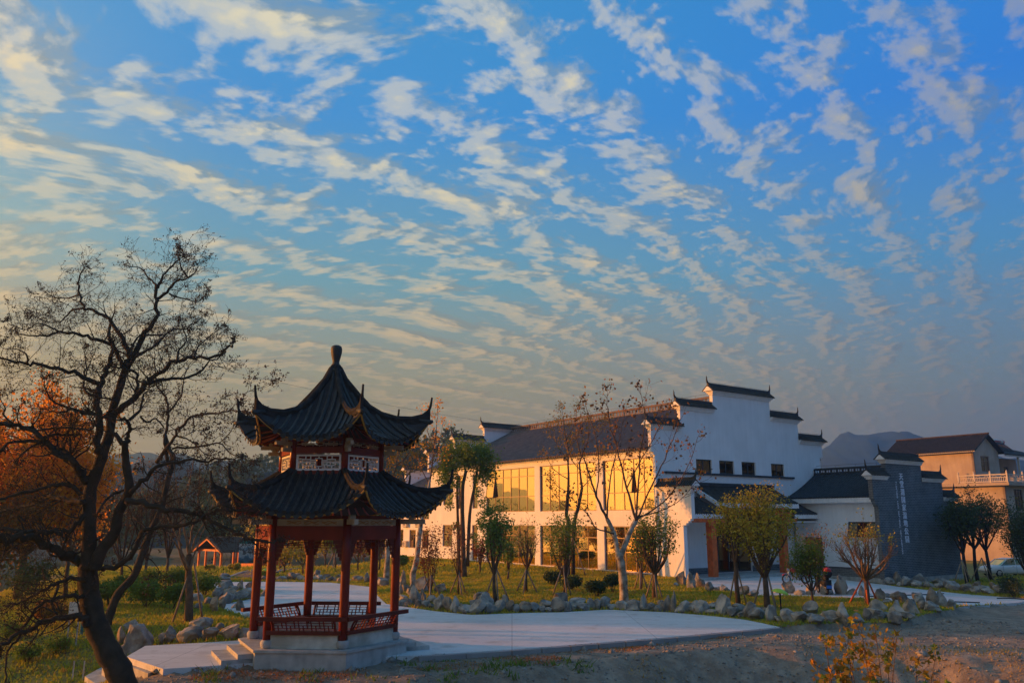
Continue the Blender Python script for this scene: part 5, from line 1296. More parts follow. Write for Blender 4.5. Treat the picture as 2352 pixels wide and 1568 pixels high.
# ---- the great bare tree on the left
HB = GP(292, 1590); HY = HB.y
X7 = lambda *q: [(.3297*a, 545.5+.3297*b) for a, b in q]
X8 = lambda *q: [(.3409*a, 1033.5+.3409*b) for a, b in q]
tr = [(X8((850,1640),(800,1480),(725,1350),(640,1150),(600,950),(588,780)), 0, 0, .34, .24),
      (X8((588,800),(600,600),(600,400),(612,250),(680,60))+X7((720,1480),(760,1380),(785,1200),(830,1060),(870,930),(930,830),(1000,680)), 0, .6, .20, .075),
      (X8((640,800),(680,680),(770,560),(800,420),(870,270),(850,100),(842,0))+X7((870,1420)), .0, -.7, .17, .075)]
ch = X7
limbs = [
 (X7((1000,680),(1080,560),(1090,430),(1100,340),(1150,250),(1240,160)), .6, .8, .08, .02),
 (X7((1090,430),(1180,360),(1230,300),(1310,280),(1370,220)), .6, .2, .05, .015),
 (X7((1100,340),(1040,290),(990,220),(900,200)), .6, 1.2, .035, .012),
 (X7((1240,160),(1280,120),(1250,60)), .8, .9, .02, .01), (X7((1310,280),(1260,200),(1240,110)), .3, .1, .03, .01),
 (X7((1180,390),(1260,420),(1370,440),(1430,400)), .6, .1, .03, .01),
 (X7((870,900),(900,830),(840,680),(770,580),(690,520),(590,490),(560,400),(540,300),(580,230)), .4, 1.6, .085, .018),
 (X7((590,490),(500,510),(440,570),(350,590),(230,540)), 1.3, 1.8, .035, .012), (X7((560,400),(470,420),(380,420),(300,370)), 1.5, 1.9, .03, .01),
 (X7((770,600),(760,700),(800,780),(850,880)), .9, .4, .04, .06),
 (X7((790,750),(640,700),(540,670),(410,660),(330,685),(230,690),(140,670)), .4, -.8, .06, .016),
 (X7((410,660),(350,620),(260,600),(180,640),(60,600)), -.4, -.9, .03, .01),
 (X7((690,1020),(590,970),(440,920),(280,890),(190,880),(0,830),(-80,800)), -.2, -1.5, .075, .02),
 (X7((190,880),(190,820),(120,780),(20,770)), -1.3, -1.6, .03, .01),
 (X7((680,1500),(690,1300),(680,1130),(700,1020),(740,900),(770,840),(790,750)), -.2, .3, .11, .055),
 (X7((690,1110),(600,1080),(580,1020),(600,900),(590,800)), -.1, .4, .05, .015),
 (X7((660,1230),(500,1190),(380,1150),(330,1080),(310,1000)), -.2, -1.2, .05, .014),
 (X7((500,1190),(420,1220),(330,1200),(200,1180)), -.6, -1.3, .03, .01),
 (X7((870,1430),(800,1370),(760,1280),(690,1240),(560,1210),(470,1190)), -.5, -1.1, .07, .02),
 (X7((870,1430),(905,1360),(900,1300),(870,1260),(830,1270)), -.5, -.8, .07, .03),
 (X7((790,1240),(900,1140),(1000,1040),(1070,965),(1200,880),(1350,840),(1540,810),(1620,750)), 0, -1.0, .105, .025),
 (X7((1040,1020),(1200,980),(1350,960),(1440,880),(1530,830)), -.4, .8, .055, .018),
 (X7((1230,870),(1250,780),(1300,720),(1270,620)), -.6, -.2, .04, .014), (X7((1350,840),(1380,760),(1450,700),(1530,640)), -.8, -.4, .03, .01),
 (X7((950,830),(1050,770),(1120,720),(1200,640),(1300,630),(1400,560)), .3, 1.1, .05, .014),
 (X7((1000,680),(1080,680),(1170,670),(1290,660)), .5, 1.4, .035, .012),
 (X7((900,830),(940,720),(1020,640)), .3, .9, .04, .02), (X7((950,1090),(955,960),(900,920),(830,910),(740,890)), .1, .5, .05, .02),
 (X7((720,1250),(790,1180),(800,1130),(700,1110)), -.1, -.5, .04, .02),
 (X7((980,1240),(1030,1290),(1080,1260),(1140,1320)), -.2, .4, .03, .02), (X7((900,1270),(980,1190),(1000,1090),(1060,1070)), -.3, .3, .05, .015),
 (X8((600,210),(540,150),(480,60),(380,0))+X7((530,1568),(400,1490),(300,1420),(230,1350),(100,1300),(0,1290),(-90,1300)), -.1, -1.8, .13, .045),
 (X7((300,1420),(200,1470),(110,1560)), -1, -1.5, .04, .015), (X7((280,1400),(400,1370),(520,1380),(560,1370)), -1, -.6, .05, .02), (X7((230,1350),(340,1330),(480,1320),(640,1335),(620,1240)), -1.1, -1.3, .035, .015),
 (X7((100,1300),(20,1230),(40,1200),(0,1120)), -1.4, -1.7, .03, .012),(X7((290,1420),(100,1420),(0,1490)), -1.2, -1.9, .05, .03),
 (X8((550,285),(470,240),(370,230),(250,270),(100,310),(-40,330)), -.2, -1.3, .07, .03),
 (X8((570,345),(430,330),(330,320),(200,370),(90,400),(-60,420)), -.2, 1.2, .08, .035),
 (X8((565,440),(530,490),(430,545),(330,550),(180,545),(-60,525)), -.2, -1.0, .085, .05),
 (X8((548,760),(450,690),(330,640),(210,590),(100,590),(-60,580)), -.1, -1.4, .14, .085),
 (X8((100,590),(40,640),(10,740)), -1.2, -1.5, .035, .012), (X8((170,545),(120,440),(170,470),(190,380)), -.5, -.9, .03, .012),
 (X8((590,1180),(520,1120),(370,1130),(250,1180),(130,1240),(0,1310)), -.2, -1.6, .10, .045),
 (X8((580,880),(500,860),(390,890),(310,930),(180,1010),(60,1050)), -.2, -1.2, .065, .02),
 (X8((560,985),(480,975),(390,990),(280,1030),(200,1130),(100,1280),(50,1380),(35,1560)), -.3, -1.7, .06, .02),
 (X8((390,890),(380,960),(350,1040),(380,1110),(300,1060),(190,1130)), -.6, -1.0, .04, .015),
 (X8((850,340),(1000,365),(1150,400),(1330,430),(1380,440),(1450,490),(1600,560),(1690,600),(1810,620)), -.5, -1.9, .085, .03),
 (X8((1690,600),(1740,660),(1770,720)), -1.8, -1.9, .025, .01), (X8((690,800),(860,740),(930,600),(1000,530),(1180,510),(1300,490),(1400,430),(1480,400),(1600,410),(1700,395)), -.2, -1.6, .075, .02),
 (X8((1420,400),(1500,370),(1620,400),(1680,300)), -1.4, -1.7, .02, .008),
 (X8((880,290),(980,180),(1080,110),(1200,75),(1400,70),(1560,60)), -.4, -1.4, .075, .02), (X8((860,270),(780,290),(700,350),(660,420)), -.3, -.8, .04, .03),
]
root, tips = polytree('bare_tree', 'largest spreading bare tree at the left with a thick dark trunk and seed pods', 'tree', HB, HY, tr, limbs, 11, 'bark', 'bark',
    dict(per=4.8, L=.80, tl=.25, ratio=.60, lvl=3, n=2.6, up=.10, wv=.24, rmin=.007, spread=.85, **{'from': .12}), pd=(15000, .032))
# second leaning trunk from the same stump: a tree of its own
LBp = GP(246, 1440)
tr2 = [(X8((715,1190),(745,1090),(800,960),(900,850),(950,720),(1010,560),(1090,380),(1130,200),(1170,60))+X7((1180,1480),(1150,1380)), 0, 2.0, .17, .085)]
lm2 = [(X7((1170,1568),(1150,1380),(1170,1250),(1160,1130),(1100,1030),(1080,900),(1075,800)), 2.0, 2.4, .08, .018), (X7((1180,1210),(1260,1100),(1280,990),(1320,880)), 2.1, 2.6, .05, .015),
 (X7((1090,1568),(1200,1420),(1250,1320),(1370,1240),(1520,1220),(1640,1200),(1740,1240)), 1.6, -.2, .08, .02), (X7((1230,1380),(1300,1400),(1380,1460),(1440,1530)), 1.4, 1.0, .04, .012),
 (X7((1200,1470),(1400,1450),(1530,1430),(1600,1500),(1700,1540)), 1.4, .2, .05, .015), (X7((1340,1250),(1350,1340),(1280,1380)), 1, 1, .03, .012), (X7((1640,1200),(1690,1220),(1700,1100),(1760,1060),(1850,1040)), 0, -.4, .02, .008),
 (X7((1530,1430),(1620,1330),(1640,1230)), .6, .6, .02, .01),
 (X8((905,850),(860,780),(760,790)), .6, .2, .04, .012), (X8((1010,560),(940,480),(880,450),(830,480)), 1, 1.8, .035, .01), (X8((960,700),(1040,760),(1080,830)), .9, 1.4, .03, .01), (X8((1090,380),(1020,300),(980,180)), 1.4, 2.2, .04, .012), (X8((1120,290),(1200,220),(1290,230)), 1.6, 1.9, .03, .01)]
polytree('bare_tree', 'thinner bare tree leaning right from behind the largest dark trunk', 'tree', LBp, LBp.y, tr2, lm2, 12, 'bark', 'bark',
    dict(per=2.4, L=1.15, lvl=2, n=4, up=.10, wv=.28, rmin=.009, spread=.85, **{'from': .15}), pd=(4200, .05))
# ---- garden trees
def stakes(px, py, h, spread_px, lab, n=3, seed=0, m='stake'):
    p = GP(px, py); rs_ = random.Random(seed); root = empty('tree_stakes', tuple(p), 0, lab, 'tree props', 'wooden props round the young trees')
    for i in range(n):
        a = i*2*math.pi/n+rs_.uniform(-.4, .4)+.6; sp = spread_px*p.y/FPX
        q = p+Vector((math.cos(a)*sp, math.sin(a)*sp*.9, 0)); q.z = gz(q.x, q.y)-.08
        t = p+Vector((math.cos(a)*.07, math.sin(a)*.07, h*(.92+.12*rs_.random())))
        mb = MB(); mb.tube([q, q.lerp(t, .5), t+(t-q).normalized()*.15], [.045,.04,.035], 7); mb.build('pole', M[m], root, smooth=True)
    return root
def garden_tree(px, py, top, hw, fork, nst, label, bark='bark_brown', leaf='leaf_green', nleaf=900, lsize=.11, seed=0, r0=.08, lvl=2, nch=4, name='young_tree', group='young trees on the lawn', dense=.0, crown0=.35, topbias=0.0, L=.55, spr=.14, tmat=None):
    p = GP(px, py); rs_ = random.Random(seed+50); k = p.y*1.03/FPX; Ht = (py-top)*k; W_ = hw*k
    root = empty(name, tuple(p), 0, label, 'tree', group)
    fz = Ht*fork; mb = MB(); tp = p+Vector((rs_.gauss(0, .06), rs_.gauss(0, .06), fz))
    mb.tube([p-Zv*.15, p.lerp(tp, .5)+wob(rs_, .03), tp], [r0*1.25, r0, r0*.85], 9); mb.build('trunk', M[bark], root, smooth=True)
    lb = MB(); tips = []
    for i in range(nst):
        a = 2*math.pi*(i+rs_.random()*.7)/nst; f = math.sqrt(rs_.random()*.9+.1) if i else .1
        e = tp+Vector((math.cos(a)*W_*f*.86, math.sin(a)*W_*f*.86, (Ht-fz)*(1.0-.38*f*f-.12*rs_.random())))
        P = smooth_path([tp-Zv*(fz*.12*rs_.random()), tp.lerp(e, .33)+Vector((math.cos(a), math.sin(a), 0))*W_*.14*f-Zv*0+wob(rs_, .05), tp.lerp(e, .7)+Vector((math.cos(a), math.sin(a), 0))*W_*.10*f+wob(rs_, .07), e], 3)
        n = len(P); rs0 = r0*.55; rad = [rs0+(.010-rs0)*(q/(n-1)) for q in range(n)]
        lb.tube(P, rad, 5, cap=False); tips += P[int(n*crown0):]
        kk = int(nch*1.8)
        for q in range(kk):
            g = crown0+(1-crown0)*(q+rs_.random())/kk; j = min(int(g*(n-1)), n-2); a0 = P[j].lerp(P[j+1], g*(n-1)-j)
            ax = (P[j+1]-P[j]).normalized(); o = ax.orthogonal().normalized(); o.rotate(Matrix.Rotation(rs_.random()*6.283, 3, ax))
            grow(lb, tips, a0, ax*.7+o*.6, min(L, Ht*.22)*(.6+.7*rs_.random()), max(rad[j]*.5, .008), 1, lvl, rs_, .14, .7, 3, .15, .6)
    lb.build('branches', M[tmat or bark], root, smooth=True)
    if topbias:
        zt = p.z+Ht; tips = [t for t in tips if (t.z-p.z) > Ht*topbias] or tips
    if nleaf: foliage(root, tips, nleaf, lsize, M[leaf], spr, seed)
    return root
T = garden_tree
T(988,1371,1228,27,.06,9,'slender many-stemmed shrub tree with red-brown leaves, nearest the white trunk beside the pavilion',leaf='leaf_red',nleaf=900,lsize=.10,seed=1,r0=.05)
T(1052,1366,1222,24,.22,7,'thin young tree with a blue-wrapped trunk and few reddish leaves before the tall evergreen',leaf='leaf_red',nleaf=350,lsize=.10,seed=2,r0=.05)
T(1139,1386,1182,40,.30,10,'leafy green young tree standing nearest the border rocks before the left window bay',leaf='leaf_green',nleaf=3200,lsize=.10,seed=3,r0=.085,nch=5)
T(1209,1362,1216,31,.36,12,'bare fine-twigged young tree with white props before the pillar between two window bays',leaf='leaf_green',nleaf=350,lsize=.09,seed=4,r0=.07,tmat='bark_brown')
T(1294,1371,1205,52,.22,12,'broad bushy young tree with thin green leaves before the middle window bay',leaf='leaf_green',nleaf=2400,lsize=.10,seed=5,r0=.07,nch=5)
T(1504,1377,1198,62,.30,13,'bushy tree at the hall corner, green on its left and bare red on its right',leaf='leaf_green',nleaf=2600,lsize=.10,seed=6,r0=.12,nch=5,bark='bark_brown')
T(1472,1353,1235,26,.30,7,'small thin tree close to the wall behind the white plane tree',leaf='leaf_green',nleaf=500,lsize=.10,seed=7,r0=.06)
T(1697,1393,1172,42,.42,10,'slim olive-leaved tree before the entrance column, left of the round golden one',leaf='leaf_olive',nleaf=3000,lsize=.10,seed=8,r0=.10,nch=5,topbias=.35)
T(1763,1400,1158,72,.28,16,'round golden-olive crowned tree in the middle of the lawn before the entrance',leaf='leaf_olive',nleaf=7500,lsize=.10,seed=9,r0=.13,nch=6,topbias=.30,spr=.2)
T(1869,1385,1262,32,.20,10,'low dark green bushy tree in front of the parked motorcycle',leaf='leaf_green',nleaf=3400,lsize=.09,seed=10,r0=.06,nch=5)
T(1886,1366,1226,36,.30,7,'spindly young tree with sparse brown leaves beside the electric scooter',leaf='leaf_brown',nleaf=260,lsize=.10,seed=11,r0=.05)
T(1992,1388,1228,72,.33,20,'bare round-headed young tree with a few yellow leaves on top before the wing window',leaf='leaf_olive',nleaf=520,lsize=.10,seed=12,r0=.11,nch=5,topbias=.80,bark='bark_brown',tmat='pale_twig')
for q in ((2222,1340,1165,34,31,'leftmost dark evergreen of the propped clump beside the brick wall'),(2246,1337,1146,60,32,'tallest dark evergreen in the middle of the propped clump beside the brick wall'),(2276,1333,1160,46,33,'rightmost dark evergreen of the propped clump, nearest the white car')):
    T(q[0],q[1],q[2],q[3],.38,11,q[5],leaf='leaf_dark',nleaf=4200,lsize=.13,seed=q[4],r0=.13,nch=6,bark='bark',spr=.22,group='evergreens right of the brick wall',name='evergreen_tree')
T(2362,1352,1172,44,.18,12,'dark evergreen at the right edge of the picture in front of the white car',leaf='leaf_dark',nleaf=5200,lsize=.13,seed=34,r0=.12,nch=6,bark='bark',spr=.25,group='evergreens right of the brick wall',name='evergreen_tree')
for (px, py, h, sp, lab, sd) in ((988,1371,1.0,26,'props round the red-brown shrub tree beside the white trunk',1),(1052,1366,1.1,30,'wide-set props round the blue-wrapped young tree',2),(1139,1384,1.5,34,'props round the leafy tree nearest the border rocks',3),
    (1209,1362,1.2,28,'pale props round the bare fine-twigged tree',4),(1294,1371,1.4,26,'props round the broad bushy tree before the middle bay',5),(1316,1326,2.6,48,'long slanting props holding the tall twin-trunked tree',6),(1504,1377,1.3,22,'props round the bushy tree at the hall corner',7),
    (1472,1353,1.0,18,'short props round the small tree by the wall',8),(1697,1391,1.6,26,'props round the slim olive-leaved tree',9),(1763,1398,1.9,32,'tall props round the golden-olive tree',10),(1886,1366,.8,18,'low props beside the bushy tree near the scooter',11),(1992,1386,1.3,40,'red-brown props round the bare round-headed tree',12),
    (2216,1342,1.6,24,'props under the leftmost evergreen of the clump',13),(2262,1338,1.7,30,'props under the right evergreens of the clump',14),(433,1428,2.3,38,'two long poles bracing the bare many-stemmed tree left of the pavilion',15),(769,1308,1.5,26,'props round a small tree seen between the pavilion columns',16),(655,1306,1.2,20,'single pale props seen just right of the front-left column',17)):
    stakes(px, py, h, sp, lab, 2 if sd in (15, 17) else 3, sd, 'orange_wood' if sd in (12,) else 'stake')
# tall pale plane tree before the hall
D3 = lambda *q: [(976+.3297*a, 832.6+.3297*b) for a, b in q]
pb_ = GP(1434,1387)
polytree('plane_tree','tall white-trunked plane tree with sparse brown leaves before the right window bay','tree',pb_,pb_.y,
 [([(1434,1387),(1431,1330),(1426,1290),(1421,1272)],0,0,.22,.17),([(1421,1278),(1410,1225),(1394,1190)],0,-.3,.13,.09),([(1424,1282),(1445,1225),(1462,1192)],0,.2,.14,.11)],
 [([(1394,1190),(1370,1140),(1350,1080),(1330,1030),(1322,990)],-.3,-1.2,.07,.015),([(1462,1195),(1440,1120),(1425,1060),(1408,1000),(1395,940),(1395,905)],.2,.6,.07,.012),([(1462,1192),(1466,1120),(1470,1040),(1482,960),(1472,905)],.2,-.5,.06,.012),
  ([(1464,1190),(1490,1130),(1520,1070),(1545,1010),(1565,960)],.2,-1,.055,.012),([(1464,1192),(1500,1170),(1545,1130),(1580,1070),(1602,1005)],.2,.9,.05,.012),([(1470,1185),(1520,1172),(1565,1145),(1600,1105)],.2,-.4,.035,.01),
  ([(1410,1225),(1370,1212),(1350,1180),(1320,1150)],-.2,-1.2,.045,.012),([(1394,1190),(1402,1100),(1420,1020),(1435,950)],-.3,.5,.05,.012),([(1370,1140),(1375,1060),(1365,990),(1345,930)],-.5,.3,.04,.012),([(1440,1120),(1470,1060),(1510,990),(1530,950)],.3,.9,.035,.01)],
 21,'bark_pale','bark_brown',dict(per=1.9,L=1.1,ratio=.6,lvl=1,n=4,up=.16,wv=.12,rmin=.012,spread=.6,**{'from':.2}),lf=(850,.15,'leaf_brown',.12),pd=(260,.09))
tb_ = GP(1311,1323)
polytree('twin_trunked_tree','tall twin-trunked tree with thin orange and green leaves rising above the hall roof','tree',tb_,tb_.y,
 [([(1303,1322),(1306,1205),(1301,1179),(1305,1129)],0,0,.17,.11),([(1316,1322),(1319,1205),(1329,1162),(1337,1119)],.3,.5,.15,.10)],
 [([(1305,1129),(1304,1047),(1299,997),(1292,948)],0,.3,.10,.015),([(1337,1119),(1332,1063),(1349,1017),(1352,970)],.5,.8,.09,.015),([(1304,1060),(1280,1020),(1262,990)],0,-.7,.04,.01),([(1305,1100),(1275,1080),(1255,1050)],0,.7,.04,.01),([(1300,1010),(1320,975),(1325,945)],.2,.9,.035,.01),
  ([(1337,1119),(1362,1090),(1378,1050)],.5,-.4,.04,.01),([(1334,1080),(1310,1050),(1318,1010)],.5,1.2,.035,.01),([(1305,1129),(1285,1120),(1268,1105)],0,-.6,.035,.01),([(1345,1020),(1375,1000),(1390,975)],.7,.2,.03,.01),([(1306,1170),(1285,1150),(1270,1130)],0,.5,.03,.01)],
 22,'bark','bark_brown',dict(per=1.9,L=.95,lvl=1,n=4,up=.18,wv=.12,rmin=.010,spread=.6,**{'from':.25}),lf=(1900,.13,'leaf_mixed',.16))
eb_ = GP(1071,1326)
root, tips = polytree('evergreen_tree','tall evergreen with bare trunks and a dense green top left of the window bays','tree',eb_,eb_.y,
 [([(1066,1326),(1063,1228),(1062,1129),(1070,1083)],0,0,.20,.10),([(1056,1322),(1052,1205),(1050,1130),(1052,1090)],.3,.5,.12,.07),([(1074,1300),(1079,1180),(1090,1116),(1097,1072)],.1,.3,.13,.07)],
 [([(1070,1083),(1062,1055),(1055,1040)],0,.5,.06,.01),([(1070,1090),(1080,1065),(1085,1045)],0,-.5,.05,.01),([(1052,1090),(1045,1075),(1040,1062)],.5,.2,.04,.01),([(1097,1072),(1108,1060),(1110,1050)],.3,.2,.04,.01),([(1097,1080),(1092,1060),(1095,1048)],.3,.9,.04,.01),
  ([(1052,1120),(1040,1105),(1032,1090)],.5,-.3,.04,.01),([(1090,1116),(1105,1105),(1113,1092)],.2,.4,.035,.01)],
 23,'bark_brown','bark_brown',dict(per=4,L=.9,lvl=1,n=4,up=.1,wv=.15,rmin=.01,spread=.8,**{'from':.1}),lf=(9000,.15,'leaf_green',.30))
rs2 = np.random.default_rng(8)
cs = [at(x, y, eb_.y+d) for x, y, d in ((1110,1150,0),(1120,1175,.3),(1105,1200,-.3),(1125,1205,.2),(1090,1235,.3),(1032,1160,0),(1048,1208,.4),(1100,1128,0))]
V, F = leaf_cloud([tuple(c) for c in cs], [.45,.4,.4,.35,.4,.4,.35,.4], 1100, .13, rs2); mesh_np('lower_foliage', V, F, M['leaf_green'], root)
wb = GP(887,1332)
polytree('white_trunked_tree','white-trunked tree seen beyond the pavilion\'s right column with orange-green leaves at roof height','tree',wb,wb.y,
 [([(887,1332),(891,1260),(893,1200),(897,1150)],0,0,.20,.13)],
 [([(897,1150),(905,1090),(915,1045),(925,1020)],0,.3,.09,.01),([(897,1140),(930,1100),(955,1060),(975,1030)],0,-.5,.06,.01),([(900,1110),(890,1070),(895,1040)],0,.7,.05,.01),([(910,1070),(940,1040),(950,1015)],.1,.6,.04,.01),([(940,1085),(970,1075),(990,1060)],-.2,.3,.03,.01)],
 24,'bark_pale','bark_brown',dict(per=2.0,L=1.0,lvl=1,n=4,up=.12,wv=.12,rmin=.01,spread=.7),lf=(1300,.16,'leaf_mixed',.20),group='white-trunked trees by the pavilion')
wb = GP(951,1349)
polytree('white_trunked_tree','crooked white-trunked tree right of the pavilion with a thin bare top against the sky','tree',wb,wb.y,
 [([(951,1349),(948,1320),(957,1285),(962,1240),(966,1205)],0,0,.19,.13),([(966,1205),(978,1150),(988,1100)],0,.1,.11,.06)],
 [([(988,1100),(996,1040),(1003,980),(1006,932)],.1,.2,.055,.008),([(992,1060),(1010,1010),(1016,975)],.1,-.4,.03,.008),([(996,1030),(982,990),(980,955)],.1,.5,.03,.008),([(985,1110),(965,1070),(950,1035)],.1,.4,.04,.01),([(988,1095),(1010,1070),(1020,1040)],.1,-.2,.03,.008),([(966,1205),(945,1160),(935,1130)],0,.4,.05,.01)],
 25,'bark_pale','bark_brown',dict(per=1.8,L=.8,lvl=1,n=4,up=.22,wv=.1,rmin=.009,spread=.5),lf=(450,.13,'leaf_orange',.14),group='white-trunked trees by the pavilion')
# bare many-stemmed tree with poles left of the pavilion
sb = GP(433,1429)
polytree('many_stemmed_tree','bare young tree with many upright pale stems braced by poles, left of the pavilion','tree',sb,sb.y,
 [(X8((1270,1165),(1275,950),(1270,850),(1275,700)),0,0,.17,.11)],
 [(X8((1270,860),(1220,700),(1160,600),(1100,520)),0,-.6,.06,.012),(X8((1272,800),(1210,640),(1220,450),(1190,250),(1170,90)),0,.3,.06,.012),(X8((1275,700),(1250,560),(1240,380),(1290,160),(1310,20)),0,-.3,.06,.01),(X8((1275,700),(1290,560),(1330,400),(1345,200),(1350,60)),0,.5,.06,.012),
  (X8((1290,690),(1330,560),(1400,450),(1420,300)),0,-.4,.045,.01),(X8((1275,800),(1330,640),(1390,500),(1440,350),(1470,200)),0,.8,.04,.01),(X8((1225,640),(1130,450),(1090,250)),0,.5,.035,.01),(X8((1340,300),(1380,170),(1400,60)),.3,.1,.025,.008)],
 26,'bark_brown','pale_twig',dict(per=1.2,L=.9,lvl=1,n=3,up=.25,wv=.08,rmin=.008,spread=.45),pd=(500,.05))
# orange autumn tree and its neighbours at the left edge
T(40,1378,925,170,.22,18,'full orange autumn tree at the left edge behind the large bare tree',leaf='leaf_orange',nleaf=20000,lsize=.19,seed=41,r0=.2,nch=6,bark='bark_brown',spr=.38,name='autumn_tree',group='autumn trees at the left edge',lvl=2,L=1.0,crown0=.2)
T(150,1372,1060,75,.25,12,'smaller orange autumn tree right behind the large bare trunk',leaf='leaf_orange',nleaf=5200,lsize=.19,seed=42,r0=.10,nch=5,bark='bark_brown',spr=.35,name='autumn_tree',group='autumn trees at the left edge',crown0=.3,L=.8)
T(-60,1385,1120,120,.2,14,'low rust-leaved tree cut by the left edge of the picture',leaf='leaf_brown',nleaf=9000,lsize=.2,seed=43,r0=.10,nch=5,bark='bark_brown',spr=.35,name='autumn_tree',group='autumn trees at the left edge',crown0=.1,L=.9)
# thicket of bare trees behind the big trunk
for i, (px, py, top, hw, lab) in enumerate(((330,1345,1080,45,'thin bare tree behind the leaning trunk'),(275,1350,1100,55,'bare grey thicket tree between the two dark trunks'),(385,1330,1110,40,'bare tree at the lawn edge left of the propped tree'),(215,1345,1090,45,'bare tree directly left of the forked dark trunk'))):
    T(px,py,top,hw,.2,11,lab,leaf='leaf_brown',nleaf=120,lsize=.12,seed=60+i,r0=.09,nch=6,bark='bark_brown',tmat='twig',name='bare_young_tree',group='bare trees behind the large tree',L=1.0)
# small trees seen through the pavilion and on the far lawn
small = [(654,1317,1268,16,'leaf_olive','stunted bare tree just right of the front-left column'),(695,1319,1262,18,'leaf_olive','small forked tree left of the back-left column'),(723,1303,1235,16,'leaf_olive','thin upright tree right of the back-left column'),(748,1305,1225,26,'leaf_olive','olive bushy tree framed in the middle opening'),
 (769,1308,1218,22,'leaf_green','propped small tree left of the front column'),(823,1312,1245,20,'leaf_red','small bare-branched tree right of the front column'),(837,1295,1240,24,'leaf_brown','rust-leaved small tree behind the right opening'),(870,1309,1240,16,'leaf_brown','thin small tree by the back-right column'),
 (610,1300,1230,22,'leaf_olive','yellow-green tree seen beyond the picture board'),(665,1298,1222,30,'leaf_olive','broad olive tree beyond the brick path'),(530,1292,1225,16,'leaf_olive','thin yellowing tree before the wooden kiosk'),(505,1296,1245,12,'leaf_green','small tree beside the kiosk posts'),(1105,1318,1258,12,'leaf_red','small red-leaved tree by the hall plinth left of the first bay'),(1165,1332,1262,10,'leaf_green','thin sapling close to the hall before the left bay')]
for i, (px, py, top, hw, lf, lab) in enumerate(small):
    T(px,py,top,hw,.3,6,lab,leaf=lf,nleaf=1100 if hw > 20 else 420,lsize=.17,seed=80+i,r0=.07,nch=4,name='small_tree',group='small trees on the far lawn',L=.7,spr=.22)
for i, (px, py, top, hw, sc_) in enumerate(((1032,1050,1003,22,170),(1012,1062,1020,18,172),(955,1075,1050,16,172))):
    pass
# clipped bushes
def bush(px, py, hw, h, leaf, lab, n=2200, seed=0, size=.10, group='round bushes on the lawns', stems=6):
    p = GP(px, py); k = p.y*1.03/FPX; root = empty('bush', tuple(p), 0, lab, 'bush', group); rs_ = random.Random(seed); rs2 = np.random.default_rng(seed)
    W_ = hw*k; Hh = h*k; mb = MB()
    for i in range(stems):
        a = rs_.random()*6.28; e = p+Vector((math.cos(a)*W_*.6, math.sin(a)*W_*.6, Hh*.7)); mb.tube([p-Zv*.05, p.lerp(e, .5)+wob(rs_, .03), e], [.02,.015,.008], 4, cap=False)
    mb.build('stems', M['stem'], root)
    cs = []; rr = []
    for i in range(9):
        a = rs_.random()*6.28; q = rs_.random()**.5*.55; cs.append((p.x+math.cos(a)*W_*q, p.y+math.sin(a)*W_*q, p.z+Hh*(.45+.22*rs_.random()))); rr.append(min(W_*.55, Hh*.42)*(.8+.4*rs_.random()))
    V, F = leaf_cloud(cs, rr, n, size, rs2, .9); mesh_np('foliage', V, F, M[leaf], root); return root
for i, (px, py, hw, h, lf, lab) in enumerate(((1271,1345,24,34,'leaf_dark','dark bush left of the tall twin-trunked tree'),(1315,1357,26,38,'leaf_dark','dark bush in front of the tall twin-trunked tree'),(1372,1371,26,40,'leaf_dark','dark rounded bush left of the white plane trunk'),(1408,1362,22,46,'leaf_dark','dark bush touching the white plane trunk'),
    (922,1304,18,30,'leaf_green','dark green bush at the annex wall right of the pavilion'),(250,1395,34,60,'leaf_green','bush behind the dark trunk fork, leftmost of the hedge'),(285,1372,34,56,'leaf_green','hedge bush behind the leaning trunk'),(335,1395,46,60,'leaf_green','broad clipped bush in the middle of the left hedge'),
    (395,1400,36,62,'leaf_green','clipped bush just left of the propped tree'),(345,1352,30,42,'leaf_green','rear hedge bush above the broad clipped one'),(405,1352,40,46,'leaf_green','rear hedge bush behind the propped tree'),(470,1368,34,52,'leaf_green','large round bush right of the propped tree'),(455,1345,30,30,'leaf_green','low bush behind the large round one'),
    (480,1312,16,14,'leaf_olive','small yellow-green shrub before the kiosk'),(538,1312,14,20,'leaf_olive','small shrub left of the picture board'),(600,1330,14,18,'leaf_olive','tuft-like shrub by the green lamp'),(2330,1392-20,34,50,'leaf_dark','dark low shrub at the right edge under the evergreen'),
    (205,1395,30,46,'leaf_green','green shrub left of the dark forked trunk'),(60,1400,60,120,'leaf_dark','dark green bush mass at the left edge below the orange tree'),(110,1440,40,60,'leaf_brown','rusty shrub at the left bank'))):
    bush(px, py, hw, h, lf, lab, 2600 if hw > 28 else 1800, 100+i, .10 if py > 1330 else .14)
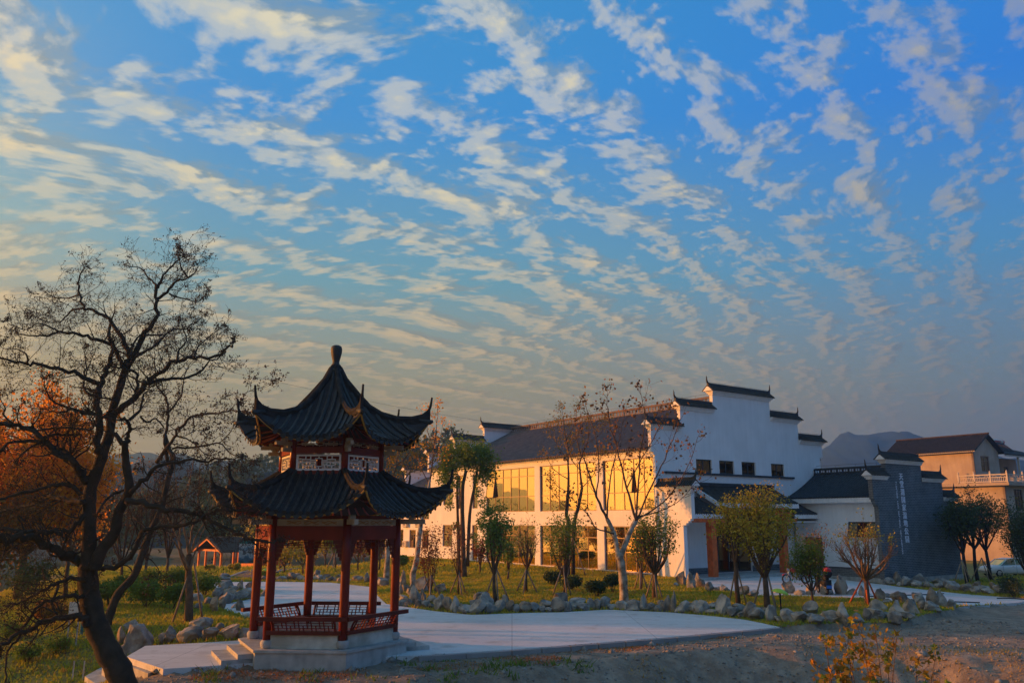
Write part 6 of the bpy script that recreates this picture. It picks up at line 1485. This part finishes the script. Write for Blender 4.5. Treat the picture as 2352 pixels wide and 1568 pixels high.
# ------------------------------------------------------------------ rocks
import bmesh
def rock_mesh(seed, asp):
    rs_ = random.Random(seed); bm = bmesh.new(); bmesh.ops.create_icosphere(bm, subdivisions=3, radius=1.0)
    planes = []
    for _ in range(13):
        n = Vector((rs_.gauss(0,1), rs_.gauss(0,1), rs_.gauss(0,.9))).normalized(); planes.append((n, rs_.uniform(.42, .82)))
    lean = rs_.uniform(-.25, .25)
    for v in bm.verts:
        c = v.co.copy()
        for n, d in planes:
            e = c.dot(n)-d
            if e > 0: c -= n*e*.98
        c += c.normalized()*(mnoise.noise(c*1.6+Vector((seed*3.1, 0, 0)))*.15+mnoise.noise(c*4.0+Vector((0, seed, 0)))*.09+mnoise.noise(c*9.0+Vector((seed, 0, 0)))*.04)
        if asp > 1.15: k = max(.30, 1-.55*max(0, c.z)); c.x *= k; c.y *= k
        c.x += lean*c.z*.5; v.co = c
    zs = [v.co.z for v in bm.verts]; xs2 = [v.co.x for v in bm.verts]; ys2 = [v.co.y for v in bm.verts]; z0, z1 = min(zs), max(zs); x0, x1 = min(xs2), max(xs2); y0, y1 = min(ys2), max(ys2)
    for v in bm.verts: v.co = Vector(((v.co.x-(x0+x1)/2)/(x1-x0), (v.co.y-(y0+y1)/2)/(y1-y0), (v.co.z-z0)/(z1-z0)))
    me = bpy.data.meshes.new('rock'); bm.to_mesh(me); bm.free()
    return me
ORD = lambda n: f"{n}{'th' if 10 <= n % 100 <= 20 else {1:'st',2:'nd',3:'rd'}.get(n % 10, 'th')}"
def rocks(rows, conv, place, group, seed0):
    items = sorted([(conv[0]+conv[2]*r[0], conv[1]+conv[2]*r[1], r[2]*conv[2], r[3]*conv[2], r[4] if len(r) > 4 else 'g') for r in rows])
    for i, (x, y, w, h, c) in enumerate(items):
        p = GP(x, y-1.0); k = p.y*1.03/FPX; W_ = w*k*1.12; Hh = h*k*1.18
        me = rock_mesh(seed0+i*7, h/w); me.materials.append(M['rock_tan' if c == 't' else 'rock'])
        o = bpy.data.objects.new('rock', me); COL.objects.link(o); rs_ = random.Random(seed0+i)
        dp = min(W_*.85, .9); o.location = (p.x, p.y+dp*.35, gz(p.x, p.y+dp*.35)-Hh*.17); o.scale = (W_, dp, Hh*1.15); o.rotation_euler = (0, 0, rs_.uniform(-.35, .35))
        sh = 'tall pointed' if h > w*1.35 else 'upright' if h > w*1.05 else 'low flat' if h < w*.52 else 'rounded' if i % 2 else 'blocky'
        cn = {'t': 'tan', 'g': 'grey', 'd': 'dark grey'}[c]
        tag(o, f'{sh} {cn} rock, {ORD(i+1)} from the left {place}', 'rock', group)
t = 't'; d = 'd'
z9 = [(40,530,80,45),(195,530,50,90,t),(180,600,34,66),(217,585,50,50,t),(270,560,50,60),(330,520,40,40),(340,580,95,90),(475,580,75,52,t),(205,640,90,34),(260,612,60,50),(195,680,60,40),(240,685,50,45),(285,672,72,118),(340,650,50,80),(310,688,60,45,t),(365,695,55,45),(410,665,75,48),(470,660,55,55),(460,712,75,75),(405,700,40,35),(525,715,70,80,t),(575,722,60,90),(600,727,50,40),(628,700,30,34),(655,738,90,52),(740,738,115,78),(720,690,62,48),(755,650,80,58),(805,685,100,85),(838,733,80,58),(905,728,70,72),(940,682,55,68),(972,725,62,66,t),(1020,725,42,48),(1090,722,110,58,t),(1162,720,64,52),(1212,720,42,34),(1243,700,90,50),(1258,722,48,26),(1325,722,100,84,t),(1345,665,95,68),(1397,720,58,56),(1455,675,120,42),(1438,710,42,34),(1495,712,85,38),(1540,708,62,38),(1563,705,50,66),(1607,705,62,62),(1663,700,75,72),(1718,708,84,32),(1792,710,78,54),(1868,712,112,62),(1945,715,56,104),(1992,715,92,48),(2057,720,54,38),(2112,720,74,94,t),(2165,720,50,120,t),(2240,728,112,68),(2320,728,92,68),(2072,682,42,38)]
rocks(z9, (861.3,1177,.3174), 'in the border along the plaza', 'rocks bordering the plaza before the hall', 1000)
z6a = [(185,430,105,68),(270,400,62,38),(260,438,82,28),(335,440,88,112),(400,450,72,52),(440,425,84,48),(457,455,48,30),(520,460,82,84),(570,470,105,62),(657,485,66,88),(613,440,52,42,t),(705,487,46,32),(770,490,82,72),(845,490,98,58),(930,445,88,78),(930,478,64,38),(965,500,98,52),(1060,490,118,62,t),(1155,500,84,108),(1240,490,78,50),(1300,475,54,64,t),(1380,420,102,68,t),(1370,475,98,58),(1375,497,104,40),(1440,465,64,38),(1510,465,84,98),(1495,497,84,56),(1570,470,94,42),(1610,440,94,90,t),(1690,410,74,54,t),(1750,415,94,54),(1755,378,74,96,t),(1815,385,62,94),(1880,405,58,50),(1530,362,96,64,t),(1660,372,84,64),(1600,395,74,50)]
rocks(z6a, (1550.3,1263.2,.3408), 'in the heaped right border', 'rocks heaped at the lawn\'s right end', 2000)
z6b = [(1385,345,62,68,t),(1435,342,94,38),(1440,357,50,22),(1272,330,42,72),(1322,325,44,26),(1135,322,74,122,t),(1192,322,74,48),(1100,325,64,22),(922,322,54,72,t),(1037,322,74,82),(852,322,62,42),(835,318,42,38,t),(775,312,72,78,t),(715,312,64,28),(535,318,64,38),(460,312,84,58),(340,287,64,42),(290,282,44,28),(240,287,52,58),(190,267,58,62,t),(165,262,42,84),(115,267,52,94),(45,242,58,78,t),(10,247,34,22)]
rocks(z6b, (1550.3,1263.2,.3408), 'along the drive before the entrance', 'rocks along the drive', 3000)
z6c = [(1460,240,74,42),(1515,232,48,68,t),(1520,245,38,22),(1570,252,74,58),(1640,257,64,42),(1685,237,94,62),(1730,262,74,38),(1800,237,94,38),(1810,267,84,38),(1900,277,104,54),(1975,282,74,44,t),(2045,252,54,32,t),(2043,289,64,38),(2100,287,74,38),(2135,295,74,30),(2160,267,42,42,t),(2235,297,104,54),(2325,302,64,42)]
rocks(z6c, (1550.3,1263.2,.3408), 'below the brick wall', 'rocks before the brick wall', 4000)
z8r = [(1325,1030,74,52),(1325,1067,52,32),(1395,1047,52,44,t),(1430,1097,58,88,t),(1485,1077,54,68,t),(1455,1007,62,62),(1540,1012,114,62,t),(1520,1042,94,62),(1610,1017,94,58),(1680,1012,84,62),(1775,992,44,50),(1560,952,64,32),(1500,942,112,52),(1605,947,42,58,t),(1680,962,64,62),(1500,865,64,26),(1505,885,64,32),(1465,887,38,20),(1570,1090,48,42,t),(1615,1107,62,78,t),(1655,1127,62,38)]
rocks(z8r, (0,1033.5,.3409), 'in the heap left of the pavilion', 'rocks heaped left of the pavilion', 5000)
z8s = [(900,1382,152,150,d),(800,1312,62,92,t),(815,1387,62,62),(870,1232,84,64),(1265,1297,160,74,d),(1130,1302,74,84,d),(1400,1287,94,64,d),(1530,1282,114,78,d),(1470,1227,64,44),(1585,1237,52,30),(1642,1277,94,58,d),(1330,1222,134,66),(1090,1302,60,50,d),(1205,1300,60,60,d)]
rocks(z8s, (0,1033.5,.3409), 'behind the paved pad', 'rocks behind the paved pad', 6000)
z12r = [(190,917,84,52,d),(430,922,134,52,d),(350,920,60,40,d),(540,922,114,88,t),(620,882,94,52),(670,922,84,62,t),(735,927,64,42),(865,922,54,72),(920,927,94,68),(1010,892,114,52),(975,927,74,42),(1075,932,94,58,d),(890,862,84,72,d),(1190,892,84,48),(1185,937,74,48,t),(1135,932,44,54,t),(1435,937,124,66,t),(1340,932,50,30),(1560,947,74,112,d),(1580,950,84,72,t),(1790,1002,134,92),(1735,937,74,54)]
rocks(z12r, (574.2,1177,.1709), 'along the far plaza edge', 'rocks along the far plaza edge', 7000)
# steps and blocks at the left end of the pad
for i, (pts, z, lab) in enumerate((([(290,1507),(375,1535),(340,1545),(262,1515)],-.18,'upper stone step at the end of the paved pad beside the tree trunk'),([(262,1515),(340,1545),(300,1566),(235,1530)],-.42,'middle stone step beside the tree trunk'),([(235,1530),(300,1566),(250,1590),(195,1552)],-.66,'lowest stone step going down beside the tree trunk'))):
    mb = MB(); P = [G(x, y, z) for x, y in pts]; mb.prism(P, (0,0,-.24)); c = sum(P, Vector())/4
    tag(mb.build('stone_step', M['granite'], loc=(c.x, c.y, z-.24)), lab, 'step', 'steps down from the paved pad')
# ------------------------------------------------------------------ small things
def lamp(px, py, h, w, tilt, lab):
    p = GP(px, py); o = empty('garden_lamp', tuple(p), 0, lab, 'garden lamp', 'lime green mushroom lamps')
    mb = MB(); mb.tube([p-Zv*.1, p+Zv*h], .035, 8); mb.build('post', M['black'], o)
    mb = MB(); prof = [(w*.5, 0), (w*.49, .03), (w*.40, .10), (w*.22, .16), (.02, .18)]; mb.lathe(prof, (0,0,0), 16)
    R3 = Matrix.Rotation(tilt, 4, 'Y'); mb.v = [tuple(R3 @ Vector(q)+p+Zv*(h-.02)) for q in mb.v]; mb.build('cap', M['lime'], o, smooth=True)
lamp(608,1325,.42,.46,0,'lime green mushroom lamp by the rocks between the pavilion\'s left columns')
lamp(1795,1415,.95,.70,.25,'tilted lime green lamp among the rocks before the golden-olive tree')
def signpost(px, py, h, lab, panel=True, m='paper'):
    p = GP(px, py); o = empty('sign_post', tuple(p), 0, lab, 'sign'); mb = MB()
    for s in (-.16, .16): mb.bar(p+Vector((s,0,-.2)), p+Vector((s,0,h)), .035, .035, Vector((0,1,0)))
    mb.build('post', M['granite'], o)
    if panel:
        mb = MB(); mb.box(-.2,-.03,h-.42,.2,0,h, lambda x, y, z: p+Vector((x, y, z))); mb.build('panel', M[m], o)
signpost(163,1485,1.5,'small white information panel on two thin posts on the grass bank')
signpost(178,1560,.55,'empty pair of short sign posts low on the left bank',False)
p = GP(186,1456); o = empty('marker_post', tuple(p), 0, 'short teal marker post on the grass left of the large trunk', 'post'); mb = MB(); mb.tube([p-Zv*.1, p+Zv*.62], .06, 8); mb.build('shaft', M['teal'], o); mb = MB(); mb.tube([p+Zv*.62, p+Zv*.66], .065, 8); mb.build('top_band', M['paper'], o)
# motorcycle
mp = Gd(1829,1340); mo = empty('motorcycle', tuple(mp), 0, 'red motorcycle parked facing left on the driveway before the side door', 'motorcycle')
mu = Vector((1,.12,0)).normalized(); mv = Vector((-mu.y, mu.x, 0))
def MP(x, y, z): return mp+mu*x+mv*y+Zv*z
def wheel(parent, c, r, w, f, ax, rim='chrome', spokes=10):
    mb = MB(); n = 20; c = Vector(c); u = ax.cross(Zv).normalized(); ring = []
    mb.tube([c+(u*math.cos(q/n*6.2832)+Zv*math.sin(q/n*6.2832))*(r-w/2) for q in range(n+1)], w/2, 7, cap=False); ty = mb.build('tyre', M['black'], parent, smooth=True)
    mb = MB(); mb.tube([c+(u*math.cos(q/n*6.2832)+Zv*math.sin(q/n*6.2832))*(r-w) for q in range(n+1)], w*.22, 5, cap=False)
    mb.tube([c-ax*w*.6, c+ax*w*.6], r*.16, 10)
    for q in range(spokes): mb.bar(c, c+(u*math.cos(q/spokes*6.2832)+Zv*math.sin(q/spokes*6.2832))*(r-w), .02, .012, ax)
    mb.build('rim', M[rim], ty)
for x in (-.64, .64): wheel(mo, MP(x, 0, .30), .30, .09, None, mv)
mb = MB(); mb.tube([MP(-.64,.06,.30), MP(-.42,.06,.85)], .03, 7); mb.tube([MP(-.64,-.06,.30), MP(-.42,-.06,.85)], .03, 7); mb.build('fork', M['chrome'], mo)
mb = MB(); mb.tube([MP(-.40,-.36,1.06), MP(-.36,-.2,1.0), MP(-.40,0,.96), MP(-.36,.2,1.0), MP(-.40,.36,1.06)], .018, 6); mb.build('handlebar', M['black'], mo)
for s in (-1, 1):
    mb = MB(); mb.tube([MP(-.38,.25*s,1.02), MP(-.36,.30*s,1.22)], .010, 5); mb.lathe([(.01,0),(.07,.01),(.07,.03),(.01,.04)], tuple(MP(-.36,.32*s,1.22)), 10); mb.build('mirror', M['black'], mo)
mb = MB(); mb.tube([MP(-.40,0,.82), MP(-.30,0,.70), MP(0,0,.55), MP(.35,0,.62), MP(.70,0,.70)], .04, 7); mb.tube([MP(-.30,0,.66), MP(-.12,0,.30), MP(.3,0,.28), MP(.38,0,.6)], .03, 7); mb.tube([MP(.3,.08,.28), MP(.64,.08,.30)], .03, 6); mb.build('frame', M['black'], mo, smooth=True)
mb = MB(); mb.tube([MP(-.34,0,.80), MP(-.22,0,.84), MP(-.02,0,.80), MP(.10,0,.72)], [.07,.14,.13,.06], 10); mb.build('fuel_tank', M['redpaint'], mo, smooth=True)
mb = MB(); mb.tube([MP(.08,0,.76), MP(.30,0,.78), MP(.60,0,.80), MP(.78,0,.84)], [.08,.11,.11,.06], 8); mb.build('seat', M['black'], mo, smooth=True)
mb = MB(); mb.box(-.2,-.13,.26,.14,.13,.54, MP); mb.tube([MP(-.05,0,.5), MP(-.16,0,.68)], .08, 8); mb.build('engine', M['steel'], mo)
mb = MB(); mb.tube([MP(-.12,.14,.42), MP(-.05,.16,.24), MP(.3,.17,.24), MP(.78,.18,.34)], [.02,.022,.04,.045], 8); mb.build('exhaust', M['chrome'], mo, smooth=True)
for x, a0, a1 in ((-.64, .6, 2.4), (.64, .5, 2.3)):
    mb = MB(); n = 8
    for q in range(n): a = a0+(a1-a0)*q/n; b = a0+(a1-a0)*(q+1)/n; mb.bar(MP(x+.34*math.cos(a),0,.30+.34*math.sin(a)), MP(x+.34*math.cos(b),0,.30+.34*math.sin(b)), .13, .012, Zv)
    mb.build('mudguard', M['redpaint'], mo)
mb = MB(); mb.tube([MP(-.56,0,.88), MP(-.44,0,.88)], [.085,.06], 12); mb.build('headlight', M['steel'], mo)
mb = MB(); mb.tube([MP(.78,0,.72), MP(.84,0,.74)], .05, 8); mb.build('tail_light', M['redpaint'], mo)
# electric scooter seen from behind
sp = Gd(1903,1366); se = empty('electric_scooter', tuple(sp), 0, 'dark electric scooter with a red-lidded top case and blue plate, seen from behind', 'scooter')
def SP(x, y, z): return sp+Vector((x, y, z))
wheel(se, SP(0, .2, .25), .25, .11, None, Vector((1,0,0)), 'grey', 6); wheel(se, SP(0, 1.45, .25), .25, .10, None, Vector((1,0,0)), 'grey', 6)
mb = MB(); mb.tube([SP(0,-.02,.55), SP(0,.3,.62), SP(0,.75,.5)], [.17,.22,.20], 10); mb.build('rear_body', M['black'], se, smooth=True)
mb = MB(); mb.box(-.2,.75,.28,.2,1.2,.36, SP); mb.build('footboard', M['black'], se)
mb = MB(); mb.tube([SP(0,1.2,.35), SP(0,1.32,.75), SP(0,1.18,1.1)], [.18,.19,.10], 10); mb.build('front_shield', M['dark'], se, smooth=True)
mb = MB(); mb.tube([SP(0,.02,.86), SP(0,.35,.88), SP(0,.8,.84)], [.12,.17,.12], 8); mb.build('seat', M['black'], se, smooth=True)
mb = MB(); mb.tube([SP(-.36,1.1,1.18), SP(0,1.15,1.14), SP(.36,1.1,1.18)], .02, 6); mb.build('handlebar', M['black'], se)
mb = MB(); mb.tube([SP(0,-.25,1.12), SP(0,-.22,1.12), SP(0,.12,1.12)], [.15,.21,.19], 10); mb.build('top_case', M['black'], se, smooth=True)
mb = MB(); mb.tube([SP(0,-.26,1.26), SP(0,-.2,1.28), SP(0,.12,1.28)], [.12,.19,.17], 10); mb.build('top_case_lid', M['redpaint'], se, smooth=True)
mb = MB(); mb.box(-.14,-.22,.36,.14,-.20,.52, SP); mb.build('plate', M['bluepaint'], se)
mb = MB(); mb.box(-.15,-.19,.30,.15,-.12,.80, SP); mb.build('mudflap', M['black'], se)
for s in (-1, 1): mb = MB(); mb.tube([SP(.3*s,1.1,1.18), SP(.36*s,1.1,1.38)], .012, 5); mb.lathe([(.01,0),(.06,.0),(.06,.10),(.01,.10)], tuple(SP(.38*s,1.1,1.36)), 10); mb.build('mirror', M['black'], se)
# white car
cp = at(2314, 1316, 72.0); cp.z = gz(cp.x, cp.y)+.01; ca_ = empty('parked_car', tuple(cp), 0, 'white hatchback parked before the village house, half hidden by evergreens', 'car')
cu = Vector((1,.10,0)).normalized(); cv = Vector((-cu.y, cu.x, 0))
def CP(x, y, z): return cp+cu*x+cv*y+Zv*z
def loft(secs):
    mb = MB(); n = len(secs[0])
    mb.v = [tuple(p) for s in secs for p in s]
    for i in range(len(secs)-1):
        for k in range(n): a = i*n+k; b = i*n+(k+1) % n; mb.f.append((a, b, b+n, a+n)); mb.m.append(0)
    mb.f.append(tuple(reversed(range(n)))); mb.m.append(0); mb.f.append(tuple((len(secs)-1)*n+k for k in range(n))); mb.m.append(0); return mb
def carsec(x, zt, w, zb=.24):
    return [CP(x, s*w*ww, z) for s, ww, z in ((-1,.86,zb),(-1,1,zb+.14),(-1,1.0,zt-.22),(-1,.93,zt-.05),(-1,.72,zt),(1,.72,zt),(1,.93,zt-.05),(1,1.0,zt-.22),(1,1,zb+.14),(1,.86,zb))]
mb = loft([carsec(-2.15,.62,.70,.34), carsec(-2.05,.78,.80), carsec(-1.6,.90,.86), carsec(-1.0,.98,.88), carsec(0,1.0,.90), carsec(1.2,1.02,.90), carsec(1.9,1.0,.86), carsec(2.1,.86,.78,.34)]); body = mb.build('body', M['car'], ca_, smooth=True)
def cab(x, zt, w, zb=.93): return [CP(x, s*w*ww, z) for s, ww, z in ((-1,1.0,zb),(-1,.84,zt-.05),(-1,.70,zt),(1,.70,zt),(1,.84,zt-.05),(1,1.0,zb))]
mb = loft([cab(-1.15,.97,.80,.90), cab(-.45,1.42,.82), cab(.2,1.50,.82), cab(1.1,1.47,.81), cab(1.85,1.08,.78,.92)]); mb.build('cabin', M['glass_blue'], ca_, smooth=False)
mb = loft([[CP(x, s*.62, z+q) for s, q in ((-1,0),(1,0),(1,.03),(-1,.03))] for x, z in ((-.5,1.41),(.2,1.50),(1.15,1.475),(1.3,1.42))]); mb.build('roof', M['car'], ca_)
mb = MB()
for s in (-1, 1):
    for a, b in (((-1.13,.80,.94),(-.46,.69,1.42)),((.25,.80,.94),(.22,.69,1.47)),((1.15,.80,.94),(1.15,.68,1.45)),((1.84,.76,.96),(1.28,.66,1.42))): mb.bar(CP(a[0], s*(a[1]+.01), a[2]), CP(b[0], s*(b[1]+.01), b[2]), .07, .05, cu)
mb.build('window_pillar', M['car'], ca_)
for x in (-1.32, 1.32):
    for s in (-1, 1): wheel(ca_, CP(x, s*.80, .32), .32, .17, None, cv, 'steel', 7)
for s in (-1, 1): mb = MB(); mb.box(-2.12, s*.66-.12, .64, -1.92, s*.66+.12, .76, CP); mb.build('headlight', M['steel'], ca_)
for x in (-.35, .75):
    mb = MB(); mb.bar(CP(x+.2, -.915, .86), CP(x+.38, -.915, .86), .03, .03, Zv); mb.build('door_handle', M['chrome'], ca_)
mb = MB(); mb.bar(CP(.24,-.905,.35), CP(.24,-.905,.93), .012, .01, cu); mb.bar(CP(-.95,-.895,.40), CP(-.95,-.895,.93), .012, .01, cu); mb.build('door_seam', M['black'], ca_)
# overhead wires far behind
for i, (a, b) in enumerate((((470,842),(1260,990)),((380,905),(1180,1010)),((560,985),(1040,1015)))):
    p = at(*a, 125); q = at(*b, 160); mid = p.lerp(q, .5)-Zv*.7; mb = MB(); mb.tube(smooth_path([p-(q-p)*.5, p, mid, q], 4), .018, 4)
    tag(mb.build('overhead_wire', M['dark'], loc=p), ['highest overhead wire crossing the sky behind the pavilion roof', 'middle overhead wire above the hills behind the pavilion', 'lowest overhead wire just above the hills'][i], 'wire', 'overhead wires')
# ------------------------------------------------------------------ grass, weeds, pebbles
rg = np.random.default_rng(77)
def blades(name, n, xr, yr, accept, h0, h1, m, wid=.028, lean=.5, maxn=None):
    X = rg.uniform(*xr, n); Yp = rg.uniform(0, 1, n)**.8; Y = yr[0]+(yr[1]-yr[0])*Yp
    ok = accept(X, Y); X, Y = X[ok], Y[ok]; Z = ground_h(X, Y)
    n = len(X); h = rg.uniform(h0, h1, n)*(.5+1.0*np.clip(fbm(X, Y, .9, 61)+.5, 0, 1)); a = rg.uniform(0, 6.283, n); w = wid*(.6+.8*rg.random(n))*(1+Y/60)
    lx = rg.normal(0, lean, n)*h; ly = rg.normal(0, lean, n)*h
    B0 = np.stack([X-np.cos(a)*w, Y-np.sin(a)*w, Z-.02], 1); B1 = np.stack([X+np.cos(a)*w, Y+np.sin(a)*w, Z-.02], 1); Tp = np.stack([X+lx, Y+ly, Z+h], 1)
    V = np.stack([B0, B1, Tp], 1).reshape(-1, 3); F = np.arange(n*3).reshape(n, 3); return mesh_np(name, V, F, m, kind='stuff')
def turf_ok(X, Y):
    bs = (X-C0.x)*LD.x+(Y-C0.y)*LD.y; br = (X-C0.x)*RD.x+(Y-C0.y)*RD.y
    inb = (br > -.15) & (bs > -8.2)
    px = X/Y*FPX*1.02+1176
    return ~inside(PLAZA, X, Y) & ~inside(DRIVE, X, Y) & ~inside(DIRT, X, Y) & ~inside(LAKE, X, Y) & ~inb & (px > -120) & (px < 2450) & ~((X > -6.2) & (Y < 24.6))
M['grass_a'] = mat('lawn_grass', (.30,.36,.035), .7, 0, .5, col2=(.60,.48,.05), det=6, transl=.35, spec=.15)
M['grass_b'] = mat('dry_grass', (.55,.36,.10), .8, 0, .8, col2=(.38,.27,.05), det=6, transl=.3, spec=.1)
blades('grass', 330000, (-30, 34), (22, 62), turf_ok, .05, .15, M['grass_a'])
blades('grass', 90000, (-50, 45), (60, 100), turf_ok, .10, .28, M['grass_a'], .05)
blades('dry_grass', 60000, (-30, 34), (20, 62), lambda X, Y: turf_ok(X, Y) & (fbm(X, Y, .5, 91) > .05), .06, .17, M['grass_b'])
bankok = lambda X, Y: (inside(DIRT, X, Y)) & (fbm(X, Y, .45, 93) > .22) & (Y < crest_y(X)+2.0)
blades('weeds', 26000, (-12, 22), (17, 31), bankok, .03, .12, M['grass_b'], .012, .8)
blades('weeds', 9000, (-10, 6), (19, 26), lambda X, Y: inside(DIRT, X, Y) & (fbm(X, Y, .8, 95) > .25), .05, .2, M['leaf_green'], .02, .7)
M['dead_grass'] = mat('dead_rusty_grass', (.50,.20,.06), .85, 0, 3, col2=(.34,.16,.06), transl=.2, spec=.1)
_pc = [(GP(x, y), r) for x, y, r in ((1406,1489,1.0),(1230,1514,.8),(1315,1493,.7),(1150,1509,.5),(1010,1512,.5),(1030,1530,.7),(1480,1478,.4),(700,1545,1.1),(560,1548,1.0),(1640,1462,.5))]
def dead_ok(X, Y):
    k = np.zeros(X.shape, bool)
    for p_, r_ in _pc: k |= np.hypot((X-p_.x)*.6, Y-p_.y) < r_*(.5+.5*np.clip(fbm(X, Y, 1.5, 71)+.6, 0, 1))
    return k
blades('dead_grass', 160000, (-10, 18), (20, 34), dead_ok, .02, .07, M['dead_grass'], .010, .9)
n = 13000; X = rg.uniform(-10, 24, n); Y = rg.uniform(17, 36, n); ok = inside(DIRT, X, Y); X, Y = X[ok], Y[ok]; Z = ground_h(X, Y); n = len(X); s = rg.uniform(.015, .065, n)**1.0*(1+(rg.random(n) > .97)*1.6)
base = np.array([[1,0,0],[-1,0,0],[0,1,0],[0,-1,0],[0,0,.8],[0,0,-.6]]); V = (np.stack([X, Y, Z], 1)[:, None, :]+base[None]*(s[:, None]*rg.uniform(.7, 1.3, (n, 3)))[:, None, :]).reshape(-1, 3)
f = np.array([[0,2,4],[2,1,4],[1,3,4],[3,0,4],[2,0,5],[1,2,5],[3,1,5],[0,3,5]]); mesh_np('pebbles', V, (np.arange(n)[:, None, None]*6+f[None]).reshape(-1, 3), M['rock'], kind='stuff')
# low leafy weeds at the foot of the pavilion base and on the left bank
for i, (px, py, hw, h, lab) in enumerate(((858,1512,10,20,'leafy weed against the pavilion base, tallest of the two'),(905,1506,7,10,'small leafy weed near the right corner of the pavilion base'),(60,1520,40,40,'leafy weeds at the lower left corner of the picture'),(125,1500,34,34,'flowering green weeds low on the left bank'),(20,1470,34,40,'green weeds at the left edge of the bank'))):
    bush(px, py, hw, h, 'leaf_green', lab, 500 if hw < 20 else 1400, 300+i, .07, 'leafy weeds')
# ------------------------------------------------------------------ autumn sapling in the foreground
fy = 14.0; fb = at(2010, 1640, fy); fb.z = gz(fb.x, fb.y)
sap = empty('maple_sapling', tuple(fb), 0, 'young maple sapling with red, orange and green leaves at the bottom right', 'sapling')
rs_ = random.Random(99); lb = MB(); tips = []
for (tx, ty, dy) in ((1975,1425,0),(1935,1450,.4),(1895,1465,-.3),(2060,1460,.3),(2105,1520,-.2),(2010,1440,.5),(1880,1560,.2),(2040,1500,-.5),(1950,1500,-.6),(2140,1560,.4),(2000,1530,.6),(1920,1540,-.4),(2150,1500,.1)):
    e = at(tx, ty, fy+dy); P = smooth_path([fb-Zv*.1, fb.lerp(e, .35)+wob(rs_, .08)+Zv*.12, fb.lerp(e, .7)+wob(rs_, .08), e], 4); n = len(P)
    lb.tube(P, [.020+(.004-.020)*q/(n-1) for q in range(n)], 5, cap=False)
    for q in range(8):
        j = int(n*.4)+rs_.randrange(int(n*.6)); j = min(j, n-2); ax = (P[j+1]-P[j]).normalized(); o = ax.orthogonal().normalized(); o.rotate(Matrix.Rotation(rs_.random()*6.283, 3, ax)); grow(lb, tips, P[j], ax*.6+o*.7, .28, .006, 1, 1, rs_, .1, .7, 2, .15)
    tips.append(P[-1])
lb.build('branches', M['bark_brown'], sap, smooth=True)
def leafshape(s, sd):
    r = random.Random(sd); pts = []
    for i in range(10):
        a = -math.pi/2+2*math.pi*i/10; rad = s*(.5 if i % 2 else .24)*(1.0 if i else .3)*r.uniform(.85, 1.15); pts.append((rad*math.cos(a), rad*math.sin(a)+s*.1, -abs(math.cos(a))*rad*.35))
    me = bpy.data.meshes.new('leaf'); me.from_pydata([(0, s*.1, .01)]+pts, [], [(0, i+1, (i+1) % 10+1) for i in range(10)]); return me
lms = []
for i in range(12): me = leafshape(.145, i); me.materials.append(M[('leaf_mixed','leaf_orange','leaf_green','leaf_olive','leaf_brown','leaf_mixed')[i % 6]]); lms.append(me)
for i in range(300):
    tpt = tips[rs_.randrange(len(tips))]+wob(rs_, .05); o = bpy.data.objects.new('leaf', lms[rs_.randrange(12)]); COL.objects.link(o); o.parent = sap; o.location = tpt-fb
    o.rotation_euler = (rs_.uniform(.6, 2.4), rs_.uniform(-.8, .8), rs_.uniform(0, 6.28)); q = rs_.uniform(.7, 1.25); o.scale = (q, q, q)
V, F = quads(np.array([tuple(tips[rs_.randrange(len(tips))]+wob(rs_, .07)) for _ in range(1100)]), .095, rg); mesh_np('small_leaves', V, F, M['leaf_mixed'], sap, kind='stuff')
